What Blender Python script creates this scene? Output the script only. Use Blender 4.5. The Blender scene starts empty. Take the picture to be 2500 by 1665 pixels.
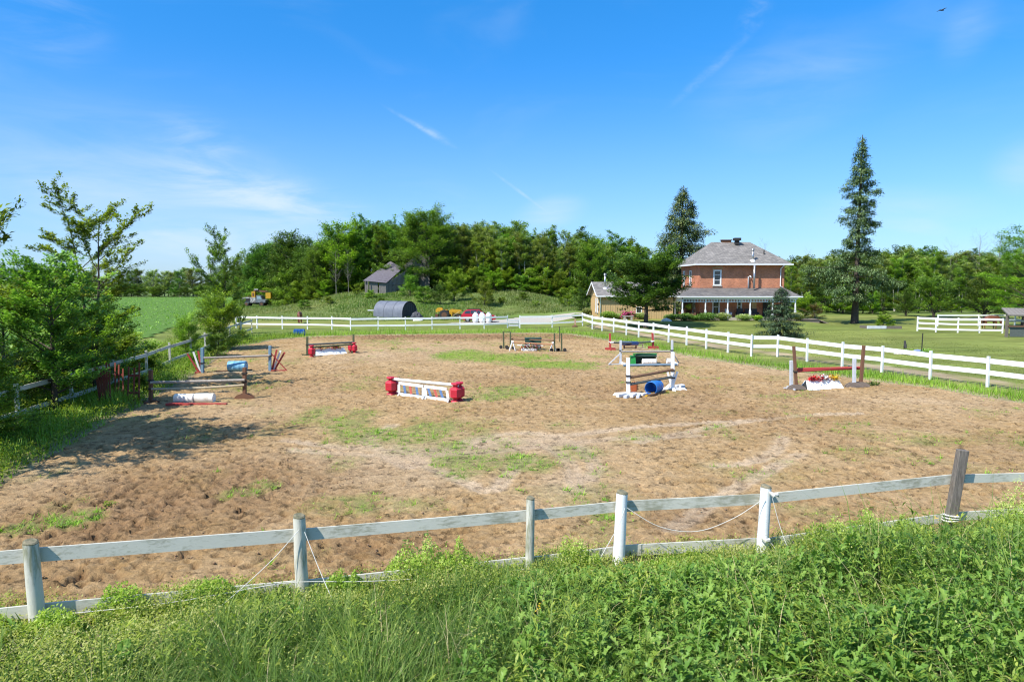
import bpy, math, random
import numpy as np
from mathutils import Vector, Matrix
R = math.radians
sc = bpy.context.scene
C = sc.collection

# ------------------------------------------------------------------ camera
FPX, PITCH, CAMH = 1667.0, math.atan(142 / 1667.0), 5.0
cd = bpy.data.cameras.new('camera'); cam = bpy.data.objects.new('camera', cd); C.objects.link(cam)
cam.location = (0, 0, CAMH); cam.rotation_euler = (math.pi / 2 - PITCH, 0, 0)
cd.sensor_width = 36; cd.lens = 24.0; cd.clip_start = 0.1; cd.clip_end = 6000
sc.camera = cam
sc.cycles.filter_width = 1.15

def G(x, y, z=0.0):
    """ground point (height z) seen at photo pixel x, y"""
    dx = (x - 1250) / FPX; dz = -(y - 832.5) / FPX
    Y = math.cos(PITCH) + dz * math.sin(PITCH); Z = -math.sin(PITCH) + dz * math.cos(PITCH)
    t = (z - CAMH) / Z
    return dx * t, Y * t
def at(x, y, Y0):
    """point at distance Y0 seen at photo pixel x, y"""
    dx = (x - 1250) / FPX; dz = -(y - 832.5) / FPX
    Y = math.cos(PITCH) + dz * math.sin(PITCH); Z = -math.sin(PITCH) + dz * math.cos(PITCH)
    t = Y0 / Y
    return Vector((dx * t, Y0, CAMH + Z * t))

# ------------------------------------------------------------------ light
SUN_EL = R(51); sd = Vector((-0.77 * math.cos(SUN_EL), -0.638 * math.cos(SUN_EL), math.sin(SUN_EL)))
sl = bpy.data.lights.new('sun', 'SUN'); sun = bpy.data.objects.new('sun', sl); C.objects.link(sun)
sl.energy = 5.0; sl.angle = R(0.5); sl.color = (1.0, 0.955, 0.88)
sun.rotation_euler = sd.to_track_quat('Z', 'Y').to_euler(); sun.location = (-30, -30, 60)

w = bpy.data.worlds.new('World'); sc.world = w; w.use_nodes = True
nt = w.node_tree; N = nt.nodes; L = nt.links
for n in list(N): N.remove(n)
def wn(t, **k):
    n = N.new(t)
    for a, b in k.items(): setattr(n, a, b)
    return n
def wmath(op, a, b=None, clamp=False):
    n = wn('ShaderNodeMath', operation=op, use_clamp=clamp)
    for i, v in enumerate((a, b)):
        if v is None: continue
        if isinstance(v, (int, float)): n.inputs[i].default_value = v
        else: L.new(v, n.inputs[i])
    return n.outputs[0]
out = wn('ShaderNodeOutputWorld'); bg = wn('ShaderNodeBackground'); L.new(bg.outputs[0], out.inputs[0])
sky = wn('ShaderNodeTexSky', sky_type='NISHITA'); sky.sun_disc = False
sky.sun_elevation = SUN_EL; sky.sun_rotation = math.atan2(sd.x, sd.y)
sky.altitude = 200; sky.air_density = 1.0; sky.dust_density = 0.25; sky.ozone_density = 3.0
bg.inputs[1].default_value = 0.094
hs = wn('ShaderNodeHueSaturation'); hs.inputs['Saturation'].default_value = 1.12; hs.inputs['Value'].default_value = 1.0
hs.inputs['Hue'].default_value = 0.497
L.new(sky.outputs[0], hs.inputs['Color'])
tc = wn('ShaderNodeTexCoord'); sep = wn('ShaderNodeSeparateXYZ'); L.new(tc.outputs['Generated'], sep.inputs[0])
az = wmath('ARCTAN2', sep.outputs[0], sep.outputs[1]); el = wmath('ARCSINE', sep.outputs[2])
cmb = wn('ShaderNodeCombineXYZ'); L.new(az, cmb.inputs[0]); L.new(el, cmb.inputs[1])
def cloud_noise(rot, scl, detail=7, rough=0.6, dist=0.6):
    mp = wn('ShaderNodeMapping'); mp.inputs['Rotation'].default_value[2] = rot; mp.inputs['Scale'].default_value = scl
    L.new(cmb.outputs[0], mp.inputs[0])
    nz = wn('ShaderNodeTexNoise'); nz.inputs['Scale'].default_value = 1; nz.inputs['Detail'].default_value = detail
    nz.inputs['Roughness'].default_value = rough; nz.inputs['Distortion'].default_value = dist
    L.new(mp.outputs[0], nz.inputs['Vector']); return nz.outputs[0]
def ss(v, lo, hi, a=0.0, b=1.0):
    m = wn('ShaderNodeMapRange', interpolation_type='SMOOTHSTEP')
    m.inputs['From Min'].default_value = lo; m.inputs['From Max'].default_value = hi
    m.inputs['To Min'].default_value = a; m.inputs['To Max'].default_value = b
    L.new(v, m.inputs[0]); return m.outputs[0]
nwisp = cloud_noise(R(20), (5, 22, 1)); nsoft = cloud_noise(R(12), (3.2, 9, 1), 5, .55, 1.0); nfine = cloud_noise(R(-35), (40, 70, 1), 4, .6, 0.3)
def azel(x, y):
    p = at(x, y, 100.0) - Vector((0, 0, CAMH)); p.normalize()
    return math.atan2(p.x, p.y), math.asin(p.z)
def blob(x0, y0, x1, y1, wid, strength, noise, lo, hi):
    a0, e0 = azel(x0, y0); a1, e1 = azel(x1, y1)
    cx, cy = (a0 + a1) / 2, (e0 + e1) / 2; ln = math.hypot(a1 - a0, e1 - e0) / 2; ang = math.atan2(e1 - e0, a1 - a0)
    mp = wn('ShaderNodeMapping', vector_type='TEXTURE')
    mp.inputs['Location'].default_value = (cx, cy, 0); mp.inputs['Rotation'].default_value = (0, 0, ang)
    mp.inputs['Scale'].default_value = (ln, wid / FPX, 1); L.new(cmb.outputs[0], mp.inputs[0])
    vl = wn('ShaderNodeVectorMath', operation='LENGTH'); L.new(mp.outputs[0], vl.inputs[0])
    m = ss(vl.outputs['Value'], 0.1, 1.0, 1.0, 0.0)
    return wmath('MULTIPLY', wmath('MULTIPLY', m, ss(noise, lo, hi)), strength)
parts = [
    blob(-500, 300, 1000, 560, 230, .30, nwisp, .26, .80), blob(-300, 430, 900, 520, 140, .20, nsoft, .30, .75),
    blob(250, 400, 1000, 545, 70, .40, nwisp, .36, .70), blob(330, 290, 620, 420, 90, .26, nwisp, .35, .7), blob(-100, 560, 1000, 600, 60, .25, nwisp, .35, .7),
    blob(-150, 10, 330, 100, 110, .26, nwisp, .36, .75),
    blob(1600, 290, 2500, 10, 120, .19, nsoft, .20, .85), blob(1650, 340, 2200, 90, 200, .16, nwisp, .25, .85),
    blob(2300, 190, 2430, -40, 60, .22, nwisp, .25, .85), blob(1790, 110, 1900, -50, 36, .20, nfine, .3, .9),
    blob(1600, 290, 1880, 40, 16, .15, nfine, .25, .8), blob(915, 246, 1130, 370, 8, .24, nfine, .2, .8),
    blob(990, 285, 1125, 368, 15, .20, nfine, .2, .8), blob(1180, 402, 1350, 528, 6, .24, nfine, .2, .8),
    blob(1230, 545, 1460, 495, 50, .42, nsoft, .25, .7), blob(2130, 540, 2360, 566, 26, .55, nsoft, .25, .7),
    blob(2380, 430, 2640, 370, 80, .40, nsoft, .25, .75), blob(1850, 535, 2550, 495, 70, .22, nwisp, .3, .75),
    blob(100, 640, 750, 650, 34, .30, nsoft, .35, .7), blob(900, 430, 1250, 600, 100, .18, nwisp, .4, .8),
]
tot = parts[0]
for p in parts[1:]: tot = wmath('ADD', tot, p)
haze = ss(el, -0.02, 0.32, 0.30, 0.0)
thin = wmath('MULTIPLY', ss(nsoft, .50, .85), 0.08)
tot = wmath('MINIMUM', wmath('ADD', wmath('ADD', tot, haze), thin), 0.85)
rp = wn('ShaderNodeValToRGB'); L.new(wmath('DIVIDE', el, 0.5, True), rp.inputs[0]); ee = rp.color_ramp.elements
for q, cc_ in ((0.0, (.56, .81, 1.30)), (.25, (.83, .965, 1.04)), (.415, (.67, 1.03, 1.25)), (.60, (.50, 1.13, 1.48)), (.78, (.31, 1.2, 1.74))):
    e_ = ee[0] if q == 0 else (ee[1] if q == .78 else ee.new(q))
    e_.position = q; e_.color = (cc_[0] / 2, cc_[1] / 2, cc_[2] / 2, 1)
g1 = wn('ShaderNodeMix', data_type='RGBA', blend_type='MULTIPLY'); g1.inputs[0].default_value = 1; L.new(hs.outputs[0], g1.inputs[6]); L.new(rp.outputs[0], g1.inputs[7])
g2 = wn('ShaderNodeVectorMath', operation='SCALE'); g2.inputs['Scale'].default_value = 2.0; L.new(g1.outputs[2], g2.inputs[0])
mx = wn('ShaderNodeMix', data_type='RGBA'); L.new(tot, mx.inputs[0]); L.new(g2.outputs[0], mx.inputs[6])
mx.inputs[7].default_value = (5.6, 6.7, 7.9, 1); L.new(mx.outputs[2], bg.inputs[0])

vs = sc.view_settings; vs.view_transform = 'Standard'; vs.look = 'None'; vs.exposure = 0.52; vs.gamma = 1; vs.use_curve_mapping = False

# ------------------------------------------------------------------ helpers
def S(t):
    t = np.clip(t, 0, 1); return t * t * (3 - 2 * t)
def hsh(ix, iy, s):
    h = (ix.astype(np.int64) * 374761393 + iy.astype(np.int64) * 668265263 + s * 974711) & 0xffffffff
    h = ((h ^ (h >> 13)) * 1274126177) & 0xffffffff
    return ((h ^ (h >> 16)) & 0xffff) / 65535.0
def vn(x, y, s=0):
    ix = np.floor(x); iy = np.floor(y); fx = S(x - ix); fy = S(y - iy)
    a = hsh(ix, iy, s); b = hsh(ix + 1, iy, s); c = hsh(ix, iy + 1, s); d = hsh(ix + 1, iy + 1, s)
    return (a * (1 - fx) + b * fx) * (1 - fy) + (c * (1 - fx) + d * fx) * fy
def fbm(x, y, o=4, s=0):
    t = 0; a = .5; m = 0
    for i in range(o):
        t = t + a * vn(x, y, s + i * 7); m += a; a *= .5; x = x * 2.03 + 11.3; y = y * 2.03 + 5.7
    return t / m
def seg_dist(x, y, pl, closed=True):
    d = np.full(np.shape(x), 1e9); n = len(pl)
    for i in range(n if closed else n - 1):
        x0, y0 = pl[i]; x1, y1 = pl[(i + 1) % n]; ex, ey = x1 - x0, y1 - y0
        t = np.clip(((x - x0) * ex + (y - y0) * ey) / (ex * ex + ey * ey + 1e-9), 0, 1)
        d = np.minimum(d, np.hypot(x - x0 - t * ex, y - y0 - t * ey))
    return d
def inside(x, y, pl):
    r = np.zeros(np.shape(x), bool); n = len(pl)
    for i in range(n):
        x0, y0 = pl[i]; x1, y1 = pl[(i + 1) % n]
        if y0 == y1: continue
        r ^= ((y0 > y) != (y1 > y)) & (x < (x1 - x0) * (y - y0) / (y1 - y0) + x0)
    return r
def sdf(x, y, pl):   # positive inside
    d = seg_dist(x, y, pl); return np.where(inside(x, y, pl), d, -d)

def new_mesh(name, V, F, mat, attrs=None, smooth=False, cols=None):
    V = np.asarray(V, np.float32); F = np.asarray(F, np.int32); k = F.shape[1]
    m = bpy.data.meshes.new(name); m.vertices.add(len(V)); m.vertices.foreach_set('co', V.ravel())
    m.loops.add(F.size); m.loops.foreach_set('vertex_index', F.ravel())
    m.polygons.add(len(F)); m.polygons.foreach_set('loop_start', np.arange(0, F.size, k, dtype=np.int32))
    if smooth: m.polygons.foreach_set('use_smooth', np.ones(len(F), bool))
    m.update(calc_edges=True)
    for a, v in (attrs or {}).items():
        at_ = m.attributes.new(a, 'FLOAT', 'POINT'); at_.data.foreach_set('value', np.asarray(v, np.float32).ravel())
    for a, v in (cols or {}).items():
        at_ = m.attributes.new(a, 'FLOAT_COLOR', 'POINT'); v = np.asarray(v, np.float32)
        at_.data.foreach_set('color', np.concatenate([v, np.ones((len(v), 1), np.float32)], 1).ravel())
    m.materials.append(mat); return m
def obj(name, mesh, parent=None, loc=None, kind=None, label=None):
    o = bpy.data.objects.new(name, mesh); C.objects.link(o)
    if parent: o.parent = parent
    if loc is not None: o.location = loc
    if kind: o['kind'] = kind
    if label: o['label'] = label
    return o
def tag(o, label, cat, group=None):
    o['label'] = label; o['category'] = cat
    if group: o['group'] = group
    return o
def thing(name, label, cat, loc=(0, 0, 0), rz=0, group=None):
    o = bpy.data.objects.new(name, None); C.objects.link(o); o.location = loc; o.rotation_euler = (0, 0, rz); o.empty_display_size = .3
    return tag(o, label, cat, group)

class MB:
    def __init__(s): s.v = []; s.f = []
    def add(s, vs_, fs_):
        n = len(s.v); s.v += [tuple(p) for p in vs_]; s.f += [tuple(i + n for i in f) for f in fs_]; return s
    def box(s, c, d, rz=0, M=None, taper=1.0):
        c = Vector(c); x, y, z = d[0] / 2, d[1] / 2, d[2] / 2; rm = Matrix.Rotation(rz, 3, 'Z') if M is None else M
        vs_ = []
        for k in (-1, 1):
            q = taper if k > 0 else 1
            for a, b in ((-1, -1), (1, -1), (1, 1), (-1, 1)): vs_.append(c + rm @ Vector((a * x * q, b * y * q, k * z)))
        return s.add(vs_, [(3, 2, 1, 0), (4, 5, 6, 7), (0, 1, 5, 4), (1, 2, 6, 5), (2, 3, 7, 6), (3, 0, 4, 7)])
    def bar(s, a, b, w_, h_, up=(0, 0, 1)):     # square section beam from a to b
        a = Vector(a); b = Vector(b); d = (b - a).normalized(); u = Vector(up)
        if abs(d.dot(u)) > .99: u = Vector((0, 1, 0))
        sx = d.cross(u).normalized(); sz = sx.cross(d).normalized(); vs_ = []
        for p in (a, b):
            for i, j in ((-1, -1), (1, -1), (1, 1), (-1, 1)): vs_.append(p + sx * (i * w_ / 2) + sz * (j * h_ / 2))
        return s.add(vs_, [(3, 2, 1, 0), (4, 5, 6, 7), (0, 1, 5, 4), (1, 2, 6, 5), (2, 3, 7, 6), (3, 0, 4, 7)])
    def tube(s, pts, rs, n=8, caps=True):
        pts = [Vector(p) for p in pts]
        if not hasattr(rs, '__len__'): rs = [rs] * len(pts)
        vs_ = []; fs_ = []
        ref = None
        for i, p in enumerate(pts):
            d = (pts[min(i + 1, len(pts) - 1)] - pts[max(i - 1, 0)]).normalized()
            if ref is None: ref = Vector((0, 0, 1)) if abs(d.z) < .9 else Vector((1, 0, 0))
            a = d.cross(ref).normalized(); b = a.cross(d).normalized()
            ref = b
            for k in range(n):
                t = 2 * math.pi * k / n; vs_.append(p + (a * math.cos(t) + b * math.sin(t)) * rs[i])
        for i in range(len(pts) - 1):
            for k in range(n):
                k2 = (k + 1) % n; fs_.append((i * n + k, i * n + k2, (i + 1) * n + k2, (i + 1) * n + k))
        if caps: fs_.append(tuple(range(n))[::-1]); fs_.append(tuple((len(pts) - 1) * n + k for k in range(n)))
        return s.add(vs_, fs_)
    def prism(s, poly, axis, lo, hi):            # polygon (2D) pushed along an axis 0/1/2
        n = len(poly); vs_ = []
        for t in (lo, hi):
            for a, b in poly:
                vs_.append({0: (t, a, b), 1: (a, t, b), 2: (a, b, t)}[axis])
        return s.add(vs_, [tuple(range(n)), tuple(range(2 * n - 1, n - 1, -1))] + [(i, i + n, (i + 1) % n + n, (i + 1) % n) for i in range(n)])
    def lathe(s, c, prof, n=16, axis=(0, 0, 1)):
        ax = Vector(axis).normalized(); q = Vector((0, 0, 1)).rotation_difference(ax); c = Vector(c); vs_ = []; fs_ = []
        for r_, z in prof:
            for k in range(n):
                t = 2 * math.pi * k / n; vs_.append(c + q @ Vector((r_ * math.cos(t), r_ * math.sin(t), z)))
        for i in range(len(prof) - 1):
            for k in range(n):
                k2 = (k + 1) % n; fs_.append((i * n + k, i * n + k2, (i + 1) * n + k2, (i + 1) * n + k))
        fs_.append(tuple(range(n))[::-1]); fs_.append(tuple((len(prof) - 1) * n + k for k in range(n)))
        return s.add(vs_, fs_)
    def face(s, pts): return s.add(pts, [tuple(range(len(pts)))])
    def build(s, name, mat, parent=None, smooth=False, label=None, kind=None, world=True, bevel=0):
        m = bpy.data.meshes.new(name); off = Vector((0, 0, 0)); rm = None
        if parent is not None and world:
            p = parent; off = Vector(p.location)
            if p.parent is not None: off = off + p.parent.location
        m.from_pydata([tuple(Vector(v) - off) for v in s.v], [], s.f); m.update()
        import bmesh
        b = bmesh.new(); b.from_mesh(m); bmesh.ops.recalc_face_normals(b, faces=b.faces)
        if bevel: bmesh.ops.bevel(b, geom=list(b.edges), offset=bevel, segments=1, affect='EDGES')
        b.to_mesh(m); b.free()
        m.materials.append(mat)
        if smooth: m.polygons.foreach_set('use_smooth', [True] * len(m.polygons))
        return obj(name, m, parent, kind=kind, label=label)
def part(mb, name, mat, parent, **k): return mb.build(name, mat, parent, **k)
def solo(mb, name, mat, label, cat, loc, group=None, **k):       # a thing that is one mesh
    t = mb
    off = Vector(loc)
    t.v = [tuple(Vector(v) - off) for v in t.v]
    o = t.build(name, mat, None, **k); o.location = loc
    return tag(o, label, cat, group)

# ------------------------------------------------------------------ materials
def mat_new(name):
    m = bpy.data.materials.new(name); m.use_nodes = True; n = m.node_tree
    for x in list(n.nodes): n.nodes.remove(x)
    o = n.nodes.new('ShaderNodeOutputMaterial'); p = n.nodes.new('ShaderNodeBsdfPrincipled'); n.links.new(p.outputs[0], o.inputs[0])
    return m, n, p, o
def nd(n, t, ins=None, **k):
    x = n.nodes.new(t)
    for a, b in k.items(): setattr(x, a, b)
    for a, b in (ins or {}).items():
        if hasattr(b, 'is_linked') or isinstance(b, bpy.types.NodeSocket): n.links.new(b, x.inputs[a])
        else: x.inputs[a].default_value = b
    return x
def c4(c): return (c[0], c[1], c[2], 1)
def plain(name, c1, c2=None, scale=6, rough=.6, bump=0.0, stretch=(1, 1, 1), contrast=(.35, .65), metal=0, spec=.4, detail=5):
    m, n, p, o = mat_new(name); c2 = c2 or tuple(x * .75 for x in c1)
    tcn = nd(n, 'ShaderNodeTexCoord'); mp = nd(n, 'ShaderNodeMapping', {'Vector': tcn.outputs['Object'], 'Scale': stretch})
    nz = nd(n, 'ShaderNodeTexNoise', {'Vector': mp.outputs[0], 'Scale': scale, 'Detail': detail, 'Roughness': .6})
    mr = nd(n, 'ShaderNodeMapRange', {0: nz.outputs[0], 1: contrast[0], 2: contrast[1]})
    mxx = nd(n, 'ShaderNodeMix', {0: mr.outputs[0], 6: c4(c1), 7: c4(c2)}, data_type='RGBA')
    n.links.new(mxx.outputs[2], p.inputs['Base Color']); p.inputs['Roughness'].default_value = rough
    p.inputs['Metallic'].default_value = metal; p.inputs['Specular IOR Level'].default_value = spec
    if bump:
        b = nd(n, 'ShaderNodeBump', {'Height': nz.outputs[0], 'Strength': bump, 'Distance': .01}); n.links.new(b.outputs[0], p.inputs['Normal'])
    return m
def painted_wood(name, paint, wood, amount=.5, scale=3, axis='x'):
    m, n, p, o = mat_new(name)
    tcn = nd(n, 'ShaderNodeTexCoord')
    st = {'x': (1.2, 9, 9), 'z': (9, 9, 1.2)}[axis]
    mp = nd(n, 'ShaderNodeMapping', {'Vector': tcn.outputs['Object'], 'Scale': st})
    gr = nd(n, 'ShaderNodeTexNoise', {'Vector': mp.outputs[0], 'Scale': scale, 'Detail': 7, 'Roughness': .65, 'Distortion': .4})
    pa = nd(n, 'ShaderNodeTexNoise', {'Vector': tcn.outputs['Object'], 'Scale': 1.3, 'Detail': 5, 'Roughness': .6})
    sm = nd(n, 'ShaderNodeMath', {0: gr.outputs[0], 1: pa.outputs[0]}, operation='ADD')
    mr = nd(n, 'ShaderNodeMapRange', {0: sm.outputs[0], 1: 1.26 - amount * .5, 2: 1.46 - amount * .45})
    vr = nd(n, 'ShaderNodeMix', {0: gr.outputs[0], 6: c4([x * .82 for x in paint]), 7: c4([min(.9, x * 1.12) for x in paint])}, data_type='RGBA')
    mxx = nd(n, 'ShaderNodeMix', {0: mr.outputs[0], 6: vr.outputs[2], 7: c4(wood)}, data_type='RGBA')
    n.links.new(mxx.outputs[2], p.inputs['Base Color']); p.inputs['Roughness'].default_value = .7; p.inputs['Specular IOR Level'].default_value = .25
    b = nd(n, 'ShaderNodeBump', {'Height': gr.outputs[0], 'Strength': .35, 'Distance': .006}); n.links.new(b.outputs[0], p.inputs['Normal'])
    return m
def foliage(name, ca, cb, cc, trans=.35, rough=.5, spec=.25):
    m, n, p, o = mat_new(name)
    a = nd(n, 'ShaderNodeAttribute', attribute_name='rnd'); oi = nd(n, 'ShaderNodeObjectInfo')
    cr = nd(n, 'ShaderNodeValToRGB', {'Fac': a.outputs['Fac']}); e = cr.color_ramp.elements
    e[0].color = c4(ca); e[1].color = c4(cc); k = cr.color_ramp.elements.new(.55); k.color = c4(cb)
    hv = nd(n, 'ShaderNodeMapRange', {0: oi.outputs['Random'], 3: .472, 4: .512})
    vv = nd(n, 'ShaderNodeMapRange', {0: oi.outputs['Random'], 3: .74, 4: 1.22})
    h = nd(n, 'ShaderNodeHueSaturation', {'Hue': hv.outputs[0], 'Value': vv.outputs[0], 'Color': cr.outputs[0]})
    n.links.new(h.outputs[0], p.inputs['Base Color']); p.inputs['Roughness'].default_value = rough; p.inputs['Specular IOR Level'].default_value = spec
    tm = nd(n, 'ShaderNodeMix', {0: 1.0, 6: h.outputs[0], 7: (1.35, 1.5, .55, 1)}, data_type='RGBA', blend_type='MULTIPLY')
    t = nd(n, 'ShaderNodeBsdfTranslucent', {'Color': tm.outputs[2]})
    ms = nd(n, 'ShaderNodeMixShader', {0: trans, 1: p.outputs[0], 2: t.outputs[0]}); n.links.new(ms.outputs[0], o.inputs[0])
    return m
M = {}
M['white'] = plain('white_paint', (.80, .80, .78), (.66, .67, .65), 4, .55, .1)
M['rail_white'] = painted_wood('white_fence_paint', (.80, .80, .78), (.55, .56, .53), .30)
M['jwhite'] = painted_wood('scuffed_white_paint', (.80, .80, .78), (.50, .43, .33), .26)
M['old_white'] = painted_wood('worn_white_paint', (.58, .56, .47), (.32, .31, .23), .56)
M['old_post'] = painted_wood('worn_white_post', (.58, .56, .47), (.28, .28, .19), .60, axis='z')
M['grey_post'] = plain('grey_weathered_wood', (.20, .17, .14), (.10, .085, .07), 5, .85, .5, (9, 9, 1), (.35, .65))
M['end_grain'] = plain('post_end_grain', (.26, .22, .14), (.12, .12, .07), 14, .9, .3)
M['grey_rail'] = painted_wood('bare_grey_rail', (.30, .29, .26), (.17, .15, .12), .7)
M['rope'] = plain('white_rope', (.72, .70, .64), (.5, .48, .42), 60, .9)
M['red'] = plain('red_plastic', (.56, .022, .045), (.42, .02, .035), 5, .45)
M['red_wood'] = painted_wood('worn_red_paint', (.40, .055, .05), (.25, .12, .08), .5)
M['redbrown'] = painted_wood('red_brown_boards', (.24, .06, .04), (.14, .08, .055), .6, axis='z')
M['brown'] = painted_wood('brown_stain', (.17, .085, .05), (.12, .07, .05), .4, axis='z')
M['olive'] = plain('olive_green_paint', (.085, .10, .045), (.06, .07, .035), 8, .6)
M['dgreen'] = plain('dark_green_plastic', (.02, .055, .04), (.03, .075, .05), 5, .5)
M['green'] = plain('bright_green_plastic', (.03, .30, .06), (.02, .22, .045), 5, .45)
M['blue'] = plain('blue_plastic', (.03, .19, .56), (.02, .14, .45), 4, .38)
M['paleblue'] = plain('faded_blue_plastic', (.13, .36, .56), (.20, .42, .58), 4, .5)
M['bluepaint'] = painted_wood('faded_blue_paint', (.16, .27, .36), (.25, .27, .27), .5, axis='z')
M['bluepole'] = plain('slate_blue_pole', (.12, .20, .28), (.2, .25, .28), 6, .6, 0, (1, 4, 4))
M['darkpole'] = plain('dark_green_grey_pole', (.07, .085, .08), (.12, .12, .10), 5, .7, .2, (2, 8, 8))
M['brownpole'] = plain('brown_wood_pole', (.22, .12, .06), (.12, .07, .045), 5, .8, .3, (2, 8, 8))
M['greypole'] = plain('grey_wood_pole', (.42, .38, .32), (.24, .20, .17), 5, .8, .3, (2, 8, 8))
M['palewood'] = plain('pale_peeled_pole', (.52, .43, .28), (.36, .29, .20), 5, .8, .3, (2, 8, 8))
M['greypaint'] = plain('light_grey_paint', (.55, .57, .60), (.45, .47, .5), 5, .6)
M['orange'] = plain('orange_board', (.50, .12, .035), (.36, .09, .03), 8, .7)
M['yellow'] = plain('yellow_paint', (.62, .36, .02), (.42, .22, .02), 5, .45)
M['black'] = plain('black_rubber', (.02, .02, .02), (.035, .033, .03), 10, .8)
M['rust'] = plain('rusty_steel', (.16, .07, .035), (.09, .05, .03), 9, .8)
M['steel'] = plain('galvanised_steel', (.50, .50, .50), (.38, .38, .39), 6, .35, metal=.8)
M['glass'] = plain('dark_window_glass', (.02, .025, .03), (.03, .035, .04), 2, .06, spec=.9)
M['carred'] = plain('red_car_paint', (.42, .008, .015), (.36, .008, .012), 2, .22, spec=.7)
M['tank'] = plain('white_tank_paint', (.82, .82, .82), (.76, .76, .76), 3, .35)
M['tarp'] = plain('dark_grey_tarp', (.035, .037, .045), (.06, .06, .068), 5, .6, .5)
M['horse'] = plain('chestnut_coat', (.19, .062, .026), (.13, .04, .018), 4, .5)
M['stone'] = plain('pale_stone', (.45, .42, .37), (.28, .26, .23), 7, .9, .6)
M['bluestone'] = plain('blue_tarp', (.20, .26, .50), (.15, .2, .4), 7, .7)
M['bark'] = plain('brown_bark', (.085, .065, .048), (.045, .035, .027), 8, .9, .6, (6, 6, 1))
M['palebark'] = plain('pale_grey_bark', (.50, .47, .40), (.26, .24, .19), 6, .9, .3, (3, 3, 1))
M['greybark'] = plain('dead_grey_wood', (.26, .23, .20), (.17, .15, .13), 6, .9, .3, (3, 3, 1))
M['barnwood'] = plain('silver_barn_boards', (.25, .23, .21), (.10, .092, .085), 4, .9, .5, (7, 7, .8), (.3, .7))
M['barnroof'] = plain('barn_roof_sheet', (.15, .135, .155), (.10, .085, .095), 5, .7)
M['tan'] = plain('tan_siding', (.52, .37, .18), (.46, .32, .155), 3, .75, .1)
M['trim'] = plain('white_trim', (.78, .79, .80), (.70, .71, .72), 3, .5)
M['soffit'] = plain('grey_soffit', (.42, .40, .38), (.38, .36, .34), 3, .6)
M['deck'] = plain('grey_deck_boards', (.24, .19, .15), (.15, .12, .10), 4, .85, .3, (1, 8, 8))
M['concrete'] = plain('concrete_slab', (.42, .37, .32), (.34, .30, .26), 4, .85)
M['darkcloth'] = plain('dark_cushion', (.03, .03, .032), (.05, .05, .05), 5, .8)
M['peony'] = plain('magenta_petals', (.62, .06, .24), (.7, .18, .36), 9, .6)
for k, c in dict(f_red=(.6, .02, .03), f_yellow=(.75, .48, .03), f_orange=(.7, .22, .03), f_white=(.8, .78, .72), f_green=(.06, .2, .05), f_wine=(.3, .02, .07)).items():
    M[k] = plain('flower_' + k[2:], c, None, 9, .7)

def brickmat(name, c1, c2, mortar, bw, bh, msize, bump=.6):
    m, n, p, o = mat_new(name); g = nd(n, 'ShaderNodeNewGeometry'); s_ = nd(n, 'ShaderNodeSeparateXYZ', {0: g.outputs['Position']})
    ad = nd(n, 'ShaderNodeMath', {0: s_.outputs[0], 1: s_.outputs[1]}, operation='ADD')
    cb_ = nd(n, 'ShaderNodeCombineXYZ', {0: ad.outputs[0], 1: s_.outputs[2]})
    b = nd(n, 'ShaderNodeTexBrick', {'Vector': cb_.outputs[0], 'Color1': c4(c1), 'Color2': c4(c2), 'Mortar': c4(mortar), 'Scale': 1.0,
                                     'Mortar Size': msize, 'Brick Width': bw, 'Row Height': bh, 'Bias': 0.0})
    nz = nd(n, 'ShaderNodeTexNoise', {'Vector': g.outputs['Position'], 'Scale': .8, 'Detail': 6, 'Roughness': .65})
    mr = nd(n, 'ShaderNodeMapRange', {0: nz.outputs[0], 1: .3, 2: .7, 3: .74, 4: 1.22})
    mm = nd(n, 'ShaderNodeMix', {0: 1.0, 6: b.outputs[0], 7: mr.outputs[0]}, data_type='RGBA', blend_type='MULTIPLY')
    n.links.new(mm.outputs[2], p.inputs['Base Color']); p.inputs['Roughness'].default_value = .85
    bp = nd(n, 'ShaderNodeBump', {'Height': b.outputs['Fac'], 'Strength': bump, 'Distance': .02}); bp.invert = True; n.links.new(bp.outputs[0], p.inputs['Normal'])
    return m
M['brick'] = brickmat('red_brick', (.60, .185, .075), (.42, .115, .045), (.44, .28, .19), .23, .085, .012)
M['brick_arch'] = brickmat('buff_brick', (.42, .24, .13), (.36, .2, .11), (.4, .3, .2), .09, .3, .012)
M['shingle'] = brickmat('grey_shingles', (.285, .258, .225), (.16, .146, .13), (.10, .095, .095), .34, .10, .012, .5)
M['shingle_old'] = brickmat('stained_shingles', (.20, .18, .165), (.11, .105, .105), (.08, .075, .07), .34, .085, .012, .5)

# foliage palettes
M['lf_mid'] = foliage('mid_green_leaves', (0.073, 0.144, 0.028), (0.161, 0.289, 0.046), (0.314, 0.466, 0.076), 0.3)
M['lf_dark'] = foliage('dark_green_leaves', (0.048, 0.108, 0.026), (0.104, 0.203, 0.039), (0.209, 0.335, 0.066), 0.26)
M['lf_bright'] = foliage('bright_green_leaves', (0.092, 0.175, 0.020), (0.202, 0.335, 0.034), (0.381, 0.524, 0.071), 0.34)
M['lf_yellow'] = foliage('yellow_green_leaves', (0.108, 0.186, 0.024), (0.218, 0.333, 0.046), (0.392, 0.493, 0.089), 0.34)
M['lf_aspen'] = foliage('grey_green_aspen_leaves', (0.125, 0.179, 0.053), (0.254, 0.332, 0.095), (0.451, 0.500, 0.164), 0.3)
M['lf_spruce'] = foliage('spruce_needles', (0.043, 0.071, 0.025), (0.107, 0.141, 0.043), (0.237, 0.245, 0.079), 0.12)
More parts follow.
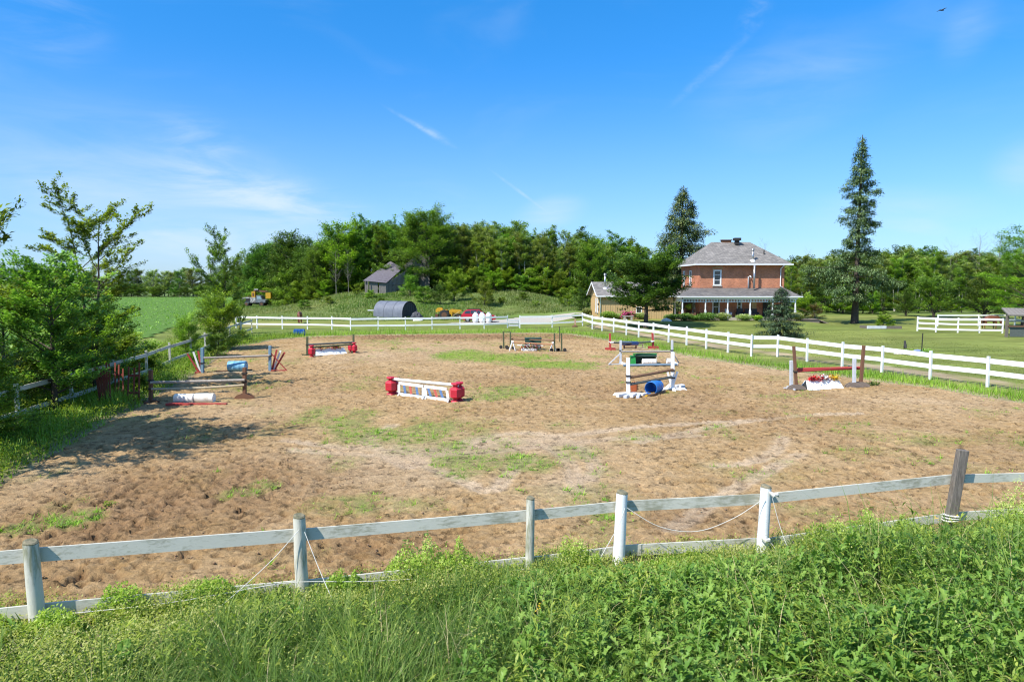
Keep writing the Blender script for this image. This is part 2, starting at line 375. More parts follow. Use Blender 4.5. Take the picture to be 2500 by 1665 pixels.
M['lf_blue'] = foliage('blue_green_needles', (0.037, 0.084, 0.047), (0.083, 0.160, 0.077), (0.157, 0.254, 0.121), 0.12)
M['lf_grey'] = foliage('grey_green_needles', (0.069, 0.112, 0.044), (0.125, 0.181, 0.069), (0.213, 0.275, 0.112), .14)
M['lf_weed'] = foliage('lush_weed_leaves', (.075, .185, .035), (.150, .315, .050), (.275, .43, .085), .28, .45, .22)
M['lf_grass'] = foliage('tall_grass_blades', (0.039, 0.090, 0.015), (0.107, 0.197, 0.030), (0.255, 0.320, 0.077), .36)
M['lf_straw'] = foliage('pale_bedstraw', (0.173, 0.264, 0.033), (0.335, 0.407, 0.066), (0.601, 0.605, 0.242), .40)
M['lf_dry'] = foliage('seeding_meadow_grass', (.13, .20, .055), (.20, .26, .08), (.33, .34, .14), .32)
M['lf_lawn'] = foliage('mown_lawn_blades', (.12, .17, .035), (.19, .225, .055), (.28, .28, .09), .3)
M['lf_brown'] = foliage('rusty_shrub_leaves', (.10, .085, .03), (.17, .12, .05), (.24, .18, .08), .3)
M['lf_hosta'] = foliage('variegated_leaves', (.12, .2, .05), (.25, .33, .1), (.5, .53, .28), .3)
M['lf_burdock'] = foliage('pale_big_leaves', (.10, .22, .03), (.15, .28, .04), (.22, .34, .06), .35, .4, .4)

# ------------------------------------------------------------------ the lie of the land
NEAR = [(-10.6, 8.6), (-6.9, 9.55), (-3.38, 10.62), (.30, 11.42), (1.9, 11.8), (4.58, 12.15), (8.6, 12.92), (12.2, 13.7)]
LEFT = [(-16.9, 19.6), (-17.6, 24.0), (-18.1, 27.8), (-18.6, 31.5), (-19.2, 35.6), (-20.4, 40.5), (-21.2, 44.8), (-22.1, 49.0), (-23.2, 53.6), (-24.2, 58.4), (-25.2, 63.4), (-26.2, 68.6)]
ARENA = [(-9.6, 9.4), (-11.6, 12.5), (-12.8, 16.7), (-14.2, 22.3), (-15.2, 27), (-16.3, 32), (-17.7, 38), (-20, 46), (-21.6, 53), (-21, 60), (-18.5, 63.5), (-13.8, 65.4), (-6, 66.5), (2, 68), (5.6, 66.8),
         (7.3, 62.5), (8.9, 57.7), (10.7, 50.6), (13.2, 43.9), (15.6, 39), (18.2, 35.6), (20.2, 31.9), (21.6, 27.5), (23, 22), (24.5, 17.5), (12, 13.6), (8.6, 12.7), (4.6, 12.0), (1.9, 11.6), (.3, 11.2), (-3.4, 10.4), (-6.9, 9.3)]
TRACK = [(9.5, 77), (10.6, 73.5), (12.3, 67), (14.4, 59.5), (16.6, 53), (19.2, 46.3), (22.1, 39), (25.2, 32), (29, 24), (33, 16)]
DRIVE = [(-9, 84), (0, 84.5), (6, 87), (10, 93), (11, 99), (2, 98.5), (-2, 93), (-6, 88)]
FIELD = [(-27, 30), (-31, 52), (-38, 78), (-52, 118), (-64, 150), (-70, 185), (-80, 240), (-300, 240), (-300, 30)]
HILLX = lambda x: S((x + 47) / 20) * (1 - .5 * S((x + 2) / 22)) * (1 - S((x - 26) / 16))
def hill(x, y):
    x = np.asarray(x, float); y = np.asarray(y, float)
    return .42 * S((y - 74) / 9) * S((x - 4) / 6) * (1 - S((x - 34) / 5)) * (1 - S((y - 112) / 12)) + 3.3 * S((y - 92) / 40) * HILLX(x) + .25 * S((y - 90) / 20) * (fbm(x * .09, y * .09, 3, 3) - .5) * HILLX(x) * 4
def gz(x, y): return float(hill(np.array([x]), np.array([y]))[0])

def grid_faces(nx, ny):
    i = np.arange(nx - 1)[None, :] + np.arange(ny - 1)[:, None] * nx
    return np.stack([i, i + 1, i + 1 + nx, i + nx], -1).reshape(-1, 4)

# ground sheet
xs = np.concatenate([[-2500, -1200, -600], np.arange(-300, -60, 8), np.arange(-60, -28, 2), np.arange(-28, 32, .6), np.arange(32, 90, 2), np.arange(90, 300, 8), [600, 1200, 2500]])
ys = np.concatenate([[-400, -100, -30], np.arange(-10, 4, 2), np.arange(4, 100, .6), np.arange(100, 180, 1.5), np.arange(180, 300, 8), [400, 700, 1300, 2500, 4500]])
X, Y = np.meshgrid(xs, ys)
dA = sdf(X, Y, ARENA)
Z = hill(X, Y) - .22 * S((dA - .1) / .9)
dT = seg_dist(X, Y, TRACK, False); dF = sdf(X, Y, FIELD); dN = 0
n1 = fbm(X * .12, Y * .12, 4, 1); n2 = fbm(X * .9, Y * .5, 3, 2)
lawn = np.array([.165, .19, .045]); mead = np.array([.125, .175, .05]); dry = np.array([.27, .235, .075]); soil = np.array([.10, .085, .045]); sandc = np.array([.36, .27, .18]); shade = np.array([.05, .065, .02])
col = lawn + (n1[..., None] - .5) * np.array([.11, .07, .03]) + (n2[..., None] - .5) * np.array([.05, .04, .015])
def mixc(a, b, t): return a * (1 - t[..., None]) + b * t[..., None]
mt = S((Y - 89) / 6) * S((34 - X) / 8) * (1 - S((X - 8) / 4) * (Y < 100)); mt = np.maximum(mt, S((Y - 104) / 10))
col = mixc(col, mead + (n1[..., None] - .5) * .06, mt)
col = mixc(col, dry, np.clip(np.exp(-(((X + 45) / 14) ** 2 + ((Y - 112) / 16) ** 2)) * 1.1 + .8 * np.exp(-(((X + 33) / 7) ** 2 + ((Y - 80) / 5) ** 2)) + .5 * np.exp(-(((X - 1) / 6) ** 2 + ((Y - 105) / 5) ** 2)), 0, 1) * S((n1 - .2) * 3))
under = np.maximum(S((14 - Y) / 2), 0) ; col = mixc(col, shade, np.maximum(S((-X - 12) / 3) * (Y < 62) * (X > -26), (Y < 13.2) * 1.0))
col = mixc(col, sandc + (n2[..., None] - .5) * .12, np.clip(S((1.5 - dT) / .9) * S((n2 - .22) * 3.2), 0, .85))
col = mixc(col, np.array([.30, .24, .15]), S((dA + 1.6) / 1.4) * .8)
gm, gn, gp, go = mat_new('grass_ground')
ga = nd(gn, 'ShaderNodeAttribute', attribute_name='Col'); gg = nd(gn, 'ShaderNodeNewGeometry')
gmp = nd(gn, 'ShaderNodeMapping', {'Vector': gg.outputs['Position'], 'Rotation': (0, 0, R(-12)), 'Scale': (.38, 1.3, 1)})
gz1 = nd(gn, 'ShaderNodeTexNoise', {'Vector': gmp.outputs[0], 'Scale': 1.6, 'Detail': 9, 'Roughness': .72})
gz2 = nd(gn, 'ShaderNodeTexNoise', {'Vector': gmp.outputs[0], 'Scale': .25, 'Detail': 5, 'Roughness': .6})
gmr = nd(gn, 'ShaderNodeMapRange', {0: gz1.outputs[0], 1: .3, 2: .7, 3: .62, 4: 1.4}); gmr2 = nd(gn, 'ShaderNodeMapRange', {0: gz2.outputs[0], 1: .35, 2: .65, 3: .74, 4: 1.28})
gml = nd(gn, 'ShaderNodeMath', {0: gmr.outputs[0], 1: gmr2.outputs[0]}, operation='MULTIPLY')
gmm = nd(gn, 'ShaderNodeMix', {0: 1.0, 6: ga.outputs[0], 7: gml.outputs[0]}, data_type='RGBA', blend_type='MULTIPLY')
gn.links.new(gmm.outputs[2], gp.inputs['Base Color']); gp.inputs['Roughness'].default_value = .9; gp.inputs['Specular IOR Level'].default_value = .1
gb = nd(gn, 'ShaderNodeBump', {'Height': gz1.outputs[0], 'Strength': .8, 'Distance': .12}); gn.links.new(gb.outputs[0], gp.inputs['Normal'])
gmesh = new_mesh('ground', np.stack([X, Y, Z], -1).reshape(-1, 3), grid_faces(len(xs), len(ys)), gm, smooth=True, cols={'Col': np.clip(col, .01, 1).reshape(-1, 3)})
obj('ground', gmesh, kind='structure')

# crop field
fx = np.concatenate([np.arange(-300, -90, 6.), np.arange(-90, -26, .8)]); fy = np.concatenate([np.arange(30, 190, .8), np.arange(190, 241, 3.)]); X, Y = np.meshgrid(fx, fy); FC = grid_faces(len(fx), len(fy)); ins = (sdf(X, Y, FIELD) + (fbm(X * .4, Y * .4, 3, 31) - .5) * 2 > -.5).ravel()
FC = FC[ins[FC].all(1)]
fm, fn, fp, fo = mat_new('crop_rows'); fg = nd(fn, 'ShaderNodeNewGeometry')
fmap = nd(fn, 'ShaderNodeMapping', {'Vector': fg.outputs['Position'], 'Rotation': (0, 0, R(62))})
fw = nd(fn, 'ShaderNodeTexWave', {'Vector': fmap.outputs[0], 'Scale': .21, 'Distortion': .6, 'Detail': 2})
fz = nd(fn, 'ShaderNodeTexNoise', {'Vector': fg.outputs['Position'], 'Scale': 1.3, 'Detail': 8, 'Roughness': .7})
fad = nd(fn, 'ShaderNodeMath', {0: fw.outputs['Fac'], 1: fz.outputs[0]}, operation='MULTIPLY_ADD'); fad.inputs[0].default_value = .0; fn.links.new(fw.outputs['Fac'], fad.inputs[0]); fad.inputs[1].default_value = .55; fn.links.new(fz.outputs[0], fad.inputs[2])
fr = nd(fn, 'ShaderNodeMapRange', {0: fad.outputs[0], 1: .5, 2: 1.05}); fc = nd(fn, 'ShaderNodeMix', {0: fr.outputs[0], 6: (.075, .145, .03, 1), 7: (.12, .215, .04, 1)}, data_type='RGBA')
fn.links.new(fc.outputs[2], fp.inputs['Base Color']); fp.inputs['Roughness'].default_value = .9; fp.inputs['Specular IOR Level'].default_value = .08
fb = nd(fn, 'ShaderNodeBump', {'Height': fad.outputs[0], 'Strength': .7, 'Distance': .15}); fn.links.new(fb.outputs[0], fp.inputs['Normal'])
obj('crop_field', new_mesh('crop_field', np.stack([X, Y, X * 0 + .06], -1).reshape(-1, 3), FC, fm), kind='structure')

# gravel driveway
dx = np.arange(-10, 12.01, .5); dy = np.arange(83, 100.01, .5); X, Y = np.meshgrid(dx, dy); dd = sdf(X, Y, DRIVE) + (fbm(X, Y, 3, 9) - .5) * 1.2
M['gravel'] = plain('gravel_driveway', (.46, .42, .36), (.32, .29, .24), 5, .95, .5, detail=9)
obj('driveway', new_mesh('driveway', np.stack([X, Y, hill(X, Y) + .05 * S(dd / .6) - .03], -1).reshape(-1, 3), grid_faces(len(dx), len(dy)), M['gravel'], smooth=True), kind='structure')

# ---- riding arena: churned sand with hoof prints, wheel tracks and weeds
def pxell(cx, cy, rx, ry, s):
    x, y = G(cx, cy); y1 = G(cx, cy - ry)[1]; y0 = G(cx, cy + ry)[1]
    return (x, y, rx / FPX * y, max((y1 - y0) / 2, .3), s)
WEEDS = [pxell(*p) for p in [(1130, 868, 75, 14, 1.5), (1230, 874, 160, 12, 1.2), (1340, 890, 130, 9, 1.3), (1420, 898, 60, 6, 1.0), (1330, 838, 60, 8, .4), (1250, 955, 85, 18, .95), (1190, 968, 80, 14, .7),
    (760, 1015, 60, 30, .7), (860, 1025, 75, 28, .95), (900, 1060, 120, 30, .95), (1050, 1050, 100, 40, .9), (1110, 1085, 60, 18, .8), (1150, 1130, 110, 26, 1.05), (1290, 1130, 80, 26, 1.0), (1130, 1160, 90, 22, .7),
    (1400, 1110, 100, 40, .55), (1470, 1150, 70, 30, .5), (880, 1235, 150, 40, .75), (1000, 1235, 120, 28, .75), (1150, 1060, 200, 60, .5), (950, 840, 100, 12, .5), (1000, 855, 70, 8, .6), (830, 1130, 100, 40, .4),
    (640, 1190, 60, 30, .6), (560, 1205, 50, 24, .5), (160, 1270, 110, 28, .9), (60, 1290, 70, 22, .9), (150, 1075, 110, 26, .7), (230, 1010, 70, 20, .7), (620, 880, 60, 20, .5), (1900, 1000, 160, 50, .35), (2050, 1040, 160, 40, .35),
    (1750, 1060, 160, 60, .4), (2250, 1080, 120, 20, .45), (1950, 1250, 200, 30, .5), (1640, 1230, 80, 20, .5), (1480, 1260, 60, 18, .5), (770, 935, 60, 10, .4), (860, 868, 60, 8, .3), (450, 1095, 70, 30, .35), (1550, 900, 80, 12, .5), (1620, 960, 120, 16, .4), (500, 905, 60, 10, .6)]]
DAMP = [pxell(*p) for p in [(450, 1210, 330, 110, 1.0), (300, 1290, 300, 70, .8), (900, 1330, 300, 60, .6), (120, 1400, 200, 60, .5), (1150, 822, 500, 7, 1.2), (1600, 960, 260, 30, .5), (1750, 1010, 250, 40, .45), (700, 940, 200, 26, .5), (1300, 930, 300, 30, .35), (480, 1060, 200, 50, .4), (1700, 1250, 300, 40, .3)]]
PALE = [pxell(*p) for p in [(1050, 1110, 330, 40, .9), (1000, 1160, 220, 40, .7), (1350, 1080, 260, 26, .7), (1400, 1190, 160, 40, .7), (1080, 860, 130, 26, .5), (900, 870, 120, 20, .6), (2050, 900, 220, 22, .6), (2300, 985, 220, 26, .5), (1750, 870, 160, 16, .6), (560, 1000, 200, 30, .5), (100, 1170, 160, 40, .6)]]
TRK = [[(1440, 1170), (1455, 1140), (1430, 1105), (1380, 1075), (1310, 1060), (1220, 1062), (1130, 1080)], [(1405, 1200), (1400, 1150), (1365, 1105), (1290, 1078), (1200, 1075), (1090, 1095)],
       [(700, 1075), (900, 1098), (1150, 1092), (1400, 1062), (1600, 1040), (1800, 1028)], [(720, 1100), (950, 1112), (1200, 1100), (1450, 1075), (1700, 1062)], [(1290, 1120), (1250, 1150), (1215, 1195)], [(980, 1090), (1010, 1120), (1100, 1160), (1180, 1200)],
       [(1910, 1070), (1890, 1105), (1830, 1130), (1740, 1140)], [(1560, 1080), (1700, 1050), (1900, 1020), (2100, 1010)], [(1000, 1140), (940, 1110), (900, 1070), (960, 1040)], [(1640, 1290), (1800, 1190), (1950, 1110)]]
TRK = [[G(*p) for p in t] for t in TRK]
def ell(x, y, lst):
    v = np.zeros(np.shape(x))
    for cx, cy, rx, ry, s in lst: v = np.maximum(v, s * np.exp(-(((x - cx) / rx) ** 2 + ((y - cy) / ry) ** 2)))
    return v
def weedmask(x, y):
    b = ell(x, y, WEEDS); return np.clip((b * (.35 + 1.3 * fbm(x * 1.1, y * 1.1, 4, 21)) - .30) * 1.9, 0, 1) * (.4 + .6 * (vn(x * 6, y * 6, 33) > .35)) + np.clip(fbm(x * .5, y * .5, 5, 27) - .57, 0, 1) * 1.5
def smoothline(pl, k=6):
    out = []
    for i in range(len(pl) - 1):
        p0 = pl[max(i - 1, 0)]; p1 = pl[i]; p2 = pl[i + 1]; p3 = pl[min(i + 2, len(pl) - 1)]
        for t in np.arange(k) / k:
            out.append(tuple(.5 * ((2 * p1[j]) + (-p0[j] + p2[j]) * t + (2 * p0[j] - 5 * p1[j] + 4 * p2[j] - p3[j]) * t * t + (-p0[j] + 3 * p1[j] - 3 * p2[j] + p3[j]) * t ** 3) for j in (0, 1)))
    return out + [pl[-1]]
def sand_height(x, y, rough, trk):
    z = (fbm(x * .5, y * .5, 3, 4) - .5) * .09
    z = z + (fbm(x * 4.5, y * 4.5, 4, 5) - .5) * .09 * rough
    for cs, dep, s0 in ((.42, .105, 50), (.27, .07, 60), (.62, .07, 70)):           # hoof prints with pushed up rims
        ix = np.floor(x / cs); iy = np.floor(y / cs); acc = 0
        for a in (-1, 0, 1):
            for b in (-1, 0, 1):
                jx = ix + a; jy = iy + b; px_ = (jx + hsh(jx, jy, s0)) * cs; py_ = (jy + hsh(jx, jy, s0 + 1)) * cs
                th = hsh(jx, jy, s0 + 2) * 6.28; rr = cs * (.2 + .17 * hsh(jx, jy, s0 + 3)); on = hsh(jx, jy, s0 + 4) < (.42 + .5 * rough)
                ux = (x - px_) * np.cos(th) + (y - py_) * np.sin(th); uy = -(x - px_) * np.sin(th) + (y - py_) * np.cos(th)
                d = np.sqrt((ux / rr) ** 2 + (uy / (rr * .62)) ** 2)
                acc = acc + on * (-np.exp(-d ** 3.0) + .45 * np.exp(-((d - 1.35) / .35) ** 2) * (ux > 0)) * (.5 + .8 * hsh(jx, jy, s0 + 5))
        z = z + dep * acc * rough * (1 - .75 * trk)
    return z
U = np.linspace(-1, 1, 640); V = np.concatenate([10.2 * 1.0 * (np.arange(3) * 0 + 1) * np.array([.80, .86, .92]), 9.8 * (70 / 9.8) ** np.linspace(0, 1, 470)])
UU, YY = np.meshgrid(U, V); XX = UU * np.minimum(26, 8.5 + .80 * YY)
dA = sdf(XX, YY, ARENA); damp = np.clip(ell(XX, YY, DAMP) * (.5 + fbm(XX * .6, YY * .6, 4, 8)), 0, 1.2); pale = np.clip(ell(XX, YY, PALE) * (.4 + 1.1 * fbm(XX * .7, YY * .7, 4, 9)), 0, 1)
trk = np.zeros(XX.shape)
for t in TRK:
    st = smoothline(t)
    for off in (0,):
        d = seg_dist(XX, YY, st, False); trk = np.maximum(trk, np.exp(-((d - .10) / .15) ** 2) * S(1.7 * fbm(XX * .6, YY * .6, 3, 40)))
rough = np.clip(.62 + .75 * damp - .42 * pale + .5 * (fbm(XX * .25, YY * .25, 3, 12) - .5), .2, 1.5)
wd = weedmask(XX, YY)
edge = S((dA + .5) / .9)
ZZ = sand_height(XX, YY, rough, trk) * edge - .035 * trk - .13 * (1 - edge) + .02
c = np.array([.455, .302, .148]) + (fbm(XX * .8, YY * .8, 5, 14)[..., None] - .5) * np.array([.16, .13, .10]) + (fbm(XX * 7, YY * 7, 3, 15)[..., None] - .5) * np.array([.14, .12, .09])
c = mixc(c, np.array([.27, .16, .08]), np.clip(damp * .85, 0, .9)); c = mixc(c, np.array([.56, .42, .28]), np.clip(pale * .6, 0, .8)); c = mixc(c, np.array([.66, .50, .335]), np.clip(trk * .8, 0, .8))
low = np.clip(-(ZZ - .02) * 9, 0, 1); c = mixc(c, np.array([.17, .10, .055]), low * .75)  # shade of the dents put into the sand colour
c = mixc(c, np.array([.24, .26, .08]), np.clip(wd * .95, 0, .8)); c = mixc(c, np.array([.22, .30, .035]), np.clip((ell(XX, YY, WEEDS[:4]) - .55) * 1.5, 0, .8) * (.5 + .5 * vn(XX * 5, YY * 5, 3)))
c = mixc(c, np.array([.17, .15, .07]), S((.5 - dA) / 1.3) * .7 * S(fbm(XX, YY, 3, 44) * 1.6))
am, an, ap, ao = mat_new('churned_sand')
aa = nd(an, 'ShaderNodeAttribute', attribute_name='Col'); ag = nd(an, 'ShaderNodeNewGeometry')
az1 = nd(an, 'ShaderNodeTexNoise', {'Vector': ag.outputs['Position'], 'Scale': 9, 'Detail': 9, 'Roughness': .72}); az2 = nd(an, 'ShaderNodeTexNoise', {'Vector': ag.outputs['Position'], 'Scale': 55, 'Detail': 4, 'Roughness': .7})
amr = nd(an, 'ShaderNodeMapRange', {0: az1.outputs[0], 1: .3, 2: .7, 3: .78, 4: 1.2}); amr2 = nd(an, 'ShaderNodeMapRange', {0: az2.outputs[0], 1: .3, 2: .7, 3: .82, 4: 1.16})
aml = nd(an, 'ShaderNodeMath', {0: amr.outputs[0], 1: amr2.outputs[0]}, operation='MULTIPLY')
amm = nd(an, 'ShaderNodeMix', {0: 1.0, 6: aa.outputs[0], 7: aml.outputs[0]}, data_type='RGBA', blend_type='MULTIPLY')
az3 = nd(an, 'ShaderNodeTexNoise', {'Vector': ag.outputs['Position'], 'Scale': 2.6, 'Detail': 10, 'Roughness': .78}); az4 = nd(an, 'ShaderNodeTexNoise', {'Vector': ag.outputs['Position'], 'Scale': 5.5, 'Detail': 8, 'Roughness': .75, 'Distortion': .8})
asc = nd(an, 'ShaderNodeMapRange', {0: az3.outputs[0], 1: .53, 2: .60, 3: 1.0, 4: .40}); asd = nd(an, 'ShaderNodeMapRange', {0: az4.outputs[0], 1: .32, 2: .62, 3: 1.18, 4: .78})
ass_ = nd(an, 'ShaderNodeMath', {0: asc.outputs[0], 1: asd.outputs[0]}, operation='MULTIPLY')
amn = nd(an, 'ShaderNodeMix', {0: 1.0, 6: amm.outputs[2], 7: ass_.outputs[0]}, data_type='RGBA', blend_type='MULTIPLY')
an.links.new(amn.outputs[2], ap.inputs['Base Color']); ap.inputs['Roughness'].default_value = .95; ap.inputs['Specular IOR Level'].default_value = .1
ab = nd(an, 'ShaderNodeBump', {'Height': az1.outputs[0], 'Strength': 1.0, 'Distance': .09}); ab2 = nd(an, 'ShaderNodeBump', {'Height': az2.outputs[0], 'Strength': .6, 'Distance': .012, 'Normal': ab.outputs[0]}); an.links.new(ab2.outputs[0], ap.inputs['Normal'])
FC = grid_faces(len(U), len(V)); ok = (dA > -.55).ravel(); FC = FC[ok[FC].any(1)]
use = np.zeros(XX.size, bool); use[FC.ravel()] = True; remap = np.cumsum(use) - 1
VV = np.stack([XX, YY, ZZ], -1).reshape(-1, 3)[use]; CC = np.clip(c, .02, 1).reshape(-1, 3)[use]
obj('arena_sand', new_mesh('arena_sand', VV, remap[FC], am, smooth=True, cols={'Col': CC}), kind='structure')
del XX, YY, ZZ, UU, VV, CC, c

# ------------------------------------------------------------------ scattered leaves and blades
rng = np.random.default_rng(7)
def scatter(T, faces, pos, yaw, pitch, scl, width=None, rnd=None):
    """copies of a small leaf template (along +y, face up) turned by pitch then yaw"""
    T = np.asarray(T, np.float32); n = len(pos); W = scl if width is None else width
    x = T[None, :, 0] * W[:, None]; y = T[None, :, 1] * scl[:, None]; z = T[None, :, 2] * scl[:, None]
    cp, sp = np.cos(pitch)[:, None], np.sin(pitch)[:, None]; y2 = y * cp - z * sp; z2 = y * sp + z * cp
    cy, sy = np.cos(yaw)[:, None], np.sin(yaw)[:, None]; x3 = x * cy - y2 * sy; y3 = x * sy + y2 * cy
    V = np.stack([x3 + pos[:, 0:1], y3 + pos[:, 1:2], z2 + pos[:, 2:3]], -1).reshape(-1, 3)
    F = (np.asarray(faces)[None] + (np.arange(n) * T.shape[0])[:, None, None]).reshape(-1, len(faces[0]))
    r = np.repeat(rng.random(n) if rnd is None else rnd, T.shape[0])
    return V, F, r
def join(lst):
    V = []; F = []; r = []; o = 0
    for v, f, q in lst: V.append(v); F.append(f + o); r.append(q); o += len(v)
    return np.concatenate(V), np.concatenate(F), np.concatenate(r)
BLADE = [(-.5, 0, 0), (.5, 0, 0), (.42, .5, .0), (-.42, .5, .0), (.05, .95, -.12), (-.05, .95, -.12)]
BLADEF = [(0, 1, 2, 3), (3, 2, 4, 5)]
BEND = [(-.5, 0, 0), (.5, 0, 0), (.42, .42, -.02), (-.42, .42, -.02), (.25, .72, -.14), (-.25, .72, -.14), (.04, .90, -.38), (-.04, .90, -.38)]; BENDF = [(0, 1, 2, 3), (3, 2, 4, 5), (5, 4, 6, 7)]
SPEAR = [(-.5, 0, 0), (.5, 0, 0), (0, 1, -.05)]; SPEARF = [(0, 1, 2)]
RHOMB = [(0, 0, 0), (.5, .45, .08), (0, 1, 0), (-.5, .45, .08)]; RHOMBF = [(0, 1, 2, 3)]
st = [(0, .04, 0), (.22, .26, .04), (.34, .10, .05), (.54, .34, .06), (.66, .12, .03), (.80, .22, -.02), (1.0, .0, -.14)]
LOBE = []; LOBEF = []
for i, (y, wv, z) in enumerate(st): LOBE += [(-wv, y - (.05 if wv < .2 else -.04), z + wv * .35), (0, y, z), (wv, y - (.05 if wv < .2 else -.04), z + wv * .35)]
for i in range(len(st) - 1):
    a = i * 3; LOBEF += [(a, a + 1, a + 4, a + 3), (a + 1, a + 2, a + 5, a + 4)]
def yfence(x): return np.interp(x, [p[0] for p in NEAR], [p[1] for p in NEAR])
def stuff(name, parts_, mat, label):
    V, F, r = join(parts_); o = obj(name, new_mesh(name, V, F, mat, {'rnd': r})); o['kind'] = 'stuff'; o['label'] = label; return o

# foreground weeds below the near fence
def rnd_pts(n, fx0, fx1, y0, y1):
    y = rng.uniform(y0, y1, n); x = rng.uniform(-1, 1, n) * (y * .80 + 1.2); return x, y
def fg_height(x, y):    # how tall the vegetation stands
    d = yfence(x) - y
    return (.20 + .68 * S(d / 2.7) + .22 * np.exp(-((x - 6.3) / 1.3) ** 2 - (d / .9) ** 2) + .3 * S((x - 8.8) / 1.2) * S(1 - d / 3)) * (.60 + .90 * fbm(x * .9, y * .9, 3, 61)) * (.8 + .45 * S((x - 3) / 3)) + .16 * np.exp(-((x + .9) / .7) ** 2 - (d / .9) ** 2) + .30 * np.exp(-((x - 1.1) / .45) ** 2 - (d / .8) ** 2) + .14 * np.exp(-((x + 4.9) / .8) ** 2 - (d / .8) ** 2)
broad = lambda x, y: np.clip(S((x + 1.2 - (y - 7) * .1) / 1.8) * S((yfence(x) - y - .45 - .35 * S((x - 1) / -2)) / .7) * (1 - .9 * np.exp(-((x - 5.6) / 1.3) ** 2 - ((y - 11.4) / .75) ** 2)), 0, 1)
straw = lambda x, y: np.clip(np.maximum(S((1.9 - (yfence(x) - y)) / .9) * (1 - .75 * S((x - 5) / 1.5)), S((-x - 3.6) / 1.2) * S((yfence(x) - y + 2.4) / 2)), 0, 1)
grassm = lambda x, y: np.clip(np.maximum(S((x + 5.2) / 1.5) * S((1.8 - x) / 1.5) * .95, np.exp(-((x - 5.6) / 1.5) ** 2 - ((y - 11.5) / 1.0) ** 2) * 1.3) + .10, 0, 1)
# broad lobed leaves on stems
nP = 4700; x, y = rnd_pts(nP, 0, 0, 5.6, 13.6); k = (rng.random(nP) < broad(x, y) + .015) & (y < yfence(x) - .2); x, y = x[k], y[k]; h = fg_height(x, y)
px_, py_, pz_, yw, pt, sc_, rr = [], [], [], [], [], [], []; pv = fbm(x * 1.3, y * 1.3, 3, 64); sv = rng.choice([.6, .8, 1.0, 1.25], len(x))
for i in range(len(x)):
    m_ = rng.integers(8, 14); t = rng.uniform(.25, 1, m_); a = np.arange(m_) * 2.4 + rng.random() * 6; rr.append(np.clip(.2 + .75 * pv[i] + rng.normal(0, .14) + rng.normal(0, .14, m_) + .2 * (t - .6), 0, 1))
    px_.append(x[i] + .03 * np.cos(a)); py_.append(y[i] + .03 * np.sin(a)); pz_.append(h[i] * t); yw.append(a); pt.append(rng.uniform(-.1, .9, m_) + .5 * (t - .4)); sc_.append((.225 - .10 * t) * rng.uniform(.75, 1.35, m_) * sv[i])
cat = np.concatenate
pos = np.stack([cat(px_), cat(py_), cat(pz_)], -1); sc_ = cat(sc_)
stems = np.stack([x, y, x * 0], -1)
stuff('weed_leaves', [scatter(LOBE, LOBEF, pos, cat(yw), cat(pt), sc_, sc_ * rng.uniform(.45, 1.0, len(sc_)), cat(rr)), scatter(BLADE, BLADEF, stems, rng.random(len(x)) * 6.28, np.full(len(x), 1.5), h, x * 0 + .012)], M['lf_weed'], 'lush toothed weed leaves filling the lower right foreground')
# long grass
nP = 78000; x, y = rnd_pts(nP, 0, 0, 5.4, 14.2); k = (rng.random(nP) < np.clip(grassm(x, y) + .16, 0, 1)) & (y < yfence(x) + .15); x, y = x[k], y[k]; h = fg_height(x, y) * rng.uniform(.7, 1.5, len(x)) * 1.05
clump = vn(x * 3, y * 3, 66); az_ = rng.random(len(x)) * 6.28 + clump * 3
stuff('long_grass', [scatter(BEND, BENDF, np.stack([x, y, x * 0], -1), az_, rng.normal(1.15, .26, len(x)), h * (1 + .5 * (clump - .4)), rng.uniform(.007, .022, len(x)), np.clip(.05 + .7 * fbm(x * 1.4, y * 1.4, 3, 63) + .3 * clump + rng.normal(0, .18, len(x)), 0, 1))], M['lf_grass'], 'long green grass blades in the centre foreground')
# fluffy pale bedstraw: tiny leaves around thin stems, in mounds
nP = 9500; x, y = rnd_pts(nP, 0, 0, 5.6, 15.0); k = (rng.random(nP) < np.clip(straw(x, y) + .10, 0, 1)) & (y < yfence(x) + .30 + .9 * vn(x * .9, y * .1, 71) * (rng.random(nP) < .6)); x, y = x[k], y[k]
h = np.clip(fg_height(x, y) * (.80 + .75 * vn(x * 1.1, y * 1.1, 77)), .12, 1.2) * (1 - .35 * S((y - yfence(x)) / .6))
m_ = 30; t = rng.random((len(x), m_)) ** .8; a = rng.random((len(x), m_)) * 6.28; rad = .16 * rng.random((len(x), m_)) ** .5 * (.4 + t)
pos = np.stack([x[:, None] + rad * np.cos(a), y[:, None] + rad * np.sin(a), h[:, None] * t], -1).reshape(-1, 3); n_ = len(pos)
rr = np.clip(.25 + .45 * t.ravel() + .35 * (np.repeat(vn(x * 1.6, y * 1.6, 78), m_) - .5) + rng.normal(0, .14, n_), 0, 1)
stuff('bedstraw', [scatter(RHOMB, RHOMBF, pos, rng.random(n_) * 6.28, rng.uniform(-.4, 1.4, n_), rng.uniform(.022, .05, n_), rng.uniform(.014, .03, n_), rr)], M['lf_straw'], 'pale yellow green frothy weeds along the near fence')
MOUNDS = [(-1.5, 11.15, .75, .62), (-.9, 11.25, .5, .55), (1.05, 11.35, .42, .62), (1.35, 11.25, .3, .4), (-4.7, 10.25, .7, .36), (-5.9, 9.95, .5, .42), (-2.7, 10.65, .45, .32), (5.9, 12.25, .8, .55), (6.7, 12.5, .6, .6), (7.5, 12.6, .5, .5), (3.2, 11.7, .7, .18), (-6.5, 9.3, .5, .35), (-8, 9.4, .9, .45), (10.4, 13.1, 1.2, 1.0), (9.6, 12.6, .7, .7), (2.6, 11.3, .6, .30)]
mp_ = []
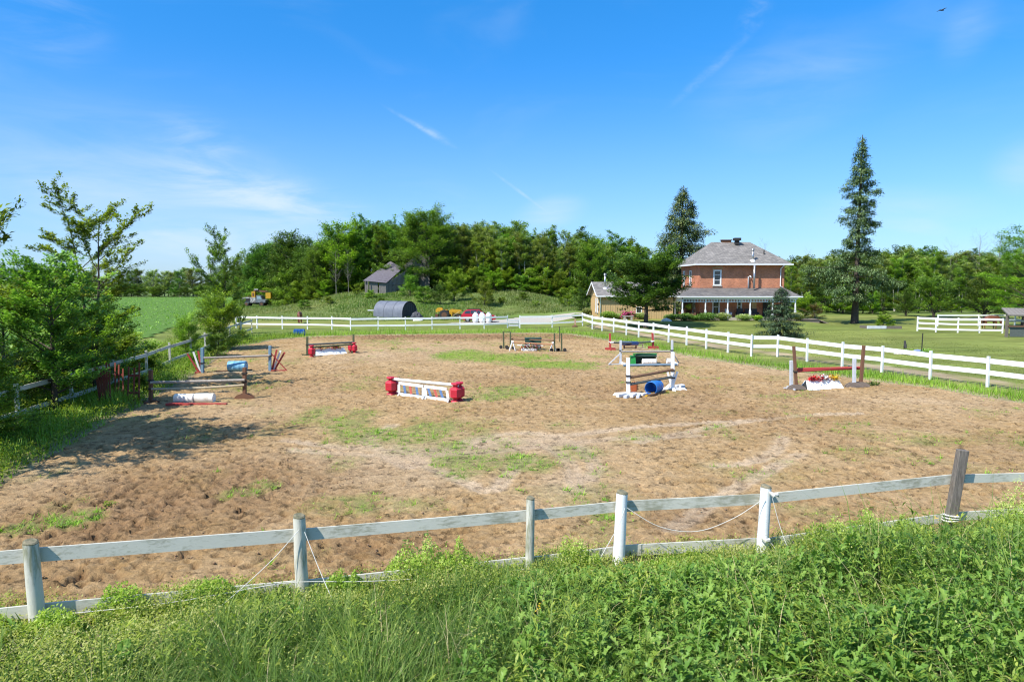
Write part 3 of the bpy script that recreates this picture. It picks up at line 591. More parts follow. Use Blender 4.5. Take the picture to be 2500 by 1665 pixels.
for mx_, my_, mr_, mh_ in MOUNDS:
    n_ = int(5200 * mr_); q = rng.normal(0, 1, (n_, 2)); q /= np.maximum(1, np.hypot(q[:, 0], q[:, 1]))[:, None]; q *= rng.random((n_, 1)) ** .35; rr_ = np.hypot(q[:, 0], q[:, 1]); zz_ = mh_ * (1 - rr_ ** 2) * rng.random(n_) ** .45 * (.6 + .8 * vn(q[:, 0] * 5 + mx_, q[:, 1] * 5, 88))
    mp_.append(np.stack([mx_ + q[:, 0] * mr_, my_ + q[:, 1] * mr_ * .7, zz_], -1))
mp_ = np.concatenate(mp_); n_ = len(mp_)
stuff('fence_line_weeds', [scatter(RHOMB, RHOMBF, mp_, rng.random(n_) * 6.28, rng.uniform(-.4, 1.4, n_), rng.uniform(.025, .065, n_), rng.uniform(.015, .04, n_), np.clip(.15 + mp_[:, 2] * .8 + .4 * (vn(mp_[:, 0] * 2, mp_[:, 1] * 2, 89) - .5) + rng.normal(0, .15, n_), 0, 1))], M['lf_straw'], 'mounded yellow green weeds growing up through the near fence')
# undergrowth: dark short blades closing the gaps
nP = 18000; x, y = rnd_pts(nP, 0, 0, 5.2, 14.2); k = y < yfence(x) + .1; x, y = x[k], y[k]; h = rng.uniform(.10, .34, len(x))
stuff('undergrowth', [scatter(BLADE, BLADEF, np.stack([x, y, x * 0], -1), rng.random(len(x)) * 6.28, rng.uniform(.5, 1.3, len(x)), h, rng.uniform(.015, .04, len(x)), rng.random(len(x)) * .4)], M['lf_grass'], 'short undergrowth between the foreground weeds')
# narrow-leaved stems and dry stalks mixed through the weeds
nP = 1500; x, y = rnd_pts(nP, 0, 0, 5.4, 13.4); k = (y < yfence(x) - .1) & (fbm(x * .9, y * .9, 3, 97) > .45); x, y = x[k], y[k]; h = fg_height(x, y) * rng.uniform(1.0, 1.45, len(x)); m_ = 26
t = rng.random((len(x), m_)) ** .7; a = rng.random((len(x), m_)) * 6.28; pos = np.stack([x[:, None] + .02 * np.cos(a), y[:, None] + .02 * np.sin(a), h[:, None] * t], -1).reshape(-1, 3); n_ = len(pos)
stuff('narrow_weeds', [scatter(RHOMB, RHOMBF, pos, a.ravel(), rng.uniform(-.2, 1.0, n_), rng.uniform(.07, .16, n_), rng.uniform(.015, .035, n_), np.clip(np.repeat(rng.uniform(.1, .9, len(x)), m_) + rng.normal(0, .12, n_), 0, 1))], M['lf_yellow'], 'tall narrow-leaved weeds standing among the foreground plants')
nP = 2600; x, y = rnd_pts(nP, 0, 0, 5.4, 13.8); k = (y < yfence(x) + .2); x, y = x[k], y[k]; h = fg_height(x, y) * rng.uniform(.8, 1.6, len(x))
stuff('dry_stalks', [scatter(BEND, BENDF, np.stack([x, y, x * 0], -1), rng.random(len(x)) * 6.28, rng.normal(1.2, .25, len(x)), h, rng.uniform(.006, .016, len(x)))], plain('dry_straw', (.46, .40, .20), (.34, .27, .13), 3, .9), 'pale dry grass stalks scattered through the foreground weeds')
# yellow flowers
for nm, lst, mt_, lb in (('yellow_wildflowers', [(7.9, 12.4), (8.1, 12.2), (8.35, 12.5), (8.5, 12.1), (7.8, 12.0), (8.6, 11.9), (8.25, 12.0), (.42, 9.0), (.36, 8.9)], M['f_yellow'], 'small yellow wildflowers beside the rightmost grey post'),):
    V_ = [np.array([[p[0], p[1], .62]]) for p in lst]; pos = np.concatenate([v + rng.normal(0, .02, (6, 3)) for v in V_]); n_ = len(pos)
    stuff(nm, [scatter(RHOMB, RHOMBF, pos, rng.random(n_) * 6.28, rng.uniform(-.3, .6, n_), np.full(n_, .035), np.full(n_, .03))], mt_, lb)

# sparse weeds rooted in the sand
nP = 150000; y = 10 + 56 * rng.random(nP) ** 1.7; x = rng.uniform(-1, 1, nP) * np.minimum(26, 8.5 + .8 * y); k = (sdf(x, y, ARENA) > .1); x, y = x[k], y[k]
k = rng.random(len(x)) < weedmask(x, y) * .95; x, y = x[k], y[k]
def tufts(x, y, z, per, h0, h1, w0, w1, spread, lean=(.5, 1.3), rm=.5):
    n = len(x); X_ = np.repeat(x, per) + rng.normal(0, spread, n * per); Y_ = np.repeat(y, per) + rng.normal(0, spread, n * per); Z_ = np.repeat(z, per)
    hh = rng.uniform(h0, h1, n * per) * np.repeat(rng.uniform(.7, 1.3, n), per)
    rr = np.clip(np.repeat(rng.normal(rm, .16, n), per) + rng.normal(0, .13, n * per), 0, 1)
    return scatter(SPEAR, SPEARF, np.stack([X_, Y_, Z_], -1), rng.random(n * per) * 6.28, rng.uniform(lean[0], lean[1], n * per), hh, rng.uniform(w0, w1, n * per), rr)
big = rng.random(len(x)) < .08
stuff('sand_weeds', [tufts(x, y, x * 0 + .0, 4, .05, .12, .010, .022, .035, (.1, 1.0), .6), tufts(x[big], y[big], x[big] * 0, 12, .08, .22, .012, .03, .05, (.2, 1.1), .5)], M['lf_bright'], 'sparse green weeds growing through the arena sand')
# clods and stones of the churned sand near the camera
nP = 5000; y = 10.5 + 26 * rng.random(nP) ** 1.6; x = rng.uniform(-1, 1, nP) * (8 + .7 * y); k = (sdf(x, y, ARENA) > .1) & (rng.random(nP) < .25 + ell(x, y, DAMP)); x, y = x[k], y[k]; n_ = len(x)
OCT = [(1, 0, 0), (0, 1, 0), (-1, 0, 0), (0, -1, 0), (0, 0, .8), (0, 0, -.8)]; OCTF = [(0, 1, 4), (1, 2, 4), (2, 3, 4), (3, 0, 4), (1, 0, 5), (2, 1, 5), (3, 2, 5), (0, 3, 5)]
M['clod'] = plain('sand_clods', (.28, .19, .115), (.18, .11, .065), 3, .95)
V_, F_, r_ = scatter(OCT, OCTF, np.stack([x, y, x * 0 + .025], -1), rng.random(n_) * 6.28, rng.uniform(-.6, .6, n_), rng.uniform(.010, .032, n_))
V_ = V_ + rng.normal(0, .005, V_.shape); o = obj('sand_clods', new_mesh('sand_clods', V_, F_, M['clod'])); o['kind'] = 'stuff'; o['label'] = 'loose clods lying on the churned sand'

# grass verge round the arena
nP = 330000; x = rng.uniform(-30, 30, nP); y = rng.uniform(13, 79, nP); d = sdf(x, y, ARENA)
def verge_w(x, y):       # width of the tall verge band outside the sand
    return np.where(x > 6, 1.9, np.where(y > 58, 3.4, 4.5))
lim = verge_w(x, y); k = (d < .25 * (fbm(x, y, 3, 80) * 2 - .6)) & (-d < lim) & (y > 14); x, y, d = x[k], y[k], d[k]
k = rng.random(len(x)) < np.where(y < 40, 1, .55) * np.where((x < 6) & (y > 58), .8, 1); x, y, d = x[k], y[k], d[k]
hh = (.16 + .30 * S(-d / .8)) * (.5 + fbm(x * .8, y * .8, 3, 81)) * np.where(x < -8, 1.25, 1.0); n_ = len(x)
rr = np.clip(.30 + .5 * (fbm(x * .5, y * .5, 3, 82)) + rng.normal(0, .15, n_), 0, 1)
stuff('verge_grass', [scatter(SPEAR, SPEARF, np.stack([x, y, x * 0 - .04], -1), rng.random(n_) * 6.28, rng.uniform(.6, 1.45, n_), hh * rng.uniform(.7, 1.4, n_), rng.uniform(.02, .05, n_), rr)], M['lf_bright'], 'bright grass verge round the sand arena')
# thin grass at the left between fence and sand, weedy
nP = 70000; y = 12 + 50 * rng.random(nP) ** 1.3; xf = np.interp(y, [p[1] for p in LEFT], [p[0] for p in LEFT]); x = xf + rng.uniform(-4, 7, nP); d = sdf(x, y, ARENA); k = (d < .1) & (d > -6.5) & (x < -8); x, y = x[k], y[k]; n_ = len(x)
hh = (.25 + .5 * fbm(x * .5, y * .5, 3, 84)) * (.8 + .5 * (sdf(x, y, ARENA) < -2)); t = rng.random(n_) ** .7
stuff('verge_weeds', [scatter(RHOMB, RHOMBF, np.stack([x, y, hh * t], -1), rng.random(n_) * 6.28, rng.uniform(-.3, 1.3, n_), rng.uniform(.06, .15, n_), rng.uniform(.03, .08, n_), np.clip(.2 + .5 * t * fbm(x, y, 2, 85) * 1.6 + rng.normal(0, .12, n_), 0, 1))], M['lf_straw' if False else 'lf_bright'], 'leafy weeds under the left fence')

# rough meadow on the rise behind the far fence
nP = 210000; x = rng.uniform(-62, 34, nP); y = 88 + 60 * rng.random(nP) ** 1.1; ddv = sdf(x, y, DRIVE)
lowm = S((y - 89) / 3 + 1.2 * (fbm(x * .2, y * .2, 3, 90) - .5)); k = (ddv < -2) & (sdf(x, y, FIELD) < -2) & (rng.random(nP) < lowm) & ~((x > 8) & (y < 101)) & ~((x < -30) & (y < 100) & (rng.random(nP) < .7)); x, y = x[k], y[k]; n_ = len(x)
hh = (.02 + 1.0 * fbm(x * .16, y * .16, 4, 91) ** 1.6) * rng.uniform(.6, 1.3, n_) * S((y - 86) / 8)
tn = fbm(x * .08, y * .12, 3, 92); dryr = np.exp(-(((x + 45) / 14) ** 2 + ((y - 112) / 16) ** 2)) + .8 * np.exp(-(((x - 1) / 5) ** 2 + ((y - 104) / 5) ** 2))
isdry = rng.random(n_) < np.clip(tn * 1.5 - .12 + dryr, 0, 1)
for q, mt_, nm, lb in ((isdry, M['lf_dry'], 'meadow_seed_grass', 'pale seeding grass on the rise behind the far fence'), (~isdry, M['lf_grass'], 'meadow_green_grass', 'dark green tall grass on the rise behind the far fence')):
    xx, yy = x[q], y[q]; m_ = len(xx)
    stuff(nm, [scatter(SPEAR, SPEARF, np.stack([xx, yy, hill(xx, yy) - .03], -1), rng.random(m_) * 6.28, rng.uniform(.35, 1.45, m_), hh[q], rng.uniform(.06, .16, m_), np.clip(.2 + .6 * fbm(xx * .3, yy * .3, 3, 93) + rng.normal(0, .14, m_), 0, 1))], mt_, lb)
# young crop rows
nP = 34000; y = 34 + 200 * rng.random(nP) ** 1.5; x = -28 - 220 * rng.random(nP) ** 1.3
rw = .76 * 2; u = x * math.cos(R(62)) + y * math.sin(R(62)); v = -x * math.sin(R(62)) + y * math.cos(R(62)); v = np.round(v / rw) * rw + rng.normal(0, .12, nP); x = u * math.cos(R(62)) - v * math.sin(R(62)); y = u * math.sin(R(62)) + v * math.cos(R(62))
k = sdf(x, y, FIELD) > 1; x, y = x[k], y[k]; n_ = len(x)
stuff('crop_plants', [scatter(RHOMB, RHOMBF, np.stack([x, y, x * 0 + .1], -1), rng.random(n_) * 6.28, rng.uniform(.1, 1.1, n_), rng.uniform(.2, .4, n_), rng.uniform(.1, .22, n_))], M['lf_mid'], 'rows of young green crop on the field')
# short lawn texture blades near the right fence
nP = 80000; y = 14 + 66 * rng.random(nP) ** 1.2; x = np.interp(y, [12, 32.5, 45.8, 60, 76], [32, 22.9, 17.9, 12.5, 9]) + rng.uniform(0, 24, nP); dt = seg_dist(x, y, TRACK, False)
k = (dt > .7 + .5 * vn(x, y, 5)) & (rng.random(nP) < .5 + .8 * (fbm(x * .4, y * .4, 3, 95) - .3)); x, y = x[k], y[k]; n_ = len(x)
stuff('lawn_grass', [scatter(SPEAR, SPEARF, np.stack([x, y, x * 0], -1), rng.random(n_) * 6.28, rng.uniform(.2, 1.0, n_), rng.uniform(.03, .07, n_), rng.uniform(.03, .08, n_), np.clip(.2 + .7 * fbm(x * .35, y * .25, 3, 96) + rng.normal(0, .1, n_), 0, 1))], M['lf_lawn'], 'mown lawn beyond the right fence')

# ------------------------------------------------------------------ fences
def fence(name, label, pts, tops, rails, mat_p, mat_r, pw=.10, ph=None, gaps=(), outward=None, zr=.02, jitter=.0, skip_posts=(), per_post=None):
    root = thing('rail_fence', label, 'fence', (pts[0][0], pts[0][1], 0))
    r_ = random.Random(len(pts) * 13 + len(label)); n = len(pts)
    for i, p in enumerate(pts):
        if i in skip_posts: continue
        b = MB(); h_ = tops[i] if hasattr(tops, '__len__') else tops; ln = r_.uniform(-jitter, jitter); ln2 = r_.uniform(-jitter, jitter)
        g = gz(p[0], p[1])
        d = Vector((pts[min(i + 1, n - 1)][0] - pts[max(i - 1, 0)][0], pts[min(i + 1, n - 1)][1] - pts[max(i - 1, 0)][1], 0)); rz = math.atan2(d.y, d.x)
        if per_post: per_post(b, root, i, p, h_, rz, ln, ln2)
        else:
            b.bar((p[0], p[1], g - .1), (p[0] + ln, p[1] + ln2, g + h_ + r_.uniform(-.02, .02)), pw, pw, up=(-d.y, d.x, 0)); part(b, 'post', mat_p, root)
    for i in range(n - 1):
        if i in gaps: continue
        a, c_ = Vector((*pts[i], gz(*pts[i]))), Vector((*pts[i + 1], gz(*pts[i + 1]))); d = (c_ - a); d.z = 0; d.normalize(); nrm = Vector((-d.y, d.x, 0)) * outward
        for (zc, hh) in (rails[i] if isinstance(rails, dict) else rails):
            z0 = zc if not isinstance(zc, tuple) else zc[0]; z1 = zc if not isinstance(zc, tuple) else zc[1]
            b = MB(); off = nrm * (pw / 2 + .022)
            b.bar(a + off + Vector((0, 0, z0 + r_.uniform(-zr, zr))) + d * .006, c_ + off + Vector((0, 0, z1 + r_.uniform(-zr, zr))) - d * .006, .032, hh)
            o = part(b, 'rail', mat_r[min(r_.randrange(6), len(mat_r) - 1)] if isinstance(mat_r, list) else mat_r, root)
    return root
# near fence: thick round posts, boards on the far side
NT = [1.35, 1.35, 1.36, 1.40, 1.38, 1.38, 1.80, 1.35]
def near_post(b, root, i, p, h_, rz, ln, ln2):
    rr = [.105, .105, .10, .075, .105, .10, .08, .09][i]
    if i == 6:
        b.bar((p[0] - .14, p[1], -.1), (p[0] + .08, p[1], h_), .19, .13); o = part(b, 'post', M['grey_post'], root, label='taller bare grey splintered post', bevel=.012)
        c_ = MB()
        for k in range(3): c_.lathe((p[0] - .085 + k * .004, p[1], .40 + .045 * k), [(.135, 0), (.15, .014), (.135, .028)], 12, axis=(.1 * k - .1, .1, 1))
        c_.tube([(p[0] - .2, p[1] - .1, .42), (p[0] - .26, p[1] - .14, .3), (p[0] - .25, p[1] - .15, .12)], .009, 5); part(c_, 'rope', M['rope'], root)
        return
    lean = [-.02, -.035, -.02, .02, .05, .04, 0, .02][i]; rn = random.Random(i)
    pts_ = [(p[0] + lean * t + rn.uniform(-.004, .004), p[1], -.1 + (h_ + .06) * t) for t in (0, .2, .4, .6, .8, .97)]
    b.tube(pts_, [rr * q for q in (1.06, 1.03, 1.0, .98, .97, .95)], 16, caps=False)
    o = part(b, 'post', [M['old_post'], M['old_post'], M['old_post'], M['old_post'], M['rail_white'], M['rail_white'], M['grey_post'], M['old_post']][i], root, smooth=True)
    t_ = MB(); tx, ty, tz = pts_[-1]; t_.lathe((tx, ty, tz - .005), [(rr * .95, 0), (rr * .93, .03), (rr * .7, .045), (rr * .3, .042)], 16, axis=(.22, -.10, 1)); part(t_, 'post_top', M['end_grain'], root)
fence('near', 'weathered white two-rail fence with round posts crossing the whole foreground', NEAR, NT,
      {0: [((1.05, 1.05), .20), ((.2, .21), .19)], 1: [((1.05, .945), .21), ((.21, .09), .20)], 2: [((.945, .985), .195), ((.09, .15), .19)], 3: [((.985, 1.015), .185), ((.15, .2), .17)],
       4: [((1.015, 1.04), .195), ((.2, .205), .20)], 5: [((1.04, 1.19), .185), ((.19, .43), .17)], 6: [((1.19, 1.05), .17), ((.44, .34), .17)]},
      M['old_post'], M['old_white'], pw=.19, outward=1, zr=0, per_post=near_post)
# ropes on the near fence
def rope(pts_, label, r_=.006, group=None):
    b = MB(); b.tube(smoothline3(pts_), r_, 5); solo(b, 'rope', M['rope'], label, 'rope', pts_[0], group)
def smoothline3(pl, k=6):
    o_ = []
    for i in range(len(pl) - 1):
        p0 = Vector(pl[max(i - 1, 0)]); p1 = Vector(pl[i]); p2 = Vector(pl[i + 1]); p3 = Vector(pl[min(i + 2, len(pl) - 1)])
        for t in [q / k for q in range(k)]: o_.append(.5 * ((2 * p1) + (p2 - p0) * t + (2 * p0 - 5 * p1 + 4 * p2 - p3) * t * t + (3 * p1 - p0 - 3 * p2 + p3) * t ** 3))
    return o_ + [Vector(pl[-1])]
rope([(-3.36, 10.50, 1.12), (-3.72, 10.30, .72), (-4.2, 10.0, .3), (-4.55, 9.75, .05)], 'slack white rope slanting down left from the second round post')
rope([(-3.28, 10.50, 1.08), (-3.02, 10.28, .62), (-2.75, 10.02, .25), (-2.5, 9.8, .04)], 'slack white rope slanting down right from the second round post')
rope([(-6.9, 9.43, .22), (-5.2, 9.86, .22), (-3.9, 10.3, .28), (-3.3, 10.42, .30), (-2.3, 10.62, .22), (-.8, 11.05, .12), (.3, 11.25, .16)], 'white line strung low along the outside of the near fence')
rope([(2.02, 11.72, 1.06), (2.6, 11.72, .72), (3.3, 11.82, .60), (4.0, 11.95, .80), (4.55, 12.02, 1.14)], 'white rope sagging between the fourth and fifth round posts')
rope([(1.98, 11.66, 1.08), (1.85, 11.55, .8), (1.55, 11.3, .4), (1.25, 11.0, .03)], 'white rope end hanging left of the fourth round post')
rope([(4.68, 12.02, 1.18), (4.80, 11.95, .7), (4.92, 11.8, .3), (5.1, 11.6, .02)], 'long white rope end hanging right of the fifth round post')
rope([(4.50, 12.0, .30), (4.30, 11.8, .12), (3.95, 11.5, .04)], 'short frayed rope end at the foot of the fifth round post')
rope([(4.62, 12.02, .38), (4.74, 11.96, .24), (4.8, 11.9, .05)], 'short rope tail tied low on the fifth round post')
for q, (c_, lb) in enumerate([((4.72, 12.02, 1.20), 'white rag knotted near the top of the fifth round post'), ((4.6, 12.02, .36), 'white rag knotted near the foot of the fifth round post')]):
    b = MB(); b.tube([(c_[0] - .09, c_[1], c_[2] + .05), (c_[0] - .02, c_[1] - .04, c_[2]), (c_[0] + .05, c_[1] - .02, c_[2] + .01), (c_[0] + .09, c_[1], c_[2] - .04)], [.02, .045, .035, .01], 7)
    solo(b, 'rag', M['rope'], lb, 'rag', c_)
# left fence, half hidden in the trees
fence('left', 'old two-rail fence running into the trees at the left edge', LEFT, 1.45, [(1.24, .17), (.40, .17)], M['old_post'], M['old_white'], pw=.11, outward=-1, jitter=.05)
# far fence
FARP = [(-30.6, 75.6), (-27.9, 74.6), (-24.9, 73.9), (-22.0, 73.3), (-19.25, 72.9)]
FARP += [tuple(G(x, y)) for x, y in [(856, 807.5), (923, 806.5), (990, 806), (1055, 805), (1123, 803.5), (1182, 803), (1239, 801), (1269, 801), (1348, 800), (1422, 798)]]
froot = fence('far', 'white two-rail fence behind the far end of the sand arena', FARP, 1.42, [(1.22, .19), (.52, .17)], M['white'], M['rail_white'], pw=.10, outward=-1, gaps=(11,), jitter=.02)
# grey gate in the far fence
a, c_ = Vector((*FARP[11], 0)), Vector((*FARP[12], 0)); gt = thing('gate', 'small grey slatted gate in the white far fence', 'gate', a)
dv = (c_ - a).normalized()
for z in (.30, .56, .82): part(MB().bar(a + dv * .18 + Vector((0, -.02, z)), c_ - dv * .14 + Vector((0, -.02, z)), .03, .15), 'board', M['greypaint'], gt)
part(MB().bar(a + dv * .17 + Vector((0, .03, .12)), a + dv * .17 + Vector((0, .03, 1.0)), .07, .05), 'stile', M['greypaint'], gt); part(MB().bar(c_ - dv * .15 + Vector((0, .03, .12)), c_ - dv * .15 + Vector((0, .03, 1.0)), .07, .05), 'stile', M['greypaint'], gt)
# right fence
RP = [tuple(G(x, y)) for x, y in [(1422, 798), (1446, 804), (1470, 808), (1498, 812), (1529, 818), (1559, 824), (1595, 829), (1632, 836), (1676, 843), (1724, 852), (1777, 861), (1834, 870), (1898, 871), (1970, 883), (2056, 897), (2153, 909), (2271, 927), (2411, 945), (2590, 972), (2840, 1010)]]
fence('right', 'bright white two-rail fence along the right side of the arena', RP[:], 1.50, [(1.27, .235), (.70, .225)], M['white'], M['rail_white'], pw=.11, outward=1, jitter=.02)
# paddock fences at the right
def padpt(x, y): return G(x, y)
PD = [G(2240, 808), G(2285, 811), G(2338, 812.5), G(2391, 813), G(2447, 814)]
fence('paddock', 'white three-rail paddock fence in front of the brown horse', PD, 1.50, [(1.36, .20), (.86, .17), (.30, .17)], M['rail_white'], M['rail_white'], pw=.12, outward=-1, jitter=.03)
PB = [(49.2, 78.8), (54.0, 78.9), (58.4, 79.2), (62.5, 79.5)]
fence('paddock_back', 'white rail fence closing the far side of the paddock', PB, 1.35, [(1.25, .16), (.7, .15)], M['rail_white'], M['rail_white'], pw=.11, outward=1, jitter=.04)

# ------------------------------------------------------------------ brick farmhouse
hx0, hx1, hy0, hy1, ze = 23.7, 34.35, 86.5, 96.0, 7.25
H = thing('brick_house', 'two-storey red brick farmhouse with grey hip roof and wrap-around porch', 'house', (29, 91, 0))
def wall_holes(plane, u0, u1, z0, z1, t, holes, axis):
    """wall slab with rectangular openings; plane = outer face coordinate, t = thickness inward"""
    b = MB(); us = sorted({u0, u1, *[h[0] for h in holes], *[h[1] for h in holes]}); zs = sorted({z0, z1, *[h[2] for h in holes], *[h[3] for h in holes]})
    for i in range(len(us) - 1):
        j = 0
        while j < len(zs) - 1:
            uc = (us[i] + us[i + 1]) / 2
            def hole(jj): zc = (zs[jj] + zs[jj + 1]) / 2; return any(h[0] < uc < h[1] and h[2] < zc < h[3] for h in holes)
            if hole(j): j += 1; continue
            k = j
            while k + 1 < len(zs) - 1 and not hole(k + 1): k += 1
            uu = (us[i] + us[i + 1]) / 2; zz = (zs[j] + zs[k + 1]) / 2; du = us[i + 1] - us[i]; dz = zs[k + 1] - zs[j]
            if axis == 'y': b.box((uu, plane + t / 2, zz), (du, abs(t), dz))
            else: b.box((plane + t / 2, uu, zz), (abs(t), du, dz))
            j = k + 1
    return b
def window(root, u0, u1, z0, z1, plane, axis, sgn, frame=.10, name='window', bars=1, sill=True, arch=False):
    """frame, glass, meeting rail and sill in an opening; sgn = +1 when the room lies at larger coordinate"""
    def bx(b, ua, ub, za, zb, d0, d1):
        uu, zz, dd = (ua + ub) / 2, (za + zb) / 2, plane + sgn * (d0 + d1) / 2
        b.box((uu, dd, zz) if axis == 'y' else (dd, uu, zz), (ub - ua, abs(d1 - d0), zb - za) if axis == 'y' else (abs(d1 - d0), ub - ua, zb - za))
    b = MB(); bx(b, u0, u0 + frame, z0, z1, -.03, .12); bx(b, u1 - frame, u1, z0, z1, -.03, .12); bx(b, u0 + frame, u1 - frame, z1 - frame, z1, -.03, .12); bx(b, u0 + frame, u1 - frame, z0, z0 + frame * .8, -.03, .12)
    f = part(b, name, M['trim'], root)
    g = MB(); bx(g, u0 + frame, u1 - frame, z0 + frame * .8, z1 - frame, .07, .09); part(g, 'pane', M['glass'], f)
    for q in range(bars):
        m_ = MB(); zz = z0 + (z1 - z0) * (q + 1) / (bars + 1); bx(m_, u0 + frame, u1 - frame, zz - .03, zz + .03, .03, .066); part(m_, 'meeting_rail', M['trim'], f)
    if sill: s_ = MB(); bx(s_, u0 - .08, u1 + .08, z0 - .14, z0 - .002, -.09, .10); part(s_, 'sill', M['stone'], f)
    return f
w2 = (at(1741, 690, hy0).x, at(1761, 690, hy0).x, at(1750, 697, hy0).z, at(1750, 659, hy0).z)
wA = (at(1739, 750, hy0).x, at(1757, 750, hy0).x, .95, at(1750, 735, hy0).z + .3); wB = (at(1799, 750, hy0).x, at(1811, 750, hy0).x, 1.15, at(1750, 735, hy0).z + .3)
part(wall_holes(hy0, hx0, hx1, 0, ze, .3, [w2, wA, wB], 'y'), 'front_wall', M['brick'], H)
lw = (90.5, 91.6, 4.65, 6.6); lw2 = (93.9, 94.9, 4.65, 6.6)
part(wall_holes(hx0, hy0 + .3, hy1, 0, ze, .3, [lw, lw2, (88.4, 89.6, 1.0, 2.9)], 'x'), 'side_wall', M['brick'], H)
part(MB().box(((hx0 + hx1) / 2, hy1 - .15, ze / 2), (hx1 - hx0 - .6, .3, ze)), 'back_wall', M['brick'], H); part(MB().box((hx1 - .15, (hy0 + hy1) / 2 + .15, ze / 2), (.3, hy1 - hy0 - .3, ze)), 'side_wall', M['brick'], H)
window(H, *w2, hy0, 'y', 1, .16, bars=2); window(H, *wA, hy0, 'y', 1, .14); window(H, *wB, hy0, 'y', 1, .14)
window(H, *lw, hx0, 'x', 1, .13); window(H, *lw2, hx0, 'x', 1, .13); window(H, 88.4, 89.6, 1.0, 2.9, hx0, 'x', 1, .13)
ar = MB(); cx_ = (w2[0] + w2[1]) / 2; hw = (w2[1] - w2[0]) / 2 + .14
for k in range(9):
    t0 = -1 + 2 * k / 9; t1 = -1 + 2 * (k + 1) / 9; zf = lambda t: w2[3] + .02 + .20 * (1 - t * t)
    ar.add([(cx_ + hw * t0, hy0 - .035, zf(t0)), (cx_ + hw * t1, hy0 - .035, zf(t1)), (cx_ + hw * t1 * 1.04, hy0 - .035, zf(t1) + .24), (cx_ + hw * t0 * 1.04, hy0 - .035, zf(t0) + .24),
            (cx_ + hw * t0, hy0 + .0, zf(t0)), (cx_ + hw * t1, hy0 + .0, zf(t1)), (cx_ + hw * t1 * 1.04, hy0 + .0, zf(t1) + .24), (cx_ + hw * t0 * 1.04, hy0 + .0, zf(t0) + .24)],
           [(0, 1, 2, 3), (7, 6, 5, 4), (0, 4, 5, 1), (3, 2, 6, 7), (1, 5, 6, 2), (0, 3, 7, 4)])
part(ar, 'window_arch', M['brick_arch'], H)
# hip roof
ex0, ex1, ey0, ey1, zr_ = 23.0, 35.05, 85.75, 96.75, 10.35; rx0, rx1, ry = 26.4, 31.5, 91.2
rf = MB(); T_ = .14
top = [(ex0, ey0, ze + .10), (ex1, ey0, ze + .10), (ex1, ey1, ze + .10), (ex0, ey1, ze + .10), (rx0, ry, zr_), (rx1, ry, zr_)]
rf.add(top, [(0, 1, 5, 4), (1, 2, 5), (2, 3, 4, 5), (3, 0, 4)]); roof = part(rf, 'roof', M['shingle'], H)
part(MB().box(((ex0 + ex1) / 2, (ey0 + ey1) / 2, ze + .03), (ex1 - ex0 - .06, ey1 - ey0 - .06, .05)), 'soffit', M['soffit'], H)
fb_ = MB(); fb_.box(((ex0 + ex1) / 2, ey0 - .05, ze + .02), (ex1 - ex0 + .2, .09, .17)); fb_.box((ex0 - .05, (ey0 + ey1) / 2, ze + .02), (.09, ey1 - ey0, .17)); fb_.box((ex1 + .05, (ey0 + ey1) / 2, ze + .02), (.09, ey1 - ey0, .17)); part(fb_, 'gutter', M['trim'], H)
ch = MB().box((28.4, ry + .2, 10.35), (1.2, .7, .45)).box((28.4, ry + .2, 10.62), (1.4, .85, .10)); part(ch, 'chimney', M['rust'], roof)
vt = MB().box((29.55, ry - .75, 10.25), (.5, .5, .6)).box((29.55, ry - .75, 10.68), (.85, .8, .34)); part(vt, 'roof_vent', M['black'], roof)
px_ = at(1840, 640, 86.0).x
fl = MB().tube([(px_, 85.62, 4.3), (px_, 85.62, 7.15)], .13, 12); part(fl, 'flue_pipe', M['steel'], H, smooth=True)
fl = MB().tube([(px_ + .05, 86.5, 7.6), (px_ + .05, 86.5, 9.05)], .13, 12).lathe((px_ + .05, 86.5, 9.05), [(.2, 0), (.2, .06), (.14, .1), (.2, .16), (.2, .22)], 12); part(fl, 'flue_top', M['steel'], roof, smooth=True)
part(MB().lathe((px_ + .05, 86.5, 7.6), [(.36, 0), (.28, .25), (.15, .32)], 12), 'flue_flashing', M['trim'], roof)
part(MB().tube([(at(1865, 628, 88).x, 88.0, 8.2), (at(1865, 628, 88).x, 88.0, 9.15)], .07, 8), 'vent_pipe', M['black'], roof)
part(MB().tube([(at(1827, 700, 86.3).x, 86.3, 4.35), (at(1827, 700, 86.3).x, 86.3, 5.75), (at(1829, 700, 86.3).x + .1, 86.25, 5.85), (at(1833, 700, 86.3).x, 86.2, 5.6)], .085, 8), 'white_vent_pipe', M['trim'], H, smooth=True)
dpx = hx1 - .5
part(MB().tube([(dpx + .15, ey0, ze - .05), (dpx, hy0 - .12, ze - .5), (dpx - .02, hy0 - .12, 4.6), (dpx + .25, hy0 - .35, 4.35)], .065, 8), 'downpipe', M['trim'], H, smooth=True)
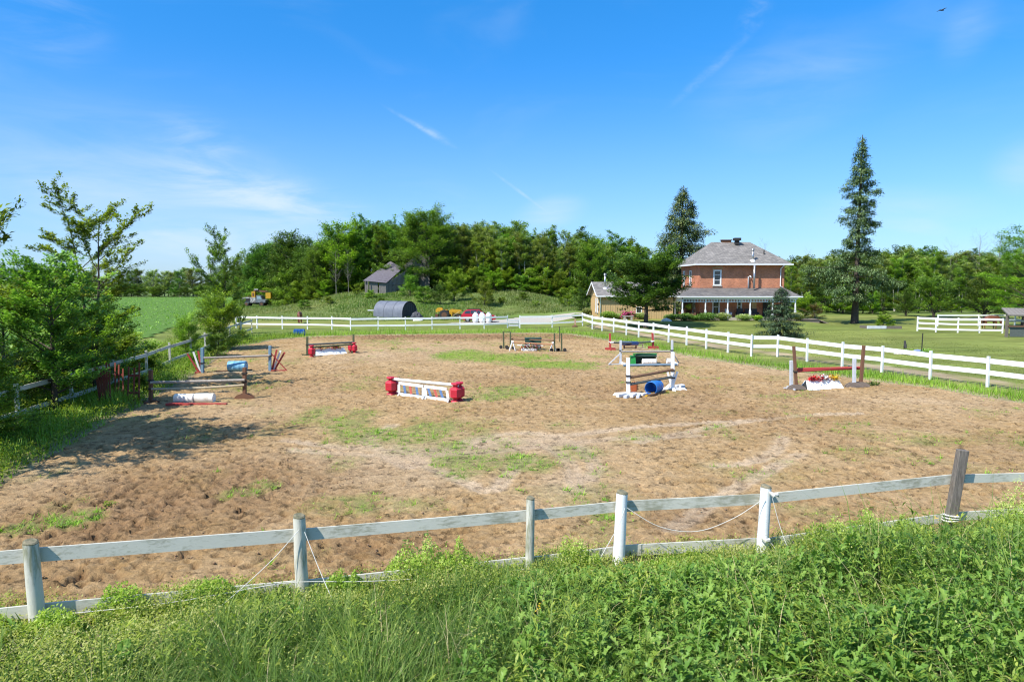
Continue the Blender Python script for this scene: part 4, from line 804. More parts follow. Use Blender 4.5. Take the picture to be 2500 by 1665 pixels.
# porch
pyf = 83.75; pxl, pxr = 20.9, 34.75; zpe = 3.32; zpw = 4.35
pr = MB(); fl_, fr = (pxl - .35, pyf - .35), (pxr + .65, pyf - .35)
Pv = [(fl_[0], fl_[1], zpe), (fr[0], fr[1], zpe), (hx1 + .02, hy0 - .02, zpw), (hx0 - .02, hy0 - .02, zpw), (fr[0], hy1, zpe), (hx1 + .02, hy1, zpw), (fl_[0], hy1 - 1, zpe), (hx0 - .02, hy1 - 1, zpw)]
pr.add(Pv, [(0, 1, 2, 3), (1, 4, 5, 2), (6, 0, 3, 7)]); part(pr, 'porch_roof', M['shingle_old'], H)
part(MB().prism([(fl_[0] + .02, fl_[1] + .02), (fr[0] - .02, fr[1] + .02), (fr[0] - .02, hy1), (hx1 + .01, hy1), (hx1 + .01, hy0 - .01), (hx0 - .01, hy0 - .01), (hx0 - .01, hy1 - 1), (fl_[0] + .02, hy1 - 1)], 2, zpe - .09, zpe - .03), 'porch_ceiling', M['trim'], H)
pf = MB(); pf.box(((fl_[0] + fr[0]) / 2, fl_[1] - .04, zpe - .03), (fr[0] - fl_[0] + .16, .07, .14)); pf.box(((fl_[0] + fr[0]) / 2, pyf, zpe - .22), (pxr - pxl + .2, .12, .26))
pf.box((fl_[0] - .04, (pyf + hy1 - 1) / 2, zpe - .03), (.07, hy1 - 1 - pyf + .6, .14)); pf.box((pxl, (pyf + hy1 - 1) / 2 + .2, zpe - .22), (.12, hy1 - 1 - pyf - .3, .26)); pf.box((fr[0] + .04, (pyf + hy1) / 2, zpe - .03), (.07, hy1 - pyf, .14)); part(pf, 'porch_fascia', M['trim'], H)
sp = MB(); xx = pxl + .1
while xx < pxr - .05: sp.box((xx, pyf, zpe - .51), (.07, .06, .30)); xx += .19
sp.box(((pxl + pxr) / 2, pyf, zpe - .68), (pxr - pxl, .07, .05))
yy = pyf + .3
while yy < hy1 - 1.4: sp.box((pxl, yy, zpe - .51), (.06, .07, .30)); yy += .19
part(sp, 'spindle_frieze', M['trim'], H, kind='stuff')
zdk = .72
for x_, y_ in [(pxl, pyf), (23.72, pyf), (26.45, pyf), (29.2, pyf), (31.95, pyf), (pxr - .02, pyf), (pxl, 87.6), (pxl, 91.4)]:
    po = MB(); po.box((x_, y_, zdk + .45), (.20, .20, .9)).tube([(x_, y_, zdk + .9), (x_, y_, zdk + 1.1), (x_, y_, 2.1), (x_, y_, zpe - .34)], [.11, .075, .085, .08], 10); part(po, 'porch_post', M['trim'], H)
part(MB().prism([(pxl - .25, pyf - .25), (pxr + .25, pyf - .25), (pxr + .25, hy0 - .02), (hx0 - .02, hy0 - .02), (hx0 - .02, hy1 - 1), (pxl - .25, hy1 - 1)], 2, .2, zdk), 'porch_floor', M['concrete'], H)
part(MB().box((at(1840, 760, hy0).x, hy0 - .05, 1.65), (.62, .08, 2.4)), 'door', M['tan'], H)
part(MB().box((at(1840, 760, hy0).x + 1.6, hy0 - .05, 1.55), (.95, .08, 2.15)), 'door', M['black'], H)
# deck and steps at the right end
dk = thing('deck', 'low grey wooden deck with steps at the right end of the porch', 'deck', (36.6, 84.6, 0))
for k in range(12): part(MB().box((36.5, 83.6 + k * .2, .50), (2.5, .185, .05)), 'board', M['deck'], dk)
part(MB().box((36.5, 84.7, .26), (2.4, 2.2, .40)), 'frame', M['deck'], dk)
for k in range(3): part(MB().box((38.0 + k * .32, 84.6, .36 - k * .14), (.36, 2.2, .05)), 'tread', M['deck'], dk); part(MB().box((37.86 + k * .32, 84.6, .26 - k * .13), (.04, 2.1, .15)), 'riser', M['black'], dk)
# porch furniture
def chair(x, y, mt_, label, rz, wd=.6, grp=None):
    t = thing('porch_chair', label, 'chair', (x, y, zdk), rz, grp)
    def lp(b, nm, m_=mt_): return b.build(nm, m_, t, world=False)
    lp(MB().box((0, 0, .42), (wd, .55, .12)), 'seat'); lp(MB().box((0, .26, .75), (wd, .10, .6)), 'backrest')
    for a in (-1, 1):
        lp(MB().box((a * (wd / 2 + .05), 0, .45), (.08, .55, .35)), 'armrest')
        for c in (-1, 1): lp(MB().box((a * wd * .42, c * .22, .18), (.06, .06, .36)), 'leg', M['black'])
    return t
chair(30.0, 85.4, M['darkcloth'], 'black cushioned sofa left of the beige door on the porch', 0, 1.5); chair(28.6, 85.5, M['darkcloth'], 'black armchair beside the post under the narrow porch window', 0, .8)
chair(26.9, 84.9, M['greypaint'], 'pale grey garden chair near the middle of the porch', .5, .55); chair(21.5, 86.2, M['brown'], 'brown wooden chair at the left corner of the porch', -1.2, .55)
chair(22.4, 84.6, M['brown'], 'brown wooden chair left of the patio table', -1.4, .5); chair(24.2, 84.7, M['brown'], 'brown wooden chair right of the patio table', 1.4, .5)
tb = thing('patio_table', 'dark round patio table at the left front of the porch', 'table', (23.3, 84.9, zdk)); MB().lathe((0, 0, .70), [(.6, 0), (.6, .04)], 16).build('tabletop', M['brown'], tb, world=False); MB().tube([(0, 0, 0), (0, 0, .7)], .05, 8).build('leg', M['black'], tb, world=False); MB().lathe((0, 0, 0), [(.3, 0), (.25, .04)], 12).build('base', M['black'], tb, world=False)

# ------------------------------------------------------------------ tan shed with battens
SH = thing('shed', 'tan board-and-batten outbuilding with grey gable roof left of the maple', 'shed', (15, 88, 0))
sx0, sx1, sy0, sy1, sze, szr = 11.22, 20.5, 87.0, 97.4, 3.28, 4.88; sym = (sy0 + sy1) / 2
wf = (at(1553, 754, sy0).x, at(1567, 754, sy0).x, 1.15, 1.95)
part(wall_holes(sy0, sx0, sx1, 0, sze, .15, [wf], 'y'), 'front_wall', M['tan'], SH); window(SH, *wf, sy0, 'y', 1, .08, bars=0)
gw = [(89.0, 89.9, 1.15, 2.95), (90.8, 91.7, 1.15, 2.95)]
part(wall_holes(sx0, sy0 + .15, sy1, 0, sze, .15, gw, 'x'), 'gable_wall', M['tan'], SH)
for g_ in gw: window(SH, *g_, sx0, 'x', 1, .16, bars=1)
part(MB().prism([(sy0, sze + .003), (sy1, sze + .003), (sym, szr)], 0, sx0, sx0 + .15), 'gable', M['tan'], SH)
part(MB().box((sx0 + .02 - .04, sym, sze + .0), (.05, sy1 - sy0, .07)), 'trim_board', M['tan'], SH)
part(MB().box(((sx0 + sx1) / 2, sy1 - .07, sze / 2), (sx1 - sx0 - .3, .15, sze)), 'back_wall', M['tan'], SH); part(MB().box((sx1 - .07, sym, sze / 2), (.14, sy1 - sy0 - .3, sze)), 'end_wall', M['tan'], SH)
xx = sx0 + .33
while xx < sx1:
    if wf[0] - .06 < xx < wf[1] + .06: part(MB().box((xx, sy0 - .02, .55), (.05, .035, 1.05)), 'batten', M['tan'], SH)
    else: part(MB().box((xx, sy0 - .02, sze / 2 + .02), (.05, .035, sze - .1)), 'batten', M['tan'], SH)
    xx += .31
yy = sy0 + .5
while yy < sy1:
    if not any(g_[0] - .1 < yy < g_[1] + .1 for g_ in gw): part(MB().box((sx0 - .02, yy, sze / 2), (.035, .05, sze - .1)), 'batten', M['tan'], SH)
    yy += .5
for q, yy in enumerate((90, 91.2, 92.2, 93.3, 94.6)): hh = (szr - sze) * (1 - abs(yy - sym) / (sym - sy0)) - .15; part(MB().box((sx0 - .02, yy, sze + .06 + hh / 2), (.035, .05, hh)), 'batten', M['tan'], SH)
sr = MB(); o_ = .45; sl_ = (szr - sze) / (sym - sy0); e0 = (sy0 - o_, sze - sl_ * o_ + .10); e1 = (sy1 + o_, sze - sl_ * o_ + .10)
sr.prism([e0, (sym, szr + .10), e1, (e1[0], e1[1] + .12), (sym, szr + .24), (e0[0], e0[1] + .12)], 0, sx0 - .5, sx1 + 1.2); srf = part(sr, 'roof', M['shingle'], SH)
part(MB().box(((sx0 + sx1) / 2, e0[0] - .05, e0[1] + .05), (sx1 - sx0 + 1.2, .08, .15)), 'gutter', M['trim'], SH)
bb = MB(); bb.bar((sx0 - .53, e0[0], e0[1] + .02), (sx0 - .53, sym, szr + .13), .05, .2); bb.bar((sx0 - .53, e1[0], e1[1] + .02), (sx0 - .53, sym, szr + .13), .05, .2); part(bb, 'bargeboard', M['trim'], SH)
part(MB().tube([(sx0 + .02, e0[0] - .03, e0[1]), (sx0 + .03, sy0 - .08, sze - .45), (sx0 + .03, sy0 - .08, .1)], .06, 8), 'downpipe', M['trim'], SH, smooth=True)
fx_ = at(1477, 700, 89.5).x; fz_ = sze + sl_ * 2.5
part(MB().tube([(fx_, 89.5, fz_ + .2), (fx_, 89.5, fz_ + 1.95)], .12, 12).lathe((fx_, 89.5, fz_ + 1.95), [(.2, 0), (.2, .07), (.14, .1), (.2, .16), (.17, .22)], 12), 'flue_pipe', M['steel'], srf, smooth=True)
part(MB().lathe((fx_, 89.5, fz_ + .05), [(.34, 0), (.26, .24), (.14, .3)], 12), 'flue_flashing', M['trim'], srf)
wl = MB(); wl.lathe((sx0 - .13, 87.9, 2.1), [(.0, 0), (.08, .05), (.1, .2), (.02, .3)], 8); part(wl, 'wall_lamp', M['black'], SH)
tor = MB(); tor.tube([(sx0 - .06, 88.2 + .2 * math.cos(a * .52), 1.62 + .2 * math.sin(a * .52)) for a in range(13)], .05, 6, caps=False); part(tor, 'wreath', M['grey_post'], SH)

# ------------------------------------------------------------------ old barn on the rise
by = 124.0; bgz = gz(-23, by) - .3
bl = at(892, 720, by).x; bc = at(942, 720, by).x; br = at(986, 720, by + 1).x
BN = thing('barn', 'collapsing grey board barn with a dark lean-to roof under the large tree', 'barn', (bl, by, bgz))
zE = at(892, 686, by).z; zP = at(955, 639, by + 5).z
rnb = random.Random(3); xx = bl
def plank(x0_, y0_, z0_, x1_, y1_, z1_): part(MB().bar((x0_, y0_, z0_), (x1_, y1_, z1_), .035, .235, up=(0, 0, 1) if abs(z1_ - z0_) < 1 else (1, 0, 0)), 'board', M['barnwood'], BN)
while xx < bc - .1:                   # left end wall boards under the eave
    if rnb.random() > .08: part(MB().box((xx + .125, by + rnb.uniform(-.02, .02), (bgz + zE) / 2 + rnb.uniform(-.05, .05)), (.235, .04, zE - bgz - .1)), 'board', M['barnwood'], BN)
    xx += .25
gx0, gy0, gx1, gy1 = bc, by, br, by + 3.0; n_b = 15       # gable side facing right, slanting back
for k in range(n_b):
    t = (k + .5) / n_b; x_, y_ = gx0 + (gx1 - gx0) * t, gy0 + (gy1 - gy0) * t; zt = zE - .3 + (zP - zE) * min(1, t * .62) - .1
    lo = bgz + (.9 if 8 <= k <= 11 else 0)
    part(MB().box((x_, y_, (lo + zt) / 2), (.21, .04, zt - lo), rz=math.atan2(gy1 - gy0, gx1 - gx0)), 'board', M['barnwood'], BN)
part(MB().bar((gx0, gy0 - .06, bgz + 1.95), (gx1, gy1 - .06, bgz + 1.95), .06, .14), 'girt', M['barnwood'], BN)
for k in range(13):                   # rear taller wall standing in the foliage
    x_ = at(991, 700, by + 6).x + .36 * k; zt = at(1010, 632, by + 6).z + .12 * k - .18 * abs(k - 6) + rnb.uniform(-.1, .1)
    part(MB().box((x_, by + 6, (bgz + 1.5 + zt) / 2), (.33, .05, zt - bgz - 1.5)), 'board', M['barnwood'], BN)
rl = [Vector((bl - .3, by - .4, zE + .05)), Vector((bc + .15, by - .35, zE - .35)), at(984, 655, by + 4.4), at(953, 638, by + 7)]
nrm = (rl[1] - rl[0]).cross(rl[3] - rl[0]).normalized() * -.12
b = MB(); b.add([*rl, *[p + nrm for p in rl]], [(0, 1, 2, 3), (7, 6, 5, 4), (0, 4, 5, 1), (1, 5, 6, 2), (2, 6, 7, 3), (3, 7, 4, 0)]); brf = part(b, 'roof', M['barnroof'], BN)
nn = -nrm.normalized() if nrm.z < 0 else nrm.normalized()
for k in range(1, 9):
    t = k / 9; b = MB(); b.bar(rl[0].lerp(rl[3], t) + nn * .02, rl[1].lerp(rl[2], t) + nn * .02, .05, .04); part(b, 'roof_seam', M['barnroof'], brf)
for x_ in (bl + .1, bl + .6): part(MB().bar((x_, by - .5, bgz), (x_, by - .45, zE), .12, .12), 'post', M['greybark'], BN)
part(MB().box((bc + 2, by + 4, bgz + 1.2), (5.5, .1, 2.6)), 'black_backing', M['black'], BN)  # flat black sheet set behind the barn boards

# ------------------------------------------------------------------ fabric shelter, covered pile
A0 = G(1022, 777); qx, qy = A0[0] - 1.9, A0[1] + 1.3
qx, qy = -14.3, 95.5; ang = R(-30)
QS = thing('fabric_shelter', 'dark grey arched fabric shelter standing in the tall grass', 'shelter', (qx, qy, gz(qx, qy) - .05), ang)
r_, ln_ = 1.65, 5.2; hz = .75
def arch(r_, n=14): return [(-r_, 0)] + [(r_ * math.cos(math.pi - math.pi * k / n), hz + r_ * math.sin(math.pi * k / n)) for k in range(n + 1)] + [(r_, 0)]
P_ = arch(r_); b = MB(); m_ = len(P_)   # length along local -x, open end towards +x... arch lies in the y-z plane
for x_ in (-ln_, 0): b.v += [(x_, a, z) for a, z in P_]
b.f += [(i, i + 1, m_ + i + 1, m_ + i) for i in range(m_ - 1)]
M['fabric'] = plain('grey_fabric', (.115, .125, .155), (.155, .165, .195), 2, .55, .2); b.build('cover', M['fabric'], QS, world=False, smooth=True)
b = MB(); b.v = [(-.15, a * .97, z * .97) for a, z in P_]; b.f = [tuple(range(m_))]; b.build('end_panel', M['tarp'], QS, world=False); b = MB(); b.v = [(-ln_ + .1, a * .97, z * .97) for a, z in P_]; b.f = [tuple(range(m_))]; b.build('end_panel', M['fabric'], QS, world=False)
for x_ in (-.02, -1.7, -3.4):
    b = MB(); b.tube([(x_, a * 1.01, z * 1.01) for a, z in P_], .022, 5); b.build('hoop', M['fabric'], QS, world=False)
for k in range(7): b = MB(); b.bar((-.12, -1.3 + .43 * k, .1), (-.12, -1.2 + .40 * k, 1.7 + .5 * math.sin(k / 6 * 3.14)), .03, .05); b.build('fold', M['tarp'], QS, world=False)
def heap(name, label, cat, px0, px1, base, toppx, mat, Yd, seed, depth=1.0):
    p0, p1 = at(px0, base, Yd), at(px1, base, Yd); ht = at(px0, toppx, Yd).z - p0.z; cx_ = (p0.x + p1.x) / 2; wd = (p1.x - p0.x) / 2; g_ = gz(cx_, Yd); rn = np.random.default_rng(seed)
    nu, nv = 14, 8; vs_ = []; fs_ = []
    for j in range(nv + 1):
        for i in range(nu):
            t = 2 * math.pi * i / nu; q = j / nv; rr = (1 - q ** 2.2 * .9) * (1 + rn.normal(0, .06)); vs_.append((cx_ + wd * rr * math.cos(t), Yd + depth * wd * rr * math.sin(t), g_ + ht * (q ** .8) * (1 + .12 * rn.normal())))
    for j in range(nv):
        for i in range(nu): fs_.append((j * nu + i, j * nu + (i + 1) % nu, (j + 1) * nu + (i + 1) % nu, (j + 1) * nu + i))
    fs_.append(tuple(nv * nu + i for i in range(nu))); b = MB().add(vs_, fs_)
    return solo(b, name, mat, label, cat, (cx_, Yd, g_))
heap('covered_pile', 'lumpy pile under a dark grey tarp beside the fabric shelter', 'pile', 1000, 1034, 780, 760, M['tarp'], 91.5, 2, .7)
heap('white_sheet', 'crumpled white sheet at the foot of the tarp-covered pile', 'sheet', 1008, 1032, 781, 774, M['trim'], 90.0, 5, .4)
heap('white_bag', 'small white bag in the grass left of the fabric shelter opening', 'bag', 968, 978, 770, 767, M['trim'], 93.5, 6, .6)
solo(MB().box((at(909, 763, 100).x, 100, gz(-20, 100) + .5), (1.3, .3, .12)), 'plank', M['trim'], 'white plank lying in the meadow left of the fabric shelter', 'plank', (at(909, 763, 100).x, 100, gz(-20, 100) + .5))

# ------------------------------------------------------------------ jumps on the sand
def post_at(bx_, by_, tx, ty):
    x, y = G(bx_, by_); t = at(tx, ty, y); return Vector((x, y, 0)), t
def standard(bx_, by_, tx, ty, w_, mat, label, feet='plank', fm=None, cup=None, brace=None, cat='jump standard', group=None):
    a, t = post_at(bx_, by_, tx, ty); r_ = thing('jump_standard', label, cat, a, 0, group); fm = fm or mat
    part(MB().bar(a, t, w_, w_, up=(0, 1, 0)), 'upright', mat, r_, bevel=.008)
    if feet == 'plank':
        for s in (-1, 1): part(MB().bar(a + Vector((-.02, s * .40, .045)), a + Vector((-.02, s * .05, .045)), .10, .09), 'foot', fm, r_); part(MB().bar(a + Vector((s * .36, .0, .04)), a + Vector((s * .055, 0, .04)), .09, .08), 'foot', fm, r_)
    elif feet == 'disc':
        for s in (-1, 1):
            pr_ = [(a.x + .42 * math.cos(math.pi * k / 8), .02 + .24 * math.sin(math.pi * k / 8)) for k in range(9)]
            part(MB().prism(pr_, 1, a.y + s * .085 - .02, a.y + s * .085 + .02), 'foot', fm, r_)
    elif feet == 'block':
        for s in (-1, 1): part(MB().box((a.x, a.y + s * (w_ / 2 + .05), .09), (.75, .09, .18)), 'foot', fm, r_)
        part(MB().box((a.x, a.y, .05), (.10, .9, .10)), 'foot', fm, r_)
    elif feet == 'wheel':
        for s in (-1, 1): part(MB().lathe((a.x + s * .22, a.y + .0, .12), [(.13, -.05), (.13, .05)], 10, axis=(0, 1, 0)), 'foot', M['black'], r_)
    elif feet == 'wedge':
        for s in (-1, 1):
            part(MB().prism([(a.x + s * .06, 0), (a.x + s * .7, 0), (a.x + s * .58, .13), (a.x + s * .06, .15)], 1, a.y - .07, a.y + .07), 'foot', fm, r_)
            part(MB().prism([(a.y + s * .08, 0), (a.y + s * .42, 0), (a.y + s * .34, .13), (a.y + s * .08, .16)], 0, a.x - .06, a.x + .06), 'foot', fm, r_)
    if cup is not None:
        for c_ in (cup if hasattr(cup, '__len__') else [cup]): cc_ = a.lerp(t, c_); part(MB().box(cc_ + Vector((0, -.0, 0)), (w_ + .05, w_ + .06, .06)), 'cup', M['black'] if mat is not M['red_wood'] else M['jwhite'], r_)
    return r_
def pole(x0, y0, x1, y1, Y0_, Y1_, r_, mat, label, sag=0.0, name='jump_pole', tips=None, cat='jump pole', n=10):
    a, b_ = at(x0, y0, Y0_), at(x1, y1, Y1_); c_ = (a + b_) / 2; pts_ = [a.lerp(b_, t) - Vector((0, 0, sag * 4 * t * (1 - t))) for t in [k / 8 for k in range(9)]]
    mid = pts_ if not tips else [a.lerp(b_, .06)] + pts_[1:-1] + [a.lerp(b_, .94)]
    if tips:
        t_ = thing(name, label, cat, c_); part(MB().tube(mid, r_, n), 'pole', mat, t_, smooth=False); part(MB().tube([a, a.lerp(b_, .058)], r_ * 1.02, n), 'end', tips, t_); part(MB().tube([a.lerp(b_, .942), b_], r_ * 1.02, n), 'end', tips, t_); return t_
    return solo(MB().tube(mid, r_, n), name, mat, label, cat, c_)
def barrel(cx_, by_, px_len, dia, yaw, mat, label, name='barrel', length=.9, cat='barrel', open_end=False, Yd=None, group=None):
    x, y = G(cx_, by_); ax = Vector((math.cos(yaw), math.sin(yaw), 0)); c = Vector((x, y, dia / 2 + .0)); r_ = dia / 2; L2 = length / 2
    t = thing(name, label, cat, c, 0, group)
    prof = [(r_ * .96, -L2), (r_, -L2 + .03), (r_ * .975, -L2 + .05), (r_ * .985, -L2 * .34), (r_ * 1.015, -L2 * .31), (r_ * .985, -L2 * .28), (r_ * .985, L2 * .28), (r_ * 1.015, L2 * .31), (r_ * .985, L2 * .34), (r_ * .975, L2 - .05), (r_, L2 - .03), (r_ * .96, L2)]
    if open_end:
        b = MB(); n = 24; vs_ = []; q = Vector((0, 0, 1)).rotation_difference(ax); full = prof + [(r_ * .90, L2), (r_ * .93, L2 - .04), (r_ * .93, -L2 + .05), (.01, -L2 + .05)]
        b.lathe(c, full, n, axis=ax); b.f = b.f[:-1]; part(b, 'drum', mat, t, smooth=True)
    else: part(MB().lathe(c, prof, 24, axis=ax), 'drum', mat, t, smooth=True)
    for s in (-1, 1):
        if open_end and s > 0: continue
        part(MB().lathe(c + ax * s * (L2 + .004), [(r_ * .9, -.004), (r_ * .88, .006)], 20, axis=ax * s), 'lid', mat, t)
        cc = c + ax * s * (L2 + .012) + Vector((0, 0, r_ * .6)); part(MB().lathe(cc, [(.03, -.004), (.03, .01)], 8, axis=ax * s), 'bung', M['black'], t)
    return t
def redblock(cx_, by_, label, h_=.78, wd=.50, rz=.3):
    x, y = G(cx_, by_); a = Vector((x, y, 0)); t = thing('jump_block', label, 'jump block', a); n = 6
    def ring(r_, z): return [(x + r_ * math.cos(rz + math.pi * 2 * (k + .5) / n), y + r_ * math.sin(rz + math.pi * 2 * (k + .5) / n), z) for k in range(n)]
    R0 = wd / 2
    def loft(lv, nm):
        b = MB(); vs_ = []
        for r_, z in lv: vs_ += ring(r_, z)
        fs_ = [(i * n + k, i * n + (k + 1) % n, (i + 1) * n + (k + 1) % n, (i + 1) * n + k) for i in range(len(lv) - 1) for k in range(n)] + [tuple(range(n))[::-1], tuple((len(lv) - 1) * n + k for k in range(n))]
        b.add(vs_, fs_); part(b, nm, M['red'], t, bevel=.006)
    loft([(R0 * .82, 0), (R0 * .72, h_ * .05), (R0 * .38, h_ * .12), (R0 * .38, h_ * .18)], 'base'); loft([(R0 * .5, h_ * .181), (R0, h_ * .27), (R0, h_ * .68), (R0 * .5, h_ * .80)], 'body'); loft([(R0 * .40, h_ * .801), (R0 * .40, h_ * .88), (R0 * .78, h_ * .93), (R0 * .70, h_)], 'cap')
    return t
def flowers(name, label, pts_, mats, size, seed, per=26, spread=.07):
    t = thing(name, label, 'flowers', pts_[0]); rn = np.random.default_rng(seed); o0 = np.array(pts_[0])
    for mi, mt_ in enumerate(mats):
        sel = pts_[mi::len(mats)]
        if not sel: continue
        pos = np.concatenate([np.array(p)[None] + rn.normal(0, spread, (per, 3)) for p in sel]) - o0; n_ = len(pos)
        V_, F_, r_ = scatter(RHOMB, RHOMBF, pos, rn.random(n_) * 6.28, rn.uniform(-.5, 1.2, n_), rn.uniform(size * .6, size * 1.3, n_), rn.uniform(size * .5, size, n_))
        o = obj('blooms', new_mesh('blooms', V_, F_, mt_), t); o['kind'] = 'stuff'
    return t
def wedge_box(x0, y0, x1, y1, h_, label, depth=.5):
    """low white A-frame flower box, lit slope towards the camera"""
    a, b_ = Vector((*G(x0, y0), 0)), Vector((*G(x1, y1), 0)); d = (b_ - a).normalized(); n_ = Vector((-d.y, d.x, 0)); t = thing('flower_box', label, 'flower box', a)
    up = Vector((0, 0, h_)); q = a + n_ * depth * .5; r_ = b_ + n_ * depth * .5
    part(MB().add([a, b_, r_ + up - d * .12, q + up + d * .12, a + n_ * .04, b_ + n_ * .04, r_ + up - d * .12 + n_ * .04 , q + up + d * .12 + n_ * .04], [(0, 1, 2, 3), (7, 6, 5, 4), (0, 4, 5, 1), (1, 5, 6, 2), (2, 6, 7, 3), (3, 7, 4, 0)]), 'front_board', M['jwhite'], t)
    a2, b2 = a + n_ * depth, b_ + n_ * depth
    part(MB().add([a2, b2, r_ + up - d * .12 + n_ * .06, q + up + d * .12 + n_ * .06, a2 + n_ * .04, b2 + n_ * .04, r_ + up - d * .12 + n_ * .1, q + up + d * .12 + n_ * .1], [(0, 1, 2, 3), (7, 6, 5, 4), (0, 4, 5, 1), (1, 5, 6, 2), (2, 6, 7, 3), (3, 7, 4, 0)]), 'back_board', M['jwhite'], t)
    part(MB().add([a + d * .03 + n_ * .05, a2 + d * .03 - n_ * .02, q + up + d * .15 + n_ * .03 - Vector((0, 0, .05))], [(0, 1, 2)]), 'end_panel', M['black'], t)
    return t, a, b_, q + up, r_ + up

# A: brown standards with white roll (left, nearest)
yA0, yA1 = G(368, 982)[1], G(597, 975)[1]
standard(368, 982, 368, 903, .14, M['brown'], 'dark brown jump standard in the shade at the left end of the nearest left jump', 'plank', cup=[.42, .68]); standard(597, 975, 597, 897, .14, M['brown'], 'sunlit brown jump standard right of the white roll', 'disc', cup=[.55, .82])
pole(367, 934, 597, 928, yA0 - .1, yA1 - .1, .06, M['greypole'], 'weathered grey upper pole above the white roll'); pole(369, 950, 596, 940, yA0 - .1, yA1 - .1, .05, M['palewood'], 'pale peeled lower pole above the white roll', sag=.04)
x, y = G(477, 985); RW = thing('foam_roll', 'long white stained plastic roll lying under the nearest left jump', 'roll', (x, y, .2), 0)
M['roll'] = plain('stained_white_plastic', (.78, .76, .70), (.50, .44, .34), 3.0, .6, 0, (1, 1, 1), (.52, .78))
x0_, x1_ = G(428, 985)[0], G(526, 983)[0]
for q in range(2):
    xa = x0_ + (x1_ - x0_) * q * .5 + .005 * q; xb = x0_ + (x1_ - x0_) * (q + 1) * .5 - .01
    part(MB().lathe((xa, y - .02 + .10 * q, .21), [(.19, 0), (.205, .02), (.205, xb - xa - .02), (.19, xb - xa)], 24, axis=(1, .05, 0)), 'roll_section', M['roll'], RW, smooth=False)
solo(MB().box((*G(480, 990), .05), (2.45, .16, .09), rz=.02).box((*G(430, 989), .055), (.5, .2, .1), rz=.1), 'ground_board', M['red_wood'], 'faded red board on the sand in front of the white roll', 'board', (*G(480, 990), .05))
# B: blue standards with pale blue barrel
yB0, yB1 = G(494, 911)[1], G(659, 906)[1]
def fan(bx_, by_, tops, mats, label):
    x, y = G(bx_, by_); t = thing('jump_wing', label, 'jump wing', (x, y, 0))
    for i, ((tx, ty), mt_) in enumerate(zip(tops, mats)): part(MB().bar((x + .05 * (i - 1), y + .06 * i, .02), at(tx, ty, y + .1 * i - .1), .10, .04, up=(0, 1, 0)), 'slat', mt_, t)
    part(MB().box((x, y, .04), (.35, .5, .08)), 'foot', M['red_wood'], t); return t
standard(494, 911, 494, 849, .15, M['bluepaint'], 'blue jump standard at the left end beside the weeds', 'none', cup=.40); fan(488, 910, [(457, 863), (472, 859), (484, 857)], [M['red_wood'], M['jwhite'], M['red_wood']], 'fan of red and white slats left of the blue standard near the weeds')
standard(659, 906, 659, 844, .14, M['bluepaint'], 'blue-grey jump standard right of the pale blue barrel', 'none', cup=.60); fan(666, 905, [(675.5, 854), (685, 856), (695, 860)], [M['red_wood'], M['jwhite'], M['red_wood']], 'fan of red and white slats right of the blue-grey standard')
x, y = G(676, 905); solo(MB().bar(at(661, 862, yB1), (x + .55, y, .03), .06, .05).box((x + .1, y - .1, .03), (1.0, .07, .06)), 'brace', M['red_wood'], 'dark red brace and ground bar behind the right slat fan', 'brace', (x, y, 0))
pole(497, 874, 658, 868.5, yB0 - .1, yB1 - .1, .06, M['greypole'], 'grey white pole above the pale blue barrel')
barrel(580, 907, 50, .60, .06, M['paleblue'], 'faded pale blue plastic barrel on its side below the grey pole', length=.98)
pole(523, 907, 616, 903, G(523, 909)[1], G(616, 905)[1], .05, M['brownpole'], 'dark pole on the sand behind the pale blue barrel', name='ground_pole'); pole(520, 911, 617, 907.5, G(520, 913)[1], G(617, 909)[1], .04, M['palewood'], 'thin pale pole on the sand in front of the pale blue barrel', name='ground_pole')
# slatted red wing panels leaning in the weeds
def panel(cols, ytop, ybot, Yd, label, w_=.062, rails=True):
    xs_ = [at(c[0], ybot, Yd) for c in cols]; t = thing('slat_panel', label, 'panel', (xs_[len(xs_) // 2].x, Yd, 0))
    for i, c in enumerate(cols):
        a = at(c[1], c[3] if len(c) > 3 else ybot, Yd); b_ = at(c[0], c[2] if len(c) > 2 else ytop, Yd + .12); a.z = max(a.z, .0)
        part(MB().bar(a, b_, w_, .03, up=(0, 1, 0)), 'slat', M['redbrown'], t)
    if rails:
        for q in (.25, .72):
            a0 = at(cols[0][1], ybot, Yd).lerp(at(cols[0][0], ytop, Yd + .12), q); a1 = at(cols[-1][1], ybot, Yd).lerp(at(cols[-1][0], ytop, Yd + .12), q); a0.y += .05; a1.y += .05
            part(MB().bar(a0, a1, .03, .09), 'crossbar', M['redbrown'], t)
    return t
panel([(232, 245, 896), (237, 249, 900), (243, 253, 900), (249, 257, 901), (254, 261, 899), (259, 264, 885), (266, 269, 888)], 898, 990, 27.8, 'tall red brown slatted wing panel leaning nearest the left fence')
panel([(281, 281, 885, 958), (290, 289, 890, 966), (300, 301, 900, 972)], 892, 976, 29.2, 'reddish slatted panel with three boards in the weeds left of the dark standard'); panel([(314, 312, 896, 979), (328, 326, 897, 984), (340, 339, 886, 984)], 892, 982, 28.5, 'brown slatted panel with three boards beside the dark standard')

